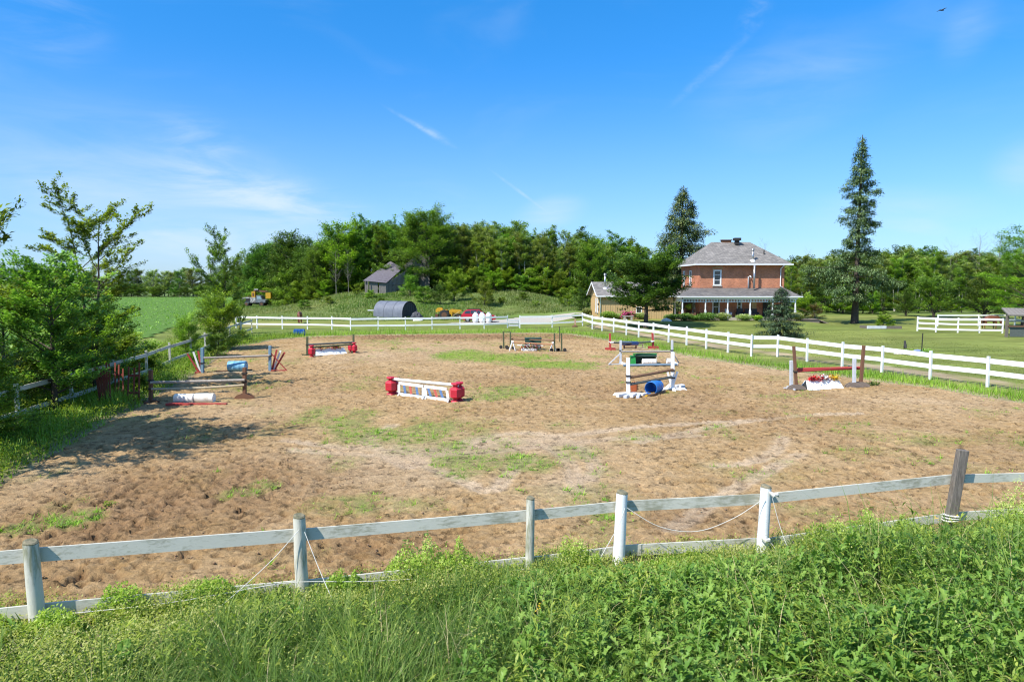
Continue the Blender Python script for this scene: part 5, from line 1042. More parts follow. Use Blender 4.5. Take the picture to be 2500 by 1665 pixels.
# C: dark green standards and red blocks with flower box
yC0, yC1 = G(750, 868)[1], G(863, 862)[1]
standard(750, 868, 750, 822, .13, M['olive'], 'olive green jump standard left of the single red block', 'plank', cup=.58); standard(863, 862, 863, 816, .12, M['olive'], 'olive green jump standard behind the pair of red blocks', 'plank', cup=.42)
pole(752, 841.5, 863, 835.5, yC0 - .1, yC1 - .1, .065, M['darkpole'], 'upper dark olive pole of the jump with the red blocks'); pole(757, 848, 860, 841, yC0 - .25, yC1 - .25, .06, M['olive'], 'lower olive pole resting between the red blocks')
redblock(761, 871, 'single red plastic jump block at the left end of the olive jump'); redblock(856, 860.5, 'rear of the two red plastic blocks under the right olive standard', .74, .42); redblock(865, 862.5, 'front of the two red plastic blocks under the right olive standard', .78, .48)
_, a, b_, c_, d_ = wedge_box(771, 869, 848, 864, .42, 'white sloping flower box between the red blocks on the far left jump', .55)
flowers('artificial_flowers', 'red, orange and yellow artificial flowers along the left white flower box', [tuple(c_.lerp(d_, t) + Vector((0, 0, .06))) for t in (.05, .15, .24, .33, .55, .62, .68, .74, .45, .72, .80, .66)], [M['f_red'], M['f_wine'], M['f_orange'], M['f_yellow']], .12, 3)
# D: red blocks with two white gate panels
yD0, yD1 = G(957, 964)[1], G(1116, 981)[1]
redblock(954, 963, 'front red plastic block at the left end of the gate jump', .80, .52); redblock(963, 961, 'rear red plastic block at the left end of the gate jump', .74, .46, .8)
redblock(1112, 981, 'front red plastic block at the right end of the gate jump', .80, .52); redblock(1122, 978, 'rear red plastic block at the right end of the gate jump', .80, .50, .1)
pole(957, 925, 1119, 940.5, yD0 + .15, yD1 + .15, .06, M['jwhite'], 'worn white pole lying across the red blocks of the gate jump')
def gatepanel(TL, TR, BL, BR, Yl, Yr, slats, label):
    a, b_, c_, d_ = at(*BL, Yl), at(*BR, Yr), at(*TL, Yl + .10), at(*TR, Yr + .10); t = thing('jump_gate', label, 'jump gate', (a.x, a.y, 0))
    U_ = (0, 1, 0)
    part(MB().bar(a, b_, .05, .13, up=(0, 0, 1)), 'rail', M['jwhite'], t); part(MB().bar(c_, d_, .05, .12, up=(0, 0, 1)), 'rail', M['jwhite'], t)
    part(MB().bar(a + Vector((.0, 0, .07)), c_ - Vector((0, 0, .065)), .11, .045, up=U_), 'stile', M['jwhite'], t); part(MB().bar(b_ + Vector((0, 0, .07)), d_ - Vector((0, 0, .065)), .11, .045, up=U_), 'stile', M['jwhite'], t)
    for q, mt_ in slats: part(MB().bar(a.lerp(b_, q) + Vector((.02, 0, .07)), c_.lerp(d_, q) - Vector((.04, 0, .065)), .10, .03, up=U_), 'slat', mt_, t)
    for q in (a, b_): part(MB().bar(q + Vector((0, -.25, -.02)), q + Vector((0, .3, -.02)), .07, .06), 'foot', M['jwhite'], t)
    return t
SB, SR = plain('blue_slats', (.10, .19, .38), None, 6, .6), plain('red_slats', (.50, .10, .07), None, 6, .6)
gatepanel((974, 935), (1033, 943), (974, 962), (1033, 970), G(974, 965)[1], G(1033, 973)[1], [(.25, SB), (.5, SR), (.76, SB)], 'left white gate panel with blue, red and blue slats'); gatepanel((1037, 943.5), (1091, 950), (1040, 970), (1094, 977), G(1040, 973)[1], G(1094, 980)[1], [(.2, SB), (.48, SR), (.74, SB)], 'right white gate panel with slanting blue and red slats')
# E: far centre, green posts, flower rack
yE = G(1246, 852)[1]
for (bx_, by_, tx, ty, lb) in [(1230, 851, 1229, 809, 'outermost left dark green post of the far centre jump'), (1246, 853, 1246, 810, 'inner left dark green post of the far centre jump'), (1354, 858, 1353.5, 813.5, 'inner right dark green post of the far centre jump'), (1371.5, 858, 1370.5, 813.5, 'outermost right dark green post of the far centre jump')]:
    standard(bx_, by_, tx, ty, .11, M['olive'], lb, 'wheel')
x, y = G(1367, 856); solo(MB().bar((x, y + .6, .6), (x, y + .6, 1.75), .06, .06), 'stake', M['olive'], 'thin green stake behind the outermost right post', 'stake', (x, y + .6, .6))
solo(MB().bar(at(1229, 809.5, yE), at(1246, 810.5, yE), .04, .04), 'crossbar', M['olive'], 'thin bar joining the two left dark green posts at the top', 'bar', at(1229, 809.5, yE))
pole(1247, 828, 1352, 831.5, yE - .1, G(1354, 858)[1] - .1, .05, M['brownpole'], 'upper brown pole of the far centre jump'); pole(1251, 836, 1350, 841, yE - .5, G(1354, 858)[1] - .5, .055, plain('orange_brown_pole', (.40, .20, .10), None, 5, .7), 'lower orange brown pole on white trestles')
for (tx, ty, bx_, lb) in [(1252, 835, 1251, 'white wooden trestle under the left end of the orange brown pole'), (1350, 838, 1350, 'white wooden trestle under the right end of the orange brown pole')]:
    x, y = G(bx_, 856); zt = at(tx, ty, y).z; t = thing('trestle', lb, 'trestle', (x, y, 0))
    for s in (-1, 1):
        for u in (-1, 1): part(MB().bar((x + s * .22, y + u * .2, 0), (x + s * .03, y + u * .12, zt), .07, .05), 'leg', M['jwhite'], t)
    part(MB().box((x, y, zt + .03), (.16, .42, .09)), 'top', M['jwhite'], t)
x, y = G(1302, 856); t = thing('plastic_box', 'dark green plastic box standing behind the coloured flowers', 'box', (x, y + .5, 0))
part(MB().box((x, y + .5, .42), (1.22, .42, .80)), 'body', M['dgreen'], t, bevel=.03); part(MB().box((x, y + .5, .87), (1.28, .48, .09)), 'lid', M['dgreen'], t, bevel=.02)
x0_, x1_ = G(1271, 857)[0], G(1318, 857)[0]; yF = G(1290, 857)[1]
rk = thing('flower_rack', 'low white rack of mixed coloured flowers in front of the dark green box', 'flower rack', ((x0_ + x1_) / 2, yF, 0))
part(MB().box(((x0_ + x1_) / 2 - .1, yF + .05, .10), (x1_ - x0_ - .3, .25, .18)), 'trough', M['jwhite'], rk); part(MB().bar((x0_ - .25, yF + .1, .42), (x1_ + .25, yF + .1, .38), .05, .06), 'rail', M['jwhite'], rk)
fp_ = [(x0_ + (x1_ - x0_) * t, yF - .02 + .1 * ((i * 7) % 3) / 3, .16 + .32 * ((i * 5) % 4) / 4) for i, t in enumerate(np.linspace(0.02, .98, 30))]
flowers('mixed_flowers', 'dense mixed artificial flowers on the low white rack', fp_, [M['f_orange'], M['f_wine'], M['f_white'], M['f_green'], M['f_white'], M['f_red']], .10, 8, 22, .08)
# F: red standards with blue tray
yF0, yF1 = G(1490, 855)[1], G(1594, 851)[1]
standard(1490, 855, 1489, 814, .14, M['red_wood'], 'left red jump standard of the dark sagging pole', 'block', cup=.50); standard(1595, 851, 1593, 813, .15, M['red_wood'], 'right red jump standard beside the weedy edge', 'block', cup=.5)
pole(1491, 836.5, 1594, 834, yF0 - .1, yF1 - .1, .07, M['darkpole'], 'dark green grey pole sagging between the red standards', sag=.05, tips=M['jwhite'])
yT = G(1538, 853)[1]; x0_, x1_ = at(1519, 850, yT).x, at(1558, 850, yT).x; xm = (x0_ + x1_) / 2
t = thing('bench', 'low brown wooden bench between the red standards', 'bench', (xm, yT, 0)); part(MB().box((xm, yT, .32), (x1_ - x0_, .35, .06)), 'seat', M['brown'], t)
for s in (-1, 1): part(MB().box((xm + s * .45, yT, .145), (.08, .32, .285)), 'leg', M['brown'], t)
part(MB().box((xm, yT, .14), (.9, .04, .07)), 'stretcher', M['brown'], t)
t = thing('tray', 'shallow dark blue plastic tray resting on the brown bench', 'tray', (xm, yT + .1, .35)); M['navy'] = plain('navy_plastic', (.02, .05, .16), None, 4, .4)
part(MB().box((xm, yT + .08, .375), (1.15, .42, .04)), 'floor', M['navy'], t)
for s in (-1, 1): part(MB().box((xm, yT + .08 + s * .22, .47), (1.2, .03, .22)), 'side', M['navy'] if s < 0 else M['blue'], t); part(MB().box((xm + s * .585, yT + .08, .47), (.03, .41, .22)), 'side', M['navy'], t)
pole(1520, 853, 1575, 853, yT - .25, yT - .3, .03, M['palewood'], 'thin pale pole on the sand in front of the brown bench', name='ground_pole'); solo(MB().box((*G(1569, 852), .2), (.05, .3, .4)).box((G(1569, 852)[0] - .2, G(1569, 852)[1], .38), (.5, .3, .04)), 'trestle', M['palewood'], 'small pale wooden trestle right of the brown bench', 'trestle', (*G(1569, 852), 0))
# G: white standards with green box
yG0, yG1 = G(1515, 890)[1], G(1641, 888)[1]
def braced(bx_, by_, tx, ty, ex, ey, hx_, hy_, label):
    r_ = standard(bx_, by_, tx, ty, .13, M['greypaint'], label, 'none', cup=.58); a = Vector(r_.location)
    e = Vector((*G(ex, ey), .03)); hp = at(hx_, hy_, a.y); part(MB().bar(e, hp, .05, .09, up=(0, 1, 0)), 'brace', M['greypaint'], r_); part(MB().bar(a + Vector((0, 0, .03)), e, .06, .06), 'foot', M['greypaint'], r_)
    part(MB().bar(a + Vector((-.05, .15, .12)), a + Vector((.25, -.45, .06)), .06, .14), 'foot', M['jwhite'], r_)
    return r_
braced(1515, 890, 1515.5, 831, 1486, 891, 1513, 864, 'thin white braced standard left of the green box'); braced(1641, 889, 1641, 830.5, 1657, 886, 1645, 865, 'thin white braced standard right of the green box')
pole(1516, 858.6, 1640, 857.6, yG0 - .1, yG1 - .1, .06, M['greypole'], 'grey brown pole above the green box'); pole(1522, 892, 1653, 890, G(1522, 896)[1], G(1653, 894)[1], .075, M['bluepole'], 'slate blue pole on the sand in front of the green box', name='ground_pole')
yX = 41.6; gx0_, gx1_ = at(1550, 880, yX).x, at(1606, 880, yX).x; zt = at(1580, 864, yX + .5).z; zb = 0
GB = thing('green_box', 'bright green open-fronted plastic box lying on its side', 'box', ((gx0_ + gx1_) / 2, yX, 0))
pf_ = [(yX, zb), (yX + .75, zb), (yX + .75, zt * .8), (yX + .55, zt), (yX + .25, zt)]
part(MB().prism(pf_, 0, gx0_, gx0_ + .06), 'side', M['green'], GB); part(MB().prism(pf_, 0, gx1_ - .06, gx1_), 'side', M['palewood'], GB)
part(MB().box(((gx0_ + gx1_) / 2, yX + .72, zt * .4), (gx1_ - gx0_ - .13, .05, zt * .78)), 'back', M['dgreen'], GB); part(MB().add([(gx0_, yX + .22, zt + .004), (gx1_, yX + .22, zt + .004), (gx1_, yX + .8, zt * .93 + .004), (gx0_, yX + .8, zt * .93 + .004), (gx0_, yX + .22, zt + .06), (gx1_, yX + .22, zt + .06), (gx1_, yX + .8, zt * .93 + .06), (gx0_, yX + .8, zt * .93 + .06)], [(0, 1, 2, 3), (7, 6, 5, 4), (0, 4, 5, 1), (1, 5, 6, 2), (2, 6, 7, 3), (3, 7, 4, 0)]), 'top', M['green'], GB)
part(MB().box(((gx0_ + gx1_) / 2, yX + .18, zt - .06), (gx1_ - gx0_ - .13, .05, .14)), 'lip', M['dgreen'], GB); part(MB().box((gx0_ - .12, yX + .4, zt * .42), (.23, .5, zt * .80), taper=.85), 'hood', M['green'], GB)
barrel(1585, 890, 30, .36, 0.05, M['roll'], 'small white drum inside the green box', length=.84); barrel(1636, 888, 14, .34, .1, M['jwhite'], 'small white drum with a dark band behind the near white standard', length=.42)
# H: tall white standards, open blue barrel, orange sun board
yH0, yH1 = G(1534, 965)[1], G(1642, 955)[1]
standard(1534, 966, 1533.5, 874, .15, M['jwhite'], 'thick tall white standard left of the orange serrated board', 'wedge', cup=[.36, .53])
RH = standard(1642, 954, 1642.5, 860, .15, M['jwhite'], 'thick tall white standard right of the open blue barrel', 'wedge', cup=[.34, .53])
a = Vector(RH.location); part(MB().bar(a + Vector((-.22, .12, .85)), a + Vector((-.05, .10, .3)), .09, .05, up=(0, 1, 0)), 'bracket', M['jwhite'], RH); part(MB().bar(a + Vector((.24, .12, .88)), a + Vector((.05, .10, .3)), .09, .05, up=(0, 1, 0)), 'bracket', M['jwhite'], RH); part(MB().bar(a + Vector((-.02, .1, .35)), a + Vector((-.42, .1, .02)), .09, .05, up=(0, 1, 0)), 'bracket', M['jwhite'], RH)
pole(1537, 922, 1643, 902.5, yH0 - .1, yH1 - .1, .065, M['brownpole'], 'dark brown upper pole above the open blue barrel'); pole(1537, 938.5, 1640, 920.5, yH0 - .1, yH1 - .1, .06, M['darkpole'], 'dark slate lower pole above the open blue barrel')
def stub(x0, y0, x1, y1, r_, mat, label, tip=None):
    a, b_ = Vector((*G(x0, y0), r_)), Vector((*G(x1, y1), r_)); t = thing('timber_foot', label, 'timber', a); part(MB().bar(a, b_, r_ * 2, r_ * 1.7), 'beam', mat, t, bevel=.015)
    d = (b_ - a).normalized(); part(MB().prism([(0, 0), (.26, 0), (.3, .06), (.26, .15), (0, .17)], 1, -.085, .085), 'end_block', M['jwhite'], t, world=False) if tip else None
stub(1507, 971, 1532, 967, .09, M['jwhite'], 'white timber foot pointing left from the near white standard'); stub(1526, 974, 1546, 965, .08, M['greypaint'], 'grey timber foot in front of the near white standard'); stub(1541, 972, 1551, 966, .08, M['jwhite'], 'short white timber foot right of the near white standard'); stub(1557, 974, 1562, 965, .07, M['greypaint'], 'small grey timber offcut beside the blue barrel poles'); stub(1566, 968, 1577, 965, .07, M['jwhite'], 'small white timber block left of the open blue barrel')
stub(1650, 948, 1668, 946, .09, M['greypaint'], 'grey timber foot behind the right white standard'); stub(1661, 949, 1669, 947, .085, M['jwhite'], 'white timber block at the outer right of the near white jump')
x, y = G(1549, 962); pts_ = []
for k in range(26): rr_ = (.30 if k % 2 else .20); t_ = -math.pi / 2 + math.pi * 2 * k / 26; pts_.append((x + rr_ * math.cos(t_) * .72, .30 + rr_ * math.sin(t_)))
t = thing('sun_board', 'orange serrated sun-shaped board behind the near white standard', 'board', (x, y + .1, 0)); part(MB().prism(pts_, 1, y + .08, y + .11), 'face', M['orange'], t); part(MB().bar((x, y + .14, 0), (x, y + .14, .35), .06, .04), 'stake', M['brown'], t)
barrel(1597, 961, 44, .60, math.radians(-122), M['blue'], 'open bright blue plastic barrel facing the camera', length=.86, open_end=True)
pole(1577, 967, 1628, 955.5, G(1577, 970)[1], G(1628, 958)[1], .055, M['brownpole'], 'brown and yellow pole on the sand in front of the blue barrel', name='ground_pole', tips=M['yellow']); pole(1560, 964, 1590, 957, G(1560, 967)[1], G(1590, 960)[1], .05, M['brownpole'], 'dark brown pole on the sand behind the blue barrel', name='ground_pole')
pole(1617, 950, 1641, 937, G(1617, 953)[1], G(1617, 950)[1] + .6, .035, M['yellow'], 'yellow pole leaning left of the right white standard', name='ground_pole')
# I: right, red poles on brown standards
yI0, yI1 = G(1945, 948)[1], G(2101, 942)[1]
standard(1932, 950, 1932, 880, .14, M['greypaint'], 'light grey standard behind the left brown standard', 'plank'); standard(2085, 946, 2086, 875, .14, M['greypaint'], 'light grey standard behind the right brown standard', 'disc', M['deck'])
standard(1945, 952, 1938, 845, .12, M['brown'], 'tall leaning brown standard at the left of the red poles', 'disc', M['deck'], cup=.42); standard(2101, 945, 2109, 843.5, .13, M['brown'], 'tall leaning brown standard at the right of the red poles', 'disc', M['deck'])
pole(1944, 901.5, 2103, 897.5, yI0 - .1, yI1 - .1, .065, M['red_wood'], 'upper red pole of the right hand jump'); pole(1945, 907, 2098, 900, yI0 - .15, yI1 - .1, .05, M['red_wood'], 'lower red pole tight under the upper red pole', sag=-.02)
_, a, b_, c_, d_ = wedge_box(1973, 953, 2062, 949, .42, 'white sloping flower box under the red poles on the right', .6)
flowers('artificial_flowers', 'red, white and yellow artificial flowers on the right white flower box', [tuple(c_.lerp(d_, t) + Vector((0, 0, .06))) for t in (.18, .50, .28, .86, .24, .56, .38, .78, .32, .60, .45, .92, .2, .5, .65, .8)], [M['f_red'], M['f_white'], M['f_red'], M['f_yellow']], .12, 5)
# small things
def clump(name, label, cat, x, y, h_, r_, n_, mat, seed, z=None, lw=.10, squash=1.0, kind_leaf=RHOMB, fl=RHOMBF):
    z = gz(x, y) if z is None else z; rn = np.random.default_rng(seed); u = rn.normal(size=(n_, 3)); u /= np.linalg.norm(u, axis=1)[:, None]; rad = rn.random(n_) ** .4; P_ = u * rad[:, None] * np.array([r_, r_ * squash, h_ / 2]) + np.array([0, 0, h_ / 2])
    P_[:, 0] += rn.normal(0, r_ * .1, n_)
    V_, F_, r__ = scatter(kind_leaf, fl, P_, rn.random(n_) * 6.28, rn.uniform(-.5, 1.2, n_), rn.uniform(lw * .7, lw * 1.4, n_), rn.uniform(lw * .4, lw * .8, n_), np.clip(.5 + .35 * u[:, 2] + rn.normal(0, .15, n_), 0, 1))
    t = thing(name, label, cat, (x, y, z)); o = obj('foliage', new_mesh('foliage', V_, F_, mat, {'rnd': r__}), t)
    b = MB(); [b.tube([(0, 0, -.05), (math.cos(a) * r_ * .3, math.sin(a) * r_ * .3, h_ * .6)], [.02 + h_ * .01, .008], 5) for a in (0, 2.1, 4.2)]; b.build('stem', M['bark'], t, world=False); return t
x, y = G(2131, 941); clump('weed_plant', 'low dark green weed beside the right brown standard', 'weed', x, y, .14, .35, 160, M['lf_dark'], 4)
for q, (px_, py_, h_, r_, lb) in enumerate([(958, 853, .22, .4, 'small dark weed on the sand left of the far yellow green patch'), (1070, 839, .2, .35, 'small weed tuft near the far edge of the sand'), (690 + 270 / 2.94 * 0 + 267, 1238, .10, .14, 'small dark leafed weed on the churned sand at lower left'), (1105, 1285, .18, .2, 'thin weed by the near fence middle bay')][:3]):
    x, y = G(px_, py_) if q < 2 else G(267, 1235); clump('weed_plant', lb, 'weed', x, y, h_, r_, 90, M['lf_bright'], 40 + q, lw=.07 if q < 2 else .05)
barrel(731, 819, 25, .62, .02, M['blue'], 'bright blue barrel in the grass by the left part of the far fence', length=.98)
solo(MB().bar((*G(1404, 799), 0), (*G(1404, 799), .95), .14, .12), 'stake', plain('salmon_post', (.50, .28, .20), None, 4, .7), 'short salmon pink post in front of the far fence', 'stake', (*G(1404, 799), 0))
heap('dirt_heap', 'small brown heap at the foot of the salmon pink post', 'heap', 1396, 1411, 799, 794, M['rust'], G(1404, 799)[1] - .3, 9, .6)

# ------------------------------------------------------------------ vehicles
def wheel(b_parent, c, r_, w_, name='wheel', tyre=None, rimc=None):
    t = part(MB().lathe(Vector(c), [(r_ * .86, -w_ / 2), (r_, -w_ * .38), (r_, w_ * .38), (r_ * .86, w_ / 2)], 22, axis=(0, 1, 0)), name, M['black'], b_parent)
    rim = MB(); rim.lathe(Vector(c), [(r_ * .55, -w_ / 2 - .012), (r_ * .55, w_ / 2 + .012)], 14, axis=(0, 1, 0)); part(rim, 'rim', rimc or M['steel'], t); return t
# red SUV, rear to the left
cx0, cx1 = at(1127, 785, 87.6).x, at(1212, 785, 87.6).x; cy = 87.4; SV = thing('parked_car', 'red hatchback SUV parked on the grass behind the white gas tanks', 'car', ((cx0 + cx1) / 2, cy, 0)); Lc = cx1 - cx0
def cpt(u, z): return (cx0 + Lc * u, z)
body = [(.0, .45), (.005, .80), (.02, 1.02), (.05, 1.06), (.62, 1.05), (.80, .98), (.94, .86), (.985, .70), (1.0, .45), (.95, .30), (.06, .30)]
def loft_profile(prof, half, inset_top, zt0, zt1, mat, name, parent):
    b = MB(); n = len(prof); vs_ = []
    for s in (-1, -.86, .86, 1):
        for u, z in prof:
            k = 0 if abs(s) < 1 else 1; ins_ = inset_top * max(0, (z - zt0) / (zt1 - zt0)); yy = cy + s * half - math.copysign(ins_, s) * 1.0
            uu = .5 + (u - .5) * (1 if not k else .975); vs_.append((cx0 + Lc * uu, yy, z - (.03 if k and z > .6 else 0)))
    fs_ = [tuple(range(n)), tuple(3 * n + i for i in range(n))[::-1]]
    for r_ in range(3):
        for i in range(n): fs_.append((r_ * n + i, r_ * n + (i + 1) % n, (r_ + 1) * n + (i + 1) % n, (r_ + 1) * n + i))
    b.add(vs_, fs_); return part(b, name, mat, parent)
bd = loft_profile(body, .92, .06, .8, 1.1, M['carred'], 'body', SV)
cabin = [(.03, 1.045), (.075, 1.30), (.12, 1.50), (.19, 1.60), (.45, 1.63), (.52, 1.58), (.69, 1.06)]
loft_profile(cabin, .84, .17, 1.05, 1.63, M['carred'], 'cabin', SV)
for s in (-1, 1):
    def sw(poly, name, mat=M['glass']):
        vs_ = [];
        for dy_ in (0, .02):
            for u, z in poly: vs_.append((cx0 + Lc * u, cy + s * (.845 - .17 * max(0, (z - 1.05) / .58) + dy_), z))
        n = len(poly); part(MB().add(vs_, [tuple(range(n)), tuple(range(2 * n - 1, n - 1, -1))] + [(i, i + n, (i + 1) % n + n, (i + 1) % n) for i in range(n)]), name, mat, SV)
    sw([(.10, 1.12), (.25, 1.10), (.25, 1.48), (.15, 1.44), (.11, 1.30)], 'side_window'); sw([(.27, 1.10), (.44, 1.09), (.44, 1.53), (.27, 1.50)], 'side_window'); sw([(.46, 1.09), (.63, 1.09), (.52, 1.50), (.46, 1.53)], 'side_window')
    part(MB().box((cx0 + Lc * .62, cy + s * .98, 1.08), (.16, .14, .12)), 'mirror', M['carred'], SV)
    part(MB().box((cx0 + Lc * .03, cy + s * .80, .90), (.12, .14, .28)), 'tail_light', M['f_red'], SV); part(MB().box((cx0 + Lc * .95, cy + s * .78, .74), (.22, .16, .14)), 'headlight', M['trim'], SV); part(MB().box((cx0 + Lc * .38, cy + s * .62, 1.655), (1.7, .04, .04)), 'roof_rail', M['black'], SV)
    for u in (.19, .82): wheel(SV, (cx0 + Lc * u, cy + s * .82, .35), .35, .22)
part(MB().add([(cx0 + Lc * .535, cy - .66, 1.56), (cx0 + Lc * .535, cy + .66, 1.56), (cx0 + Lc * .70, cy + .76, 1.07), (cx0 + Lc * .70, cy - .76, 1.07)], [(0, 1, 2, 3)]), 'windscreen', M['glass'], SV)
part(MB().box((cx0 + Lc * .5, cy, .33), (Lc * .55, 1.86, .14)), 'sill_trim', M['black'], SV)
# gas tanks
TG = 'white upright gas tanks behind the far fence'
for q, (px_, lb) in enumerate([(1161, 'leftmost white upright gas tank in front of the red car'), (1177, 'middle white upright gas tank in front of the red car'), (1193, 'rightmost white upright gas tank in front of the red car')]):
    x, y = G(px_, 788); t = thing('gas_tank', lb, 'gas tank', (x, y, 0), 0, TG)
    part(MB().lathe((x, y, .08), [(.30, 0), (.37, .08), (.38, .2), (.38, .86), (.35, .96), (.25, 1.05), (.1, 1.09)], 20), 'tank', M['tank'], t, smooth=True); part(MB().lathe((x, y, 0), [(.30, 0), (.30, .12)], 16), 'foot_ring', M['tank'], t)
    part(MB().lathe((x, y, 1.10), [(.20, 0), (.20, .22), (.17, .22), (.17, .02)], 14), 'collar', M['tank'], t); part(MB().lathe((x, y, 1.14), [(.04, 0), (.05, .1), (.03, .14)], 8), 'valve', M['rust'], t)
# yellow tractor with loader, facing right
tx0, tx1 = at(1063, 780, 93.0).x, at(1127, 780, 93.0).x; ty_ = 93.0; Lt = tx1 - tx0; TR = thing('tractor', 'old yellow loader tractor parked left of the red car', 'tractor', ((tx0 + tx1) / 2, ty_, 0))
tp = lambda u: tx0 + Lt * u
for s in (-1, 1):
    tw = wheel(TR, (tp(.36), ty_ + s * .75, .68), .68, .38, 'rear_wheel', rimc=M['rust'])
    for k in range(16): a_ = math.pi * 2 * k / 16; part(MB().box((tp(.36) + .68 * math.cos(a_), ty_ + s * .75, .68 + .68 * math.sin(a_)), (.09, .36, .07), M=Matrix.Rotation(-a_ + math.pi / 2, 3, 'Y')), 'tread_lug', M['black'], tw)
    wheel(TR, (tp(.90), ty_ + s * .62, .40), .40, .22, 'front_wheel', rimc=M['rust'])
    part(MB().bar((tp(.62), ty_ + s * .62, 1.35), (tp(.98), ty_ + s * .62, 1.22), .10, .16), 'loader_arm', M['yellow'], TR); part(MB().bar((tp(.64), ty_ + s * .58, .5), (tp(.60), ty_ + s * .58, 1.42), .14, .14), 'loader_mast', M['yellow'], TR)
    part(MB().bar((tp(.68), ty_ + s * .70, .55), (tp(.93), ty_ + s * .70, 1.12), .05, .07), 'ram', M['palewood'], TR); part(MB().box((tp(.33), ty_ + s * .55, 1.30), (.95, .35, .10)), 'mudguard', M['yellow'], TR)
part(MB().box((tp(.74), ty_, .98), (Lt * .42, .62, .58)), 'bonnet', M['yellow'], TR, bevel=.05); part(MB().box((tp(.55), ty_, .62), (Lt * .7, .42, .32)), 'chassis', M['rust'], TR); part(MB().box((tp(.34), ty_, 1.12), (.5, .5, .12)), 'seat', M['black'], TR)
part(MB().box((tp(.26), ty_, 1.45), (.12, .5, .45)), 'seat_back', M['black'], TR); part(MB().tube([(tp(.50), ty_, 1.0), (tp(.47), ty_, 1.5)], .025, 6).lathe((tp(.47), ty_, 1.5), [(.2, 0), (.2, .03)], 12, axis=(-.4, 0, 1)), 'steering_wheel', M['black'], TR)
part(MB().tube([(tp(.70), ty_, 1.25), (tp(.70), ty_, 1.55)], .04, 8), 'exhaust', M['rust'], TR); part(MB().prism([(tp(.03), 1.0), (tp(.30), 1.25), (tp(.28), 1.62), (tp(.10), 1.62), (tp(.02), 1.35)], 1, ty_ - .42, ty_ + .42), 'hopper', M['yellow'], TR); part(MB().box((tp(.06), ty_, .5), (.4, .9, .5)), 'rear_frame', M['rust'], TR)
# boom truck far left
bx0, bx1 = at(595, 745, 146).x, at(652, 745, 146).x; byk = 146; Lb = bx1 - bx0; BT = thing('boom_truck', 'old dark work truck with a yellow boom in the rough grass', 'truck', ((bx0 + bx1) / 2, byk, 0)); bp = lambda u: bx0 + Lb * u
M['truckgrey'] = plain('faded_truck_paint', (.20, .23, .25), (.10, .11, .12), 4, .6); M['truckbox'] = plain('dirty_white_bins', (.50, .50, .48), (.14, .12, .11), 3, .8, 0, (1, 1, 1), (.42, .6))
part(MB().box((bp(.30), byk, 1.35), (Lb * .58, 2.2, 1.1)), 'bed_bins', M['truckbox'], BT); part(MB().box((bp(.22), byk - 1.13, 1.35), (Lb * .26, .06, .8)), 'open_locker', M['black'], BT); part(MB().prism([(bp(.60), .8), (bp(1.0), .8), (bp(1.0), 1.35), (bp(.88), 1.5), (bp(.80), 2.25), (bp(.62), 2.35)], 1, byk - 1.0, byk + 1.0), 'cab', M['truckgrey'], BT)
part(MB().prism([(bp(.66), 1.55), (bp(.84), 1.55), (bp(.785), 2.12), (bp(.66), 2.15)], 1, byk - 1.03, byk - 1.003), 'side_window', plain('sky_lit_glass', (.3, .42, .48), None, 2, .15), BT); part(MB().box((bp(.5), byk, .7), (Lb * .9, .9, .25)), 'chassis', M['black'], BT)
for u in (.20, .84):
    for s in (-1, 1): wheel(BT, (bp(u), byk + s * .95, .5), .5, .3, rimc=M['rust'])
part(MB().bar((bp(.03), byk - .9, 2.1), (bp(.6), byk - .9, 2.1), .08, .08), 'bed_rail', M['rust'], BT)
for u in (.05, .3): part(MB().bar((bp(u), byk - .9, 1.9), (bp(u), byk - .9, 2.4), .10, .10), 'rail_post', M['rust'], BT)
part(MB().box((bp(.45), byk, 2.5), (.75, .8, 1.3)), 'boom_turret', M['yellow'], BT); part(MB().box((bp(.45) - .0, byk - .42, 2.5), (.35, .05, .7)), 'turret_opening', M['rust'], BT); part(MB().bar((bp(.45), byk, 3.35), (bp(1.08), byk - .3, 3.1), .35, .35), 'boom', M['rust'], BT); part(MB().bar((bp(.50), byk - .3, 3.6), (bp(.66), byk - .3, 3.6), .3, .2), 'boom_cover', M['truckbox'], BT)
part(MB().box((bp(1.12), byk - .4, 2.35), (1.15, .9, 1.45)), 'bucket', M['yellow'], BT, bevel=.08); part(MB().box((bp(1.12), byk - .4, 3.15), (1.6, 1.1, .12)), 'bucket_cover', M['rust'], BT)

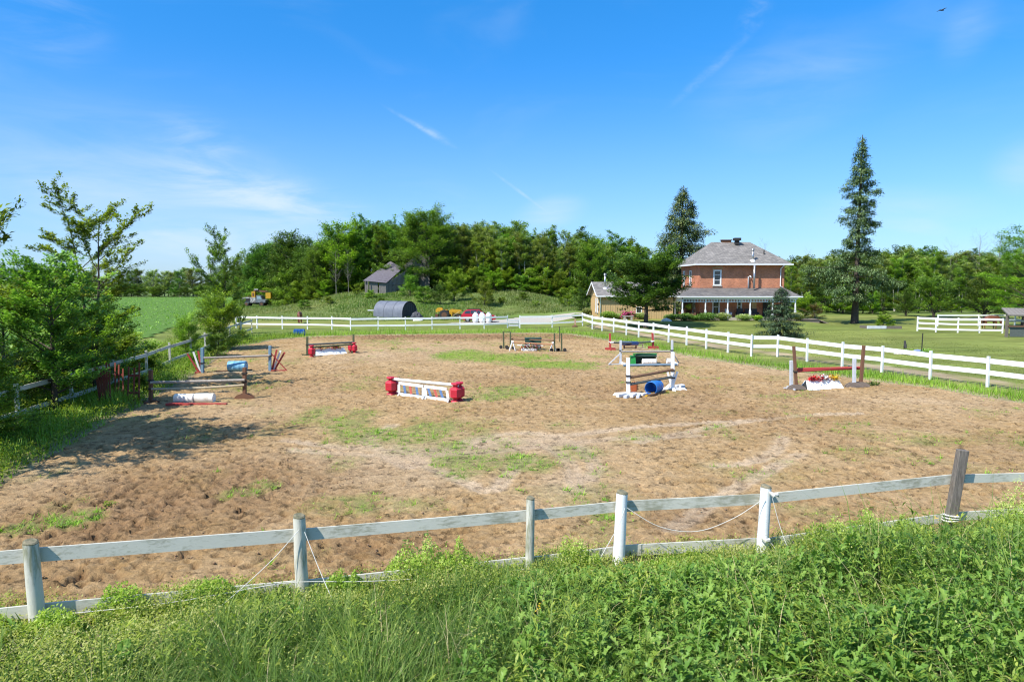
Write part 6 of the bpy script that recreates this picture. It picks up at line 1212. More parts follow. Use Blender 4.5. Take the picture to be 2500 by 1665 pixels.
# ------------------------------------------------------------------ animals
def animal(name, label, cat, loc, rz, verts, edges, mat, extra=None, root=0):
    t = thing(name, label, cat, loc, rz); m = bpy.data.meshes.new('body'); m.from_pydata([v[:3] for v in verts], edges, []); o = obj('body', m, t)
    m.skin_vertices or None
    md = o.modifiers.new('skin', 'SKIN'); sk = m.skin_vertices[0] if len(m.skin_vertices) else None
    if sk is None:
        import bmesh
        b = bmesh.new(); b.from_mesh(m); b.verts.layers.skin.verify(); b.to_mesh(m); b.free(); sk = m.skin_vertices[0]
    for i, v in enumerate(verts): sk.data[i].radius = (v[3], v[4] if len(v) > 4 else v[3])
    sk.data[root].use_root = True; ss_ = o.modifiers.new('smooth', 'SUBSURF'); ss_.levels = 1; ss_.render_levels = 1; md.use_smooth_shade = True; m.materials.append(mat)
    return t
def horse(label, loc, rz, down=True):
    v = [(-.05, 0, 1.12, .30, .34), (-.50, 0, 1.18, .28, .32), (-.78, 0, 1.20, .20, .24), (.40, 0, 1.16, .27, .34), (.66, 0, 1.22, .20, .27)]
    e = [(0, 1), (1, 2), (0, 3), (3, 4)]
    def chain(start, pts_):
        p = start
        for q in pts_: v.append(q); e.append((p, len(v) - 1)); p = len(v) - 1
        return p
    if down: h_ = chain(4, [(.92, 0, 1.10, .13, .19), (1.15, 0, .78, .11, .14), (1.32, .02, .46, .10, .12), (1.42, .02, .30, .09, .10), (1.52, .02, .10, .06, .065)])
    else: h_ = chain(4, [(.88, 0, 1.42, .12, .18), (1.05, 0, 1.70, .10, .13), (1.14, 0, 1.84, .11, .12), (1.32, 0, 1.72, .085, .09), (1.50, 0, 1.58, .065, .07)])
    for s in (-1, 1):
        chain(3, [(.46, s * .17, .86, .12), (.48, s * .18, .58, .075), (.47, s * .18, .46, .07), (.46, s * .18, .16, .045), (.49, s * .18, .05, .06)])
        chain(2, [(-.72, s * .17, .92, .16), (-.62, s * .18, .74, .11), (-.80, s * .18, .52, .07), (-.78, s * .18, .16, .045), (-.74, s * .18, .05, .06)])
    t = animal('horse', label, 'horse', loc, rz, v, e, M['horse'])
    b = MB(); b.tube([(-.92, 0, 1.25), (-1.02, 0, 1.05), (-1.0, 0, .75), (-.98, 0, .45)], [.05, .08, .07, .02], 7); b.build('tail', M['rust'], t, world=False)
    b = MB()
    pz_ = [(.62, 1.50), (.82, 1.42), (1.08, 1.08), (1.26, .74)] if down else [(.66, 1.50), (.80, 1.72), (.94, 1.92), (1.10, 2.0)]
    b.tube([(p[0], 0, p[1] - .03) for p in pz_], [.04, .06, .05, .03], 6); b.build('mane', M['rust'], t, world=False)
    ex_, ez_ = (1.22, .60) if down else (1.10, 1.98)
    for s in (-1, 1): b = MB(); b.lathe((ex_ - .03, s * .07, ez_ + .02), [(.035, 0), (.03, .06), (.004, .14)], 6, axis=(-.3 if down else 0, s * .3, 1)); b.build('ear', M['horse'], t, world=False)
    return t
hp_ = at(2420, 800, 73.5); horse('chestnut horse grazing behind the white paddock fence', (hp_.x, 73.6, 0), 0.05)
horse('chestnut horse standing head down behind the far fence at left', (at(735, 786, 85).x, 84.5, 0), math.radians(-75))
# raven at the rock ring, bird in the sky
x, y = at(2209, 862, 48).x, 48.0
RV = animal('garden_bird', 'black bird figure on the stones left of the thin black pole', 'bird figure', (x, y, .25), math.radians(70), [(0, 0, .35, .12, .14), (-.18, 0, .22, .08), (-.34, 0, .08, .03), (.10, 0, .52, .09), (.14, 0, .64, .085), (.24, 0, .63, .035), (.32, 0, .60, .012), (.0, .06, .15, .03), (.0, .06, .0, .025), (.0, -.06, .15, .03), (.0, -.06, 0.0, .025)], [(0, 1), (1, 2), (0, 3), (3, 4), (4, 5), (5, 6), (0, 7), (7, 8), (0, 9), (9, 10)], M['black'])
cb_ = at(2300, 26, 60)
FB = animal('flying_bird', 'tiny dark bird flying high in the sky at upper right', 'bird', cb_, .4, [(0, 0, 0, .06), (.16, 0, .02, .04), (.24, 0, .02, .012), (-.18, 0, 0, .03), (-.30, 0, 0, .03), (.02, .22, .08, .035), (-.05, .45, .03, .012), (.02, -.22, .08, .035), (-.05, -.45, .03, .012)], [(0, 1), (1, 2), (0, 3), (3, 4), (0, 5), (5, 6), (0, 7), (7, 8)], M['black'])
# stones, pole, tarp, raised bed
def rock(name, label, x, y, rx, ry, h_, mat, seed, z=0.0, grp=None):
    import bmesh
    b = bmesh.new(); bmesh.ops.create_icosphere(b, subdivisions=2, radius=1); rn = random.Random(seed)
    for v in b.verts: k = 1 + rn.uniform(-.14, .14); v.co = Vector((v.co.x * rx * k, v.co.y * ry * k, max(-.2, v.co.z) * h_ * k))
    m = bpy.data.meshes.new(name); b.to_mesh(m); b.free(); m.materials.append(mat); o = obj(name, m, loc=(x, y, z)); tag(o, label, 'stone', grp); return o
rs_ = [(2196, 'flat grey stone at the left of the stone ring', .35, .16), (2209, 'grey stone carrying the black bird figure', .26, .26), (2222, 'rounded grey stone right of the black bird figure', .24, .24), (2228, 'pale stone at the middle of the stone ring', .22, .20), (2253, 'small stone at the right of the stone ring', .2, .14), (2246, 'dark stone under the thin black pole', .22, .2)]
for i, (px_, lb, rx_, hh_) in enumerate(rs_): p_ = at(px_, 862, 47.8 + .3 * (i % 3)); rock('stone', lb, p_.x, p_.y, rx_, .25, hh_, M['stone'], i)
p_ = at(2240, 860, 47.7); rock('blue_stone', 'blue grey covered stone left of the thin black pole', p_.x, p_.y, .42, .3, .34, M['bluestone'], 44)
p_ = at(2250, 862, 48.2); solo(MB().bar((p_.x, p_.y, 0), (p_.x + .02, p_.y, 1.45), .05, .05), 'stake', M['black'], 'thin black pole standing on the lawn beside the stone ring', 'pole', (p_.x, p_.y, 0))
for i, (px_, lb) in enumerate([(2218, 'low weed between the stones near the black bird figure'), (2262, 'low weed right of the thin black pole')]): p_ = at(px_, 864, 47.3); clump('weed_plant', lb, 'weed', p_.x, p_.y, .4, .45, 260, M['lf_mid'], 60 + i, lw=.12)
bl_ = G(2118, 803); BX = thing('raised_bed', 'wooden edged raised bed below the tall spruce', 'raised bed', (bl_[0] + 2, bl_[1] + .6, 0)); part(MB().box((bl_[0] + 1.0, bl_[1], .15), (2.1, .2, .32)), 'log', M['greypaint'], BX, bevel=.04); part(MB().box((bl_[0] + 2.9, bl_[1] + .1, .15), (1.7, .2, .30)), 'log', M['grey_post'], BX); part(MB().box((bl_[0] + .1, bl_[1] + .9, .15), (.2, 1.6, .30)), 'log', M['grey_post'], BX)
p_ = at(1618, 786, 82); rock('white_stone', 'big white stone on the lawn left of the porch', p_.x + .4, 81.8, .62, .4, .38, plain('white_rock', (.68, .66, .6), None, 4, .9), 12, z=.40)
# bird bath table with stones by peonies
y = 83.6; x = at(1533, 783, y).x; g_ = gz(x, y); t = thing('stone_bench', 'low pale stone bench in front of the pink peonies', 'bench', (x, y, g_)); part(MB().box((x, y, g_ + .50), (1.3, .45, .09)), 'seat', M['stone'], t)
for s in (-1, 1): part(MB().box((x + s * .42, y, g_ + .225), (.22, .4, .45)), 'leg', M['stone'], t)
# coop shelter at right edge
cxL, cyF = G(2457, 823); CP = thing('coop', 'grey wooden coop with netted sides at the right edge', 'coop', (cxL, cyF, 0))
zt_ = at(2457, 770, cyF).z
for (dx_, dy_) in [(0, 0), (2.6, 0), (5.2, 0), (1.75, 2.4), (4.3, 2.4), (6.9, 2.4)]: part(MB().box((cxL + dx_, cyF + dy_, zt_ / 2), (.20, .20, zt_)), 'post', M['grey_post'], CP)
part(MB().add([(cxL - .3, cyF - .5, zt_ - .02), (cxL + 6, cyF - .5, zt_ - .12), (cxL + 6, cyF + 2.8, zt_ + .38), (cxL + 1.4, cyF + 2.8, zt_ + .48), (cxL - .3, cyF - .5, zt_ + .10), (cxL + 6, cyF - .5, zt_ + .0), (cxL + 6, cyF + 2.8, zt_ + .5), (cxL + 1.4, cyF + 2.8, zt_ + .6)], [(3, 2, 1, 0), (4, 5, 6, 7), (0, 1, 5, 4), (1, 2, 6, 5), (2, 3, 7, 6), (3, 0, 4, 7)]), 'roof', M['greybark'], CP)
part(MB().bar((cxL, cyF - .12, 1.02), (cxL + 5.2, cyF - .12, .95), .05, .12), 'rail', M['brown'], CP); part(MB().box((cxL + 1.5, cyF, .48), (2.4, .03, .92)), 'net_panel', plain('grey_green_netting', (.13, .15, .14), (.07, .08, .07), 20, .9), CP); part(MB().bar((cxL + 1.75, cyF + 2.3, 1.35), (cxL + 6.9, cyF + 2.3, 1.35), .05, .18), 'rail', M['white'], CP)
for k in range(12): part(MB().bar((cxL + .1 + k * .45, cyF - .46, zt_ + .11 - .007 * k), (cxL + 1.75 + k * .36, cyF + 2.75, zt_ + .61 - .007 * k), .03, .02), 'roof_batten', M['greybark'], CP)

# ------------------------------------------------------------------ trees
def tube_np(pts, rs, n):
    pts = np.asarray(pts, float); k = len(pts); d = np.gradient(pts, axis=0); d /= np.linalg.norm(d, axis=1)[:, None] + 1e-9
    ref = np.array([1., .13, .07]) if abs(d[0][2]) > .8 else np.array([.05, .03, 1.]); a = np.cross(d, ref); a /= np.linalg.norm(a, axis=1)[:, None] + 1e-9; b = np.cross(a, d)
    t = np.arange(n) * 2 * np.pi / n; V = pts[:, None] + (a[:, None] * np.cos(t)[None, :, None] + b[:, None] * np.sin(t)[None, :, None]) * np.asarray(rs)[:, None, None]
    i = np.arange(n); i2 = (i + 1) % n; F = np.concatenate([np.stack([r * n + i, r * n + i2, (r + 1) * n + i2, (r + 1) * n + i], -1) for r in range(k - 1)]); return V.reshape(-1, 3), F
def tree_mesh(seed, H, r0, t0=.3, t1=1.0, nl=14, Lf=lambda t: .35, ef=lambda t: .6, curve=.3, nsub=5, subL=.45, nleaf=9000, scat=.35, ls=.25, lw=.6, mat_l='lf_mid', mat_b='bark', flat=.0, lean=(0, 0), wob=.03, tipbias=1.2, up=.35, nsub2=0, droop=0.0, stems=1, stemspread=0, leafmode='round', jit=.25, inner=.25, minL=.05, top_leaf=True, leafpitch=(-.25, .95), trunk_vis=1.0, az_list=None, limb_r=.42):
    rn = np.random.default_rng(seed); V = []; F = []; off = 0; segs = []   # segs: leaf bearing segments (p0,p1,weight,t)
    def add(pts, rs, n):
        nonlocal off
        v, f = tube_np(pts, rs, n); V.append(v); F.append(f + off); off += len(v)
    trunks = []
    for s_ in range(stems):
        az0 = 2 * np.pi * s_ / max(stems, 1) + rn.random(); q = np.linspace(0, 1, 9); sp = stemspread * H * q ** 1.1
        p = np.stack([lean[0] * q ** 1.3 * H + sp * np.cos(az0) + np.cumsum(rn.normal(0, wob * H / 9, 9)) * (q > .05), lean[1] * q ** 1.3 * H + sp * np.sin(az0) + np.cumsum(rn.normal(0, wob * H / 9, 9)) * (q > .05), q * H * (1 - .12 * rn.random() * (s_ > 0)) - (q == 0) * .15], -1)
        r_ = r0 / (stems ** .4) * (1 - q * .93) ** .85 * (1 + .35 * np.exp(-q * 22)); add(p, r_, 8 if r0 > .12 else 6); trunks.append(p)
    for i in range(nl):
        tr = trunks[i % stems]; t = t0 + (t1 - t0) * ((i + rn.random() * .8) / nl); b = np.array([np.interp(t, np.linspace(0, 1, 9), tr[:, j]) for j in range(3)])
        az = az_list[i % len(az_list)] + rn.normal(0, .2) if az_list else i * 2.39996 + rn.normal(0, .35); Ln = Lf(t) * H * (1 + rn.normal(0, jit)); Ln = max(Ln, minL * H); e = ef(t) + rn.normal(0, .12)
        k = 6; q = np.linspace(0, 1, k); ee = e + curve * q - droop * q ** 2; az_ = az + rn.normal(0, .25) * q; st = Ln / (k - 1); d = np.stack([np.cos(ee) * np.cos(az_), np.cos(ee) * np.sin(az_), np.sin(ee)], -1)
        P = b + np.concatenate([[np.zeros(3)], np.cumsum(d[:-1] * st + rn.normal(0, .05 * st, (k - 1, 3)), 0)]); lr = r0 * limb_r * (1 - t * .75) * min(1, .4 + Ln / (H * .5))
        add(P, np.maximum(lr * (1 - q * .88), .006), 5)
        for a in range(1, k - 1): segs.append((P[a], P[a + 1], inner if a < 3 else 1.0, t))
        for j in range(nsub):
            u = .25 + .75 * (j + rn.random()) / nsub; pb = np.array([np.interp(u, q, P[:, c]) for c in range(3)]); sL = Ln * subL * (1.15 - .55 * u) * (1 + rn.normal(0, .2))
            sa = az + (1 if j % 2 else -1) * rn.uniform(.5, 1.15); se = e * .6 + rn.normal(.1, .25) - droop * u; dd = np.array([np.cos(se) * np.cos(sa), np.cos(se) * np.sin(sa), np.sin(se)])
            if flat: dd[2] *= (1 - flat)
            m_ = pb + dd * sL * .5 + rn.normal(0, .04 * sL, 3); en = m_ + (dd + np.array([0, 0, .25 - droop * .7])) * sL * .5
            add([pb, m_, en], [max(lr * .35, .005), max(lr * .2, .004), .003], 3); segs.append((pb, m_, .6, t)); segs.append((m_, en, 1.2, t))
            for j2 in range(nsub2):
                u2 = rn.uniform(.3, 1); pb2 = pb + (en - pb) * u2; d2 = dd + rn.normal(0, .6, 3); d2 /= np.linalg.norm(d2); en2 = pb2 + d2 * sL * rn.uniform(.25, .5); add([pb2, (pb2 + en2) / 2 + rn.normal(0, .02, 3), en2], [.006, .004, .002], 3); segs.append((pb2, en2, 1.3, t))
    if top_leaf:
        for tr in trunks: segs.append((tr[-2], tr[-1], 1.0, 1.0))
    tv, tf = np.concatenate(V), np.concatenate(F); tm = new_mesh('trunk', tv, tf, M[mat_b], smooth=True); cm = None
    if nleaf:
        p0 = np.array([s[0] for s in segs]); p1 = np.array([s[1] for s in segs]); w_ = np.array([s[2] for s in segs]) * np.linalg.norm(p1 - p0, axis=1) * np.exp(rn.normal(0, .35, len(segs)))
        idx = rn.choice(len(segs), nleaf, p=w_ / w_.sum()); u = rn.random(nleaf) ** (1 / tipbias); base = p0[idx] + (p1[idx] - p0[idx]) * u[:, None]; n_ = rn.normal(0, 1, (nleaf, 3)); nl_ = np.linalg.norm(n_, axis=1)[:, None]; n_ = n_ / nl_ * rn.random((nleaf, 1)) ** .45
        sc3 = np.array([1, 1, .75 if leafmode != 'spray' else .5]) * scat; P = base + n_ * sc3
        if leafmode == 'droopspray': P[:, 2] -= rn.random(nleaf) * scat * 1.5
        cen = P.mean(0); rad = P - cen; az = np.arctan2(rad[:, 1], rad[:, 0]) - np.pi / 2 + rn.normal(0, 1.0, nleaf)
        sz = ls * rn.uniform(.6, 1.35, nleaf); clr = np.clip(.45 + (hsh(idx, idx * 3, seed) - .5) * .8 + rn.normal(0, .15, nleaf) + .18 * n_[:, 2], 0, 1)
        pt = rn.uniform(*leafpitch, nleaf)
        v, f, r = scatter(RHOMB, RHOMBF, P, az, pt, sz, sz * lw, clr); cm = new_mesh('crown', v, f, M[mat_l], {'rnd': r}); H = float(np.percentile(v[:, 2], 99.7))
    else: H = float(tv[:, 2].max())
    return tm, cm, H
def tree(kind, x, y, label, name='tree', cat='tree', h=None, rz=0, wscale=1.0, group=None, z=None, mat=None):
    tm, cm, H0 = kind; s = 1.0 if h is None else h / H0; z = gz(x, y) - .05 if z is None else z
    t = thing(name, label, cat, (x, y, z), rz, group); t.scale = (s * wscale, s * wscale, s)
    obj('trunk', tm, t)
    if cm: obj('crown', cm, t)
    return t
dome = lambda lo, hi, a: (lambda t: a * math.sqrt(max(.03, 1 - ((t - (lo + hi) / 2) / ((hi - lo) / 2 + .06)) ** 2)))
K = {}
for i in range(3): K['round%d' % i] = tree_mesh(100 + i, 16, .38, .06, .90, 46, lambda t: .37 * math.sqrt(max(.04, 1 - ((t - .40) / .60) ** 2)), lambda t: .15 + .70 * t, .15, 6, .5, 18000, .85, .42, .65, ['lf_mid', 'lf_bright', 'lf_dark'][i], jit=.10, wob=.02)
for i in range(3): K['aspen%d' % i] = tree_mesh(120 + i, 18, .18, .30, .95, 32, lambda t: .17 * math.sqrt(max(.08, 1.12 - t)) + .02, lambda t: .5 + .3 * t, .2, 4, .5, 8000, .60, .34, .65, ['lf_aspen', 'lf_mid', 'lf_aspen'][i], 'palebark', wob=.03)
for i in range(2): K['birch%d' % i] = tree_mesh(125 + i, 17, .13, .40, .96, 30, lambda t: .15 * math.sqrt(max(.08, 1.12 - t)) + .02, lambda t: .6 + .3 * t, .2, 4, .5, 6800, .60, .28, .65, ['lf_aspen', 'lf_yellow'][i], 'palebark', wob=.10, stems=2, stemspread=.06)
for i in range(2): K['poplar%d' % i] = tree_mesh(130 + i, 19, .25, .10, .96, 44, lambda t: .13 * math.sqrt(max(.06, 1.12 - t)) + .03, lambda t: .8, .2, 4, .5, 11000, .55, .34, .65, 'lf_mid', 'greybark', wob=.015)
for i in range(2): K['bare%d' % i] = tree_mesh(140 + i, 16, .16, .25, .98, 26, lambda t: .26 * (1.15 - t * .7), lambda t: .75, .25, 6, .5, 0, mat_b='greybark', nsub2=3, wob=.03)
for i in range(3): K['shrub%d' % i] = tree_mesh(150 + i, 4, .10, .05, .95, 22, lambda t: .62 * math.sqrt(max(.06, 1.05 - t ** 2)), lambda t: .1 + .9 * t, .3, 5, .5, 9500, .38, .20, .6, ['lf_mid', 'lf_bright', 'lf_dark'][i], stems=3, stemspread=.15)
K['shrub_y'] = tree_mesh(156, 4, .10, .05, .95, 22, lambda t: .62 * math.sqrt(max(.06, 1.05 - t ** 2)), lambda t: .1 + .9 * t, .3, 5, .5, 9500, .38, .19, .6, 'lf_yellow', stems=3, stemspread=.15)
K['shrub_b'] = tree_mesh(158, 4, .10, .05, .95, 20, lambda t: .6 * math.sqrt(max(.06, 1.05 - t ** 2)), lambda t: .1 + .9 * t, .3, 5, .5, 6000, .4, .18, .6, 'lf_brown', 'greybark', stems=3, stemspread=.15)
K['farwood'] = tree_mesh(160, 12, .25, .10, .97, 26, lambda t: .40 * math.sqrt(max(.04, 1 - ((t - .4) / .64) ** 2)), lambda t: .3 + .6 * t, .25, 5, .5, 6500, .8, .46, .6, 'lf_aspen', 'greybark'); K['farwood2'] = tree_mesh(161, 12, .25, .10, .97, 26, lambda t: .40 * math.sqrt(max(.04, 1 - ((t - .4) / .64) ** 2)), lambda t: .3 + .6 * t, .25, 5, .5, 6500, .8, .46, .6, 'lf_dark', 'greybark')

rt = random.Random(21)
def env(xp, tab):
    return float(np.interp(xp, [a for a, b in tab], [b for a, b in tab]))
def rnd_rz(): return rt.uniform(0, 6.28)
def by_px(kind, px_, top, Yd, label, name='tree', cat='tree', wscale=1.0, group=None, rz=None):
    if Yd > 122 and 560 < px_: Yd += 32 * float(S((735 - px_) / 60))
    p = at(px_, top, Yd); z0 = gz(p.x, Yd) - .05; return tree(K[kind], p.x, Yd, label, name, cat, p.z - z0, rnd_rz() if rz is None else rz, wscale, group, z0)
LM = [(-500, 640, 'at the left end of the wood'), (640, 860, 'left of the old barn'), (860, 1080, 'around the old barn'), (1080, 1240, 'behind the red car'), (1240, 1430, 'behind the driveway'), (1430, 1620, 'behind the tan shed'), (1620, 1960, 'behind the farmhouse'), (1960, 2230, 'behind the tall spruce'), (2230, 3200, 'behind the white paddock')]
SH_ = {'round0': 'mid green round-topped tree', 'round1': 'bright green round-topped tree', 'round2': 'dark green round-topped tree', 'aspen0': 'slender grey green aspen', 'aspen1': 'slender mid green aspen', 'aspen2': 'slender pale green aspen', 'poplar0': 'tall narrow green poplar', 'poplar1': 'tall narrow leafy poplar', 'shrub0': 'mid green shrub', 'shrub1': 'bright green shrub', 'shrub2': 'dark green shrub', 'shrub_y': 'yellow green shrub'}
def crowd(k_, px_, where): p = [c for a, b, c in LM if a <= px_ < b][0]; return '%s %s %s' % (SH_[k_], where, p), '%ss %s %s' % (SH_[k_], where, p)
# far hedgerow beyond the crop field
FARE = [(-60, 640), (100, 650), (200, 655), (300, 660), (400, 650), (500, 655), (600, 640), (680, 640)]
for i in range(46):
    px_ = -60 + 760 * (i + rt.random()) / 46; Yd = rt.choice([243, 250, 260]); k_ = rt.choice(['farwood', 'farwood2']); q_ = ('grey green ' if k_ == 'farwood' else 'dark green ', 'left of the open elm' if px_ < 250 else ('between the open elm and the fan-shaped elm' if px_ < 480 else 'behind the fan-shaped elm')); by_px(k_, px_, env(px_, FARE) + rt.uniform(-6, 22), Yd, q_[0] + 'tree in the far hedgerow ' + q_[1], group=q_[0] + 'far hedgerow trees ' + q_[1], wscale=rt.uniform(.9, 1.4))
for i in range(26):
    px_ = -40 + 690 * (i + rt.random()) / 26; p = at(px_, 700, 240); tree(K[rt.choice(['shrub0', 'shrub2'])], p.x, 240 + rt.uniform(-2, 2), 'low dark bush along the far edge of the crop field', 'bush', 'bush', rt.uniform(3.5, 5.5), rnd_rz(), 1.3, 'bushes at the far edge of the crop field')
# wood behind the barn and the sheds
CE = [(560, 640), (640, 600), (700, 590), (760, 585), (820, 570), (880, 530), (940, 522), (1000, 520), (1060, 520), (1120, 535), (1180, 545), (1240, 540), (1300, 548), (1350, 565), (1420, 565), (1480, 578), (1540, 590), (1600, 610), (1700, 640), (1760, 660)]
RE0 = [(1700, 625), (1930, 622), (1985, 610), (2060, 605), (2150, 608), (2230, 600), (2300, 602), (2400, 612), (2600, 600)]
lab_a = ('slender pale-trunked aspen in the wood behind the meadow', 'aspens in the wood behind the meadow'); lab_r = ('leafy round-topped tree in the wood behind the meadow', 'round-topped trees in the wood behind the meadow'); lab_p = ('tall narrow green tree in the wood behind the barn', 'narrow trees in the wood behind the barn')
for r_, (Yd, dy) in enumerate([(136, -4), (143, -2), (150, 4)]):
    n_ = 34
    for i in range(n_):
        px_ = 590 + 1180 * (i + rt.uniform(.1, .9)) / n_; top_ = env(px_, CE) + [14, 6, 0][r_] + rt.uniform(-6, 30 if r_ else 42)
        if px_ > 1110: k_, (lb, gr) = (rt.choice(['aspen0', 'aspen1', 'aspen2', 'aspen0', 'round0']), None) if False else (rt.choice(['aspen0', 'aspen1', 'aspen2', 'aspen0', 'round0']), lab_a)
        elif px_ > 860: k_, (lb, gr) = rt.choice(['poplar0', 'poplar1', 'aspen1']), lab_p
        else: k_, (lb, gr) = rt.choice(['round0', 'round2', 'round2', 'aspen1']), lab_r
        if k_.startswith('round'): lb, gr = lab_r
        elif k_.startswith('aspen'): lb, gr = lab_a
        lb, gr = crowd(k_, px_, 'in the wood'); by_px(k_, px_, top_, Yd + rt.uniform(-2, 2), lb, group=gr, wscale=rt.uniform(.85, 1.2))
for i in range(44):
    px_ = 580 + 1180 * (i + rt.random()) / 44; k_ = rt.choice(['round0', 'round2', 'round1']); lb, gr = crowd(k_, px_, 'deep in the wood'); by_px(k_, px_, env(px_, CE) + rt.uniform(14, 45), 160 + rt.uniform(-3, 3), lb, group=gr, wscale=rt.uniform(.8, 1.1))
for i in range(26):
    px_ = 1880 + 760 * (i + rt.random()) / 26; k_ = rt.choice(['round0', 'round2', 'round0']); lb, gr = crowd(k_, px_, 'deep in the wood'); by_px(k_, px_, env(px_, CE if px_ < 1700 else RE0) + rt.uniform(4, 30), 155 + rt.uniform(-3, 3), lb, group=gr, wscale=rt.uniform(1.0, 1.4))
# understorey along the wood edge
for i in range(44):
    px_ = 600 + 1130 * (i + rt.random()) / 44; Yd = 131 + rt.uniform(-3, 4) + 30 * float(S((735 - px_) / 60)); p = at(px_, 700, Yd); k_ = rt.choice(['shrub0', 'shrub1', 'shrub2', 'shrub0', 'shrub_y']); lb, gr = crowd(k_, px_, 'at the wood edge'); tree(K[k_], p.x, Yd, lb, 'shrub', 'shrub', rt.uniform(3.0, 6.0) * (1.0 if px_ > 1120 else 1), rnd_rz(), rt.uniform(.9, 1.4), gr)
for i in range(40):
    px_ = (1105 + 530 * (i + rt.random()) / 26) if i < 26 else (1925 + 380 * (i - 26 + rt.random()) / 14); k_ = rt.choice(['birch0', 'birch1', 'birch0']); SH_['birch0'] = 'pale-stemmed grey green birch'; SH_['birch1'] = 'pale-stemmed yellow green birch'
    lb, gr = crowd(k_, px_, 'at the front of the wood'); gr = gr.replace('birchs', 'birches'); Yd = 131 + rt.uniform(-2, 2) if i < 26 else 121 + rt.uniform(-2, 2); by_px(k_, px_, env(px_, CE) + rt.uniform(5, 50) if i < 26 else env(px_, RE0) + rt.uniform(5, 40), Yd, lb, group=gr, wscale=rt.uniform(.9, 1.2))
for i in range(34):
    px_ = 1095 + 560 * (i + rt.random()) / 34; Yd = 128 + rt.uniform(-2, 2); p = at(px_, 700, Yd); k_ = rt.choice(['shrub0', 'shrub_y', 'shrub1', 'shrub0']); lb, gr = crowd(k_, px_, 'in front of the pale trunks'); tree(K[k_], p.x, Yd, lb, 'shrub', 'shrub', rt.uniform(2.6, 5.2), rnd_rz(), rt.uniform(.9, 1.3), gr)
# prominent trees of the wood
K['bigwillow'] = tree_mesh(171, 17, .5, .14, .90, 60, lambda t: .42 * math.sqrt(max(.05, 1 - ((t - .42) / .56) ** 2)), lambda t: .2 + .70 * t, .15, 6, .5, 34000, 1.0, .40, .5, 'lf_mid', droop=.4, jit=.10)
by_px('bigwillow', 1040, 506, 131, 'huge rounded tree towering over the old barn', wscale=.98)
by_px('round1', 826, 533, 131, 'bright green rounded tree left of the barn', wscale=.95); by_px('round2', 705, 568, 134, 'dark tree with two humps left of the bright rounded tree', wscale=.95); by_px('round2', 645, 592, 132, 'dark rounded tree at the left end of the wood', wscale=1.0); by_px('round0', 770, 600, 130, 'mid green tree between the dark and bright rounded trees', wscale=.7)
by_px('bare0', 665, 567, 140, 'bare grey tree sticking out above the dark trees at left', wscale=1.1); by_px('bare1', 775, 555, 138, 'bare grey tree between the dark and bright rounded trees', wscale=.9); by_px('bare0', 818, 600, 127, 'dead grey twiggy tree in front of the bright rounded tree', wscale=.9); by_px('bare1', 1375, 553, 148, 'pale bare tree rising from the middle of the wood', wscale=.9)
by_px('bare1', 848, 600, 126.5, 'slim dead tree right of the dead twiggy tree', wscale=.7)
for px_, top_, lb in [(1345, 549, 'tall airy tree left of the pale bare tree'), (1508, 563, 'tall airy dark tree right of the middle of the wood'), (1412, 556, 'tall rounded tree top right of the pale bare tree'), (1540, 598, 'smaller airy tree left of the pointed spruce'), (1566, 596, 'airy tree just left of the pointed spruce'), (1220, 540, 'broad leafy tree top near the middle of the wood'), (1262, 541, 'high leafy tree right of the broad leafy tree top')]:
    by_px('aspen1' if top_ != 541 else 'aspen2', px_, top_, 138, lb, wscale=1.15)
by_px('round0', 1445, 585, 128, 'green rounded tree between the aspens and the shed', wscale=.85); by_px('round1', 1215, 585, 131, 'light green tree among the aspen trunks', wscale=.62)
for px_, top_, Yd, k_, wsc, lb in [(873, 693, 121, 'shrub_y', .95, 'yellow green bush growing against the front of the barn'), (1000, 672, 118.5, 'shrub0', .9, 'green bush right of the barn gable'), (1035, 698, 112, 'shrub0', 1.1, 'rounded bush behind the yellow tractor'), (1108, 655, 115, 'shrub1', .80, 'tall bright bush behind the red car'), (1075, 690, 111, 'shrub2', .8, 'dark bush between the rounded and the bright bush'), (1183, 686, 109, 'shrub_y', .85, 'yellow green bush right of the tall bright bush'), (1385, 700, 108, 'shrub_y', .95, 'yellow green bush left of the shed'), (1330, 745, 108, 'shrub0', .6, 'small bush in the grass left of the yellow green bush by the shed') , (1425, 702, 101, 'shrub2', .85, 'dark bush directly behind the left corner of the shed'), (700, 720, 122, 'shrub1', .9, 'bright green bush in the meadow right of the boom truck'),
                                   (825, 690, 129, 'shrub2', 1.2, 'dark bush under the bright rounded tree'), (712, 655, 126, 'shrub0', 1.1, 'spreading bush at the left end of the wood'), (650, 680, 128, 'shrub0', 1.1, 'low bush beside the left end of the wood')]:
    by_px(k_, px_, top_, Yd, lb, 'bush', 'bush', wsc)
for i in range(9):
    px_ = [742, 800, 772, 930, 905, 960, 1225, 1275, 1308][i]; Yd = [108, 112, 120, 110, 116, 106, 112, 116, 110][i]; p = at(px_, 700, Yd); k_ = ['shrub0', 'shrub_y', 'shrub1', 'shrub0', 'shrub_y', 'shrub0', 'shrub_y', 'shrub0', 'shrub_y'][i]
    tree(K[k_], p.x, Yd, 'low %s bush in the meadow %s' % ({'shrub0': 'green', 'shrub1': 'bright', 'shrub_y': 'yellowish'}[k_], ['well left of the fabric shelter', 'below the bright rounded tree', 'on the slope left of the barn', 'just above the fabric shelter', 'on the slope below the barn', 'right beside the fabric shelter roof', 'right of the red car', 'behind the small gate', 'towards the shed'][i]), 'bush', 'bush', rt.uniform(.9, 1.6), i, 1.5)
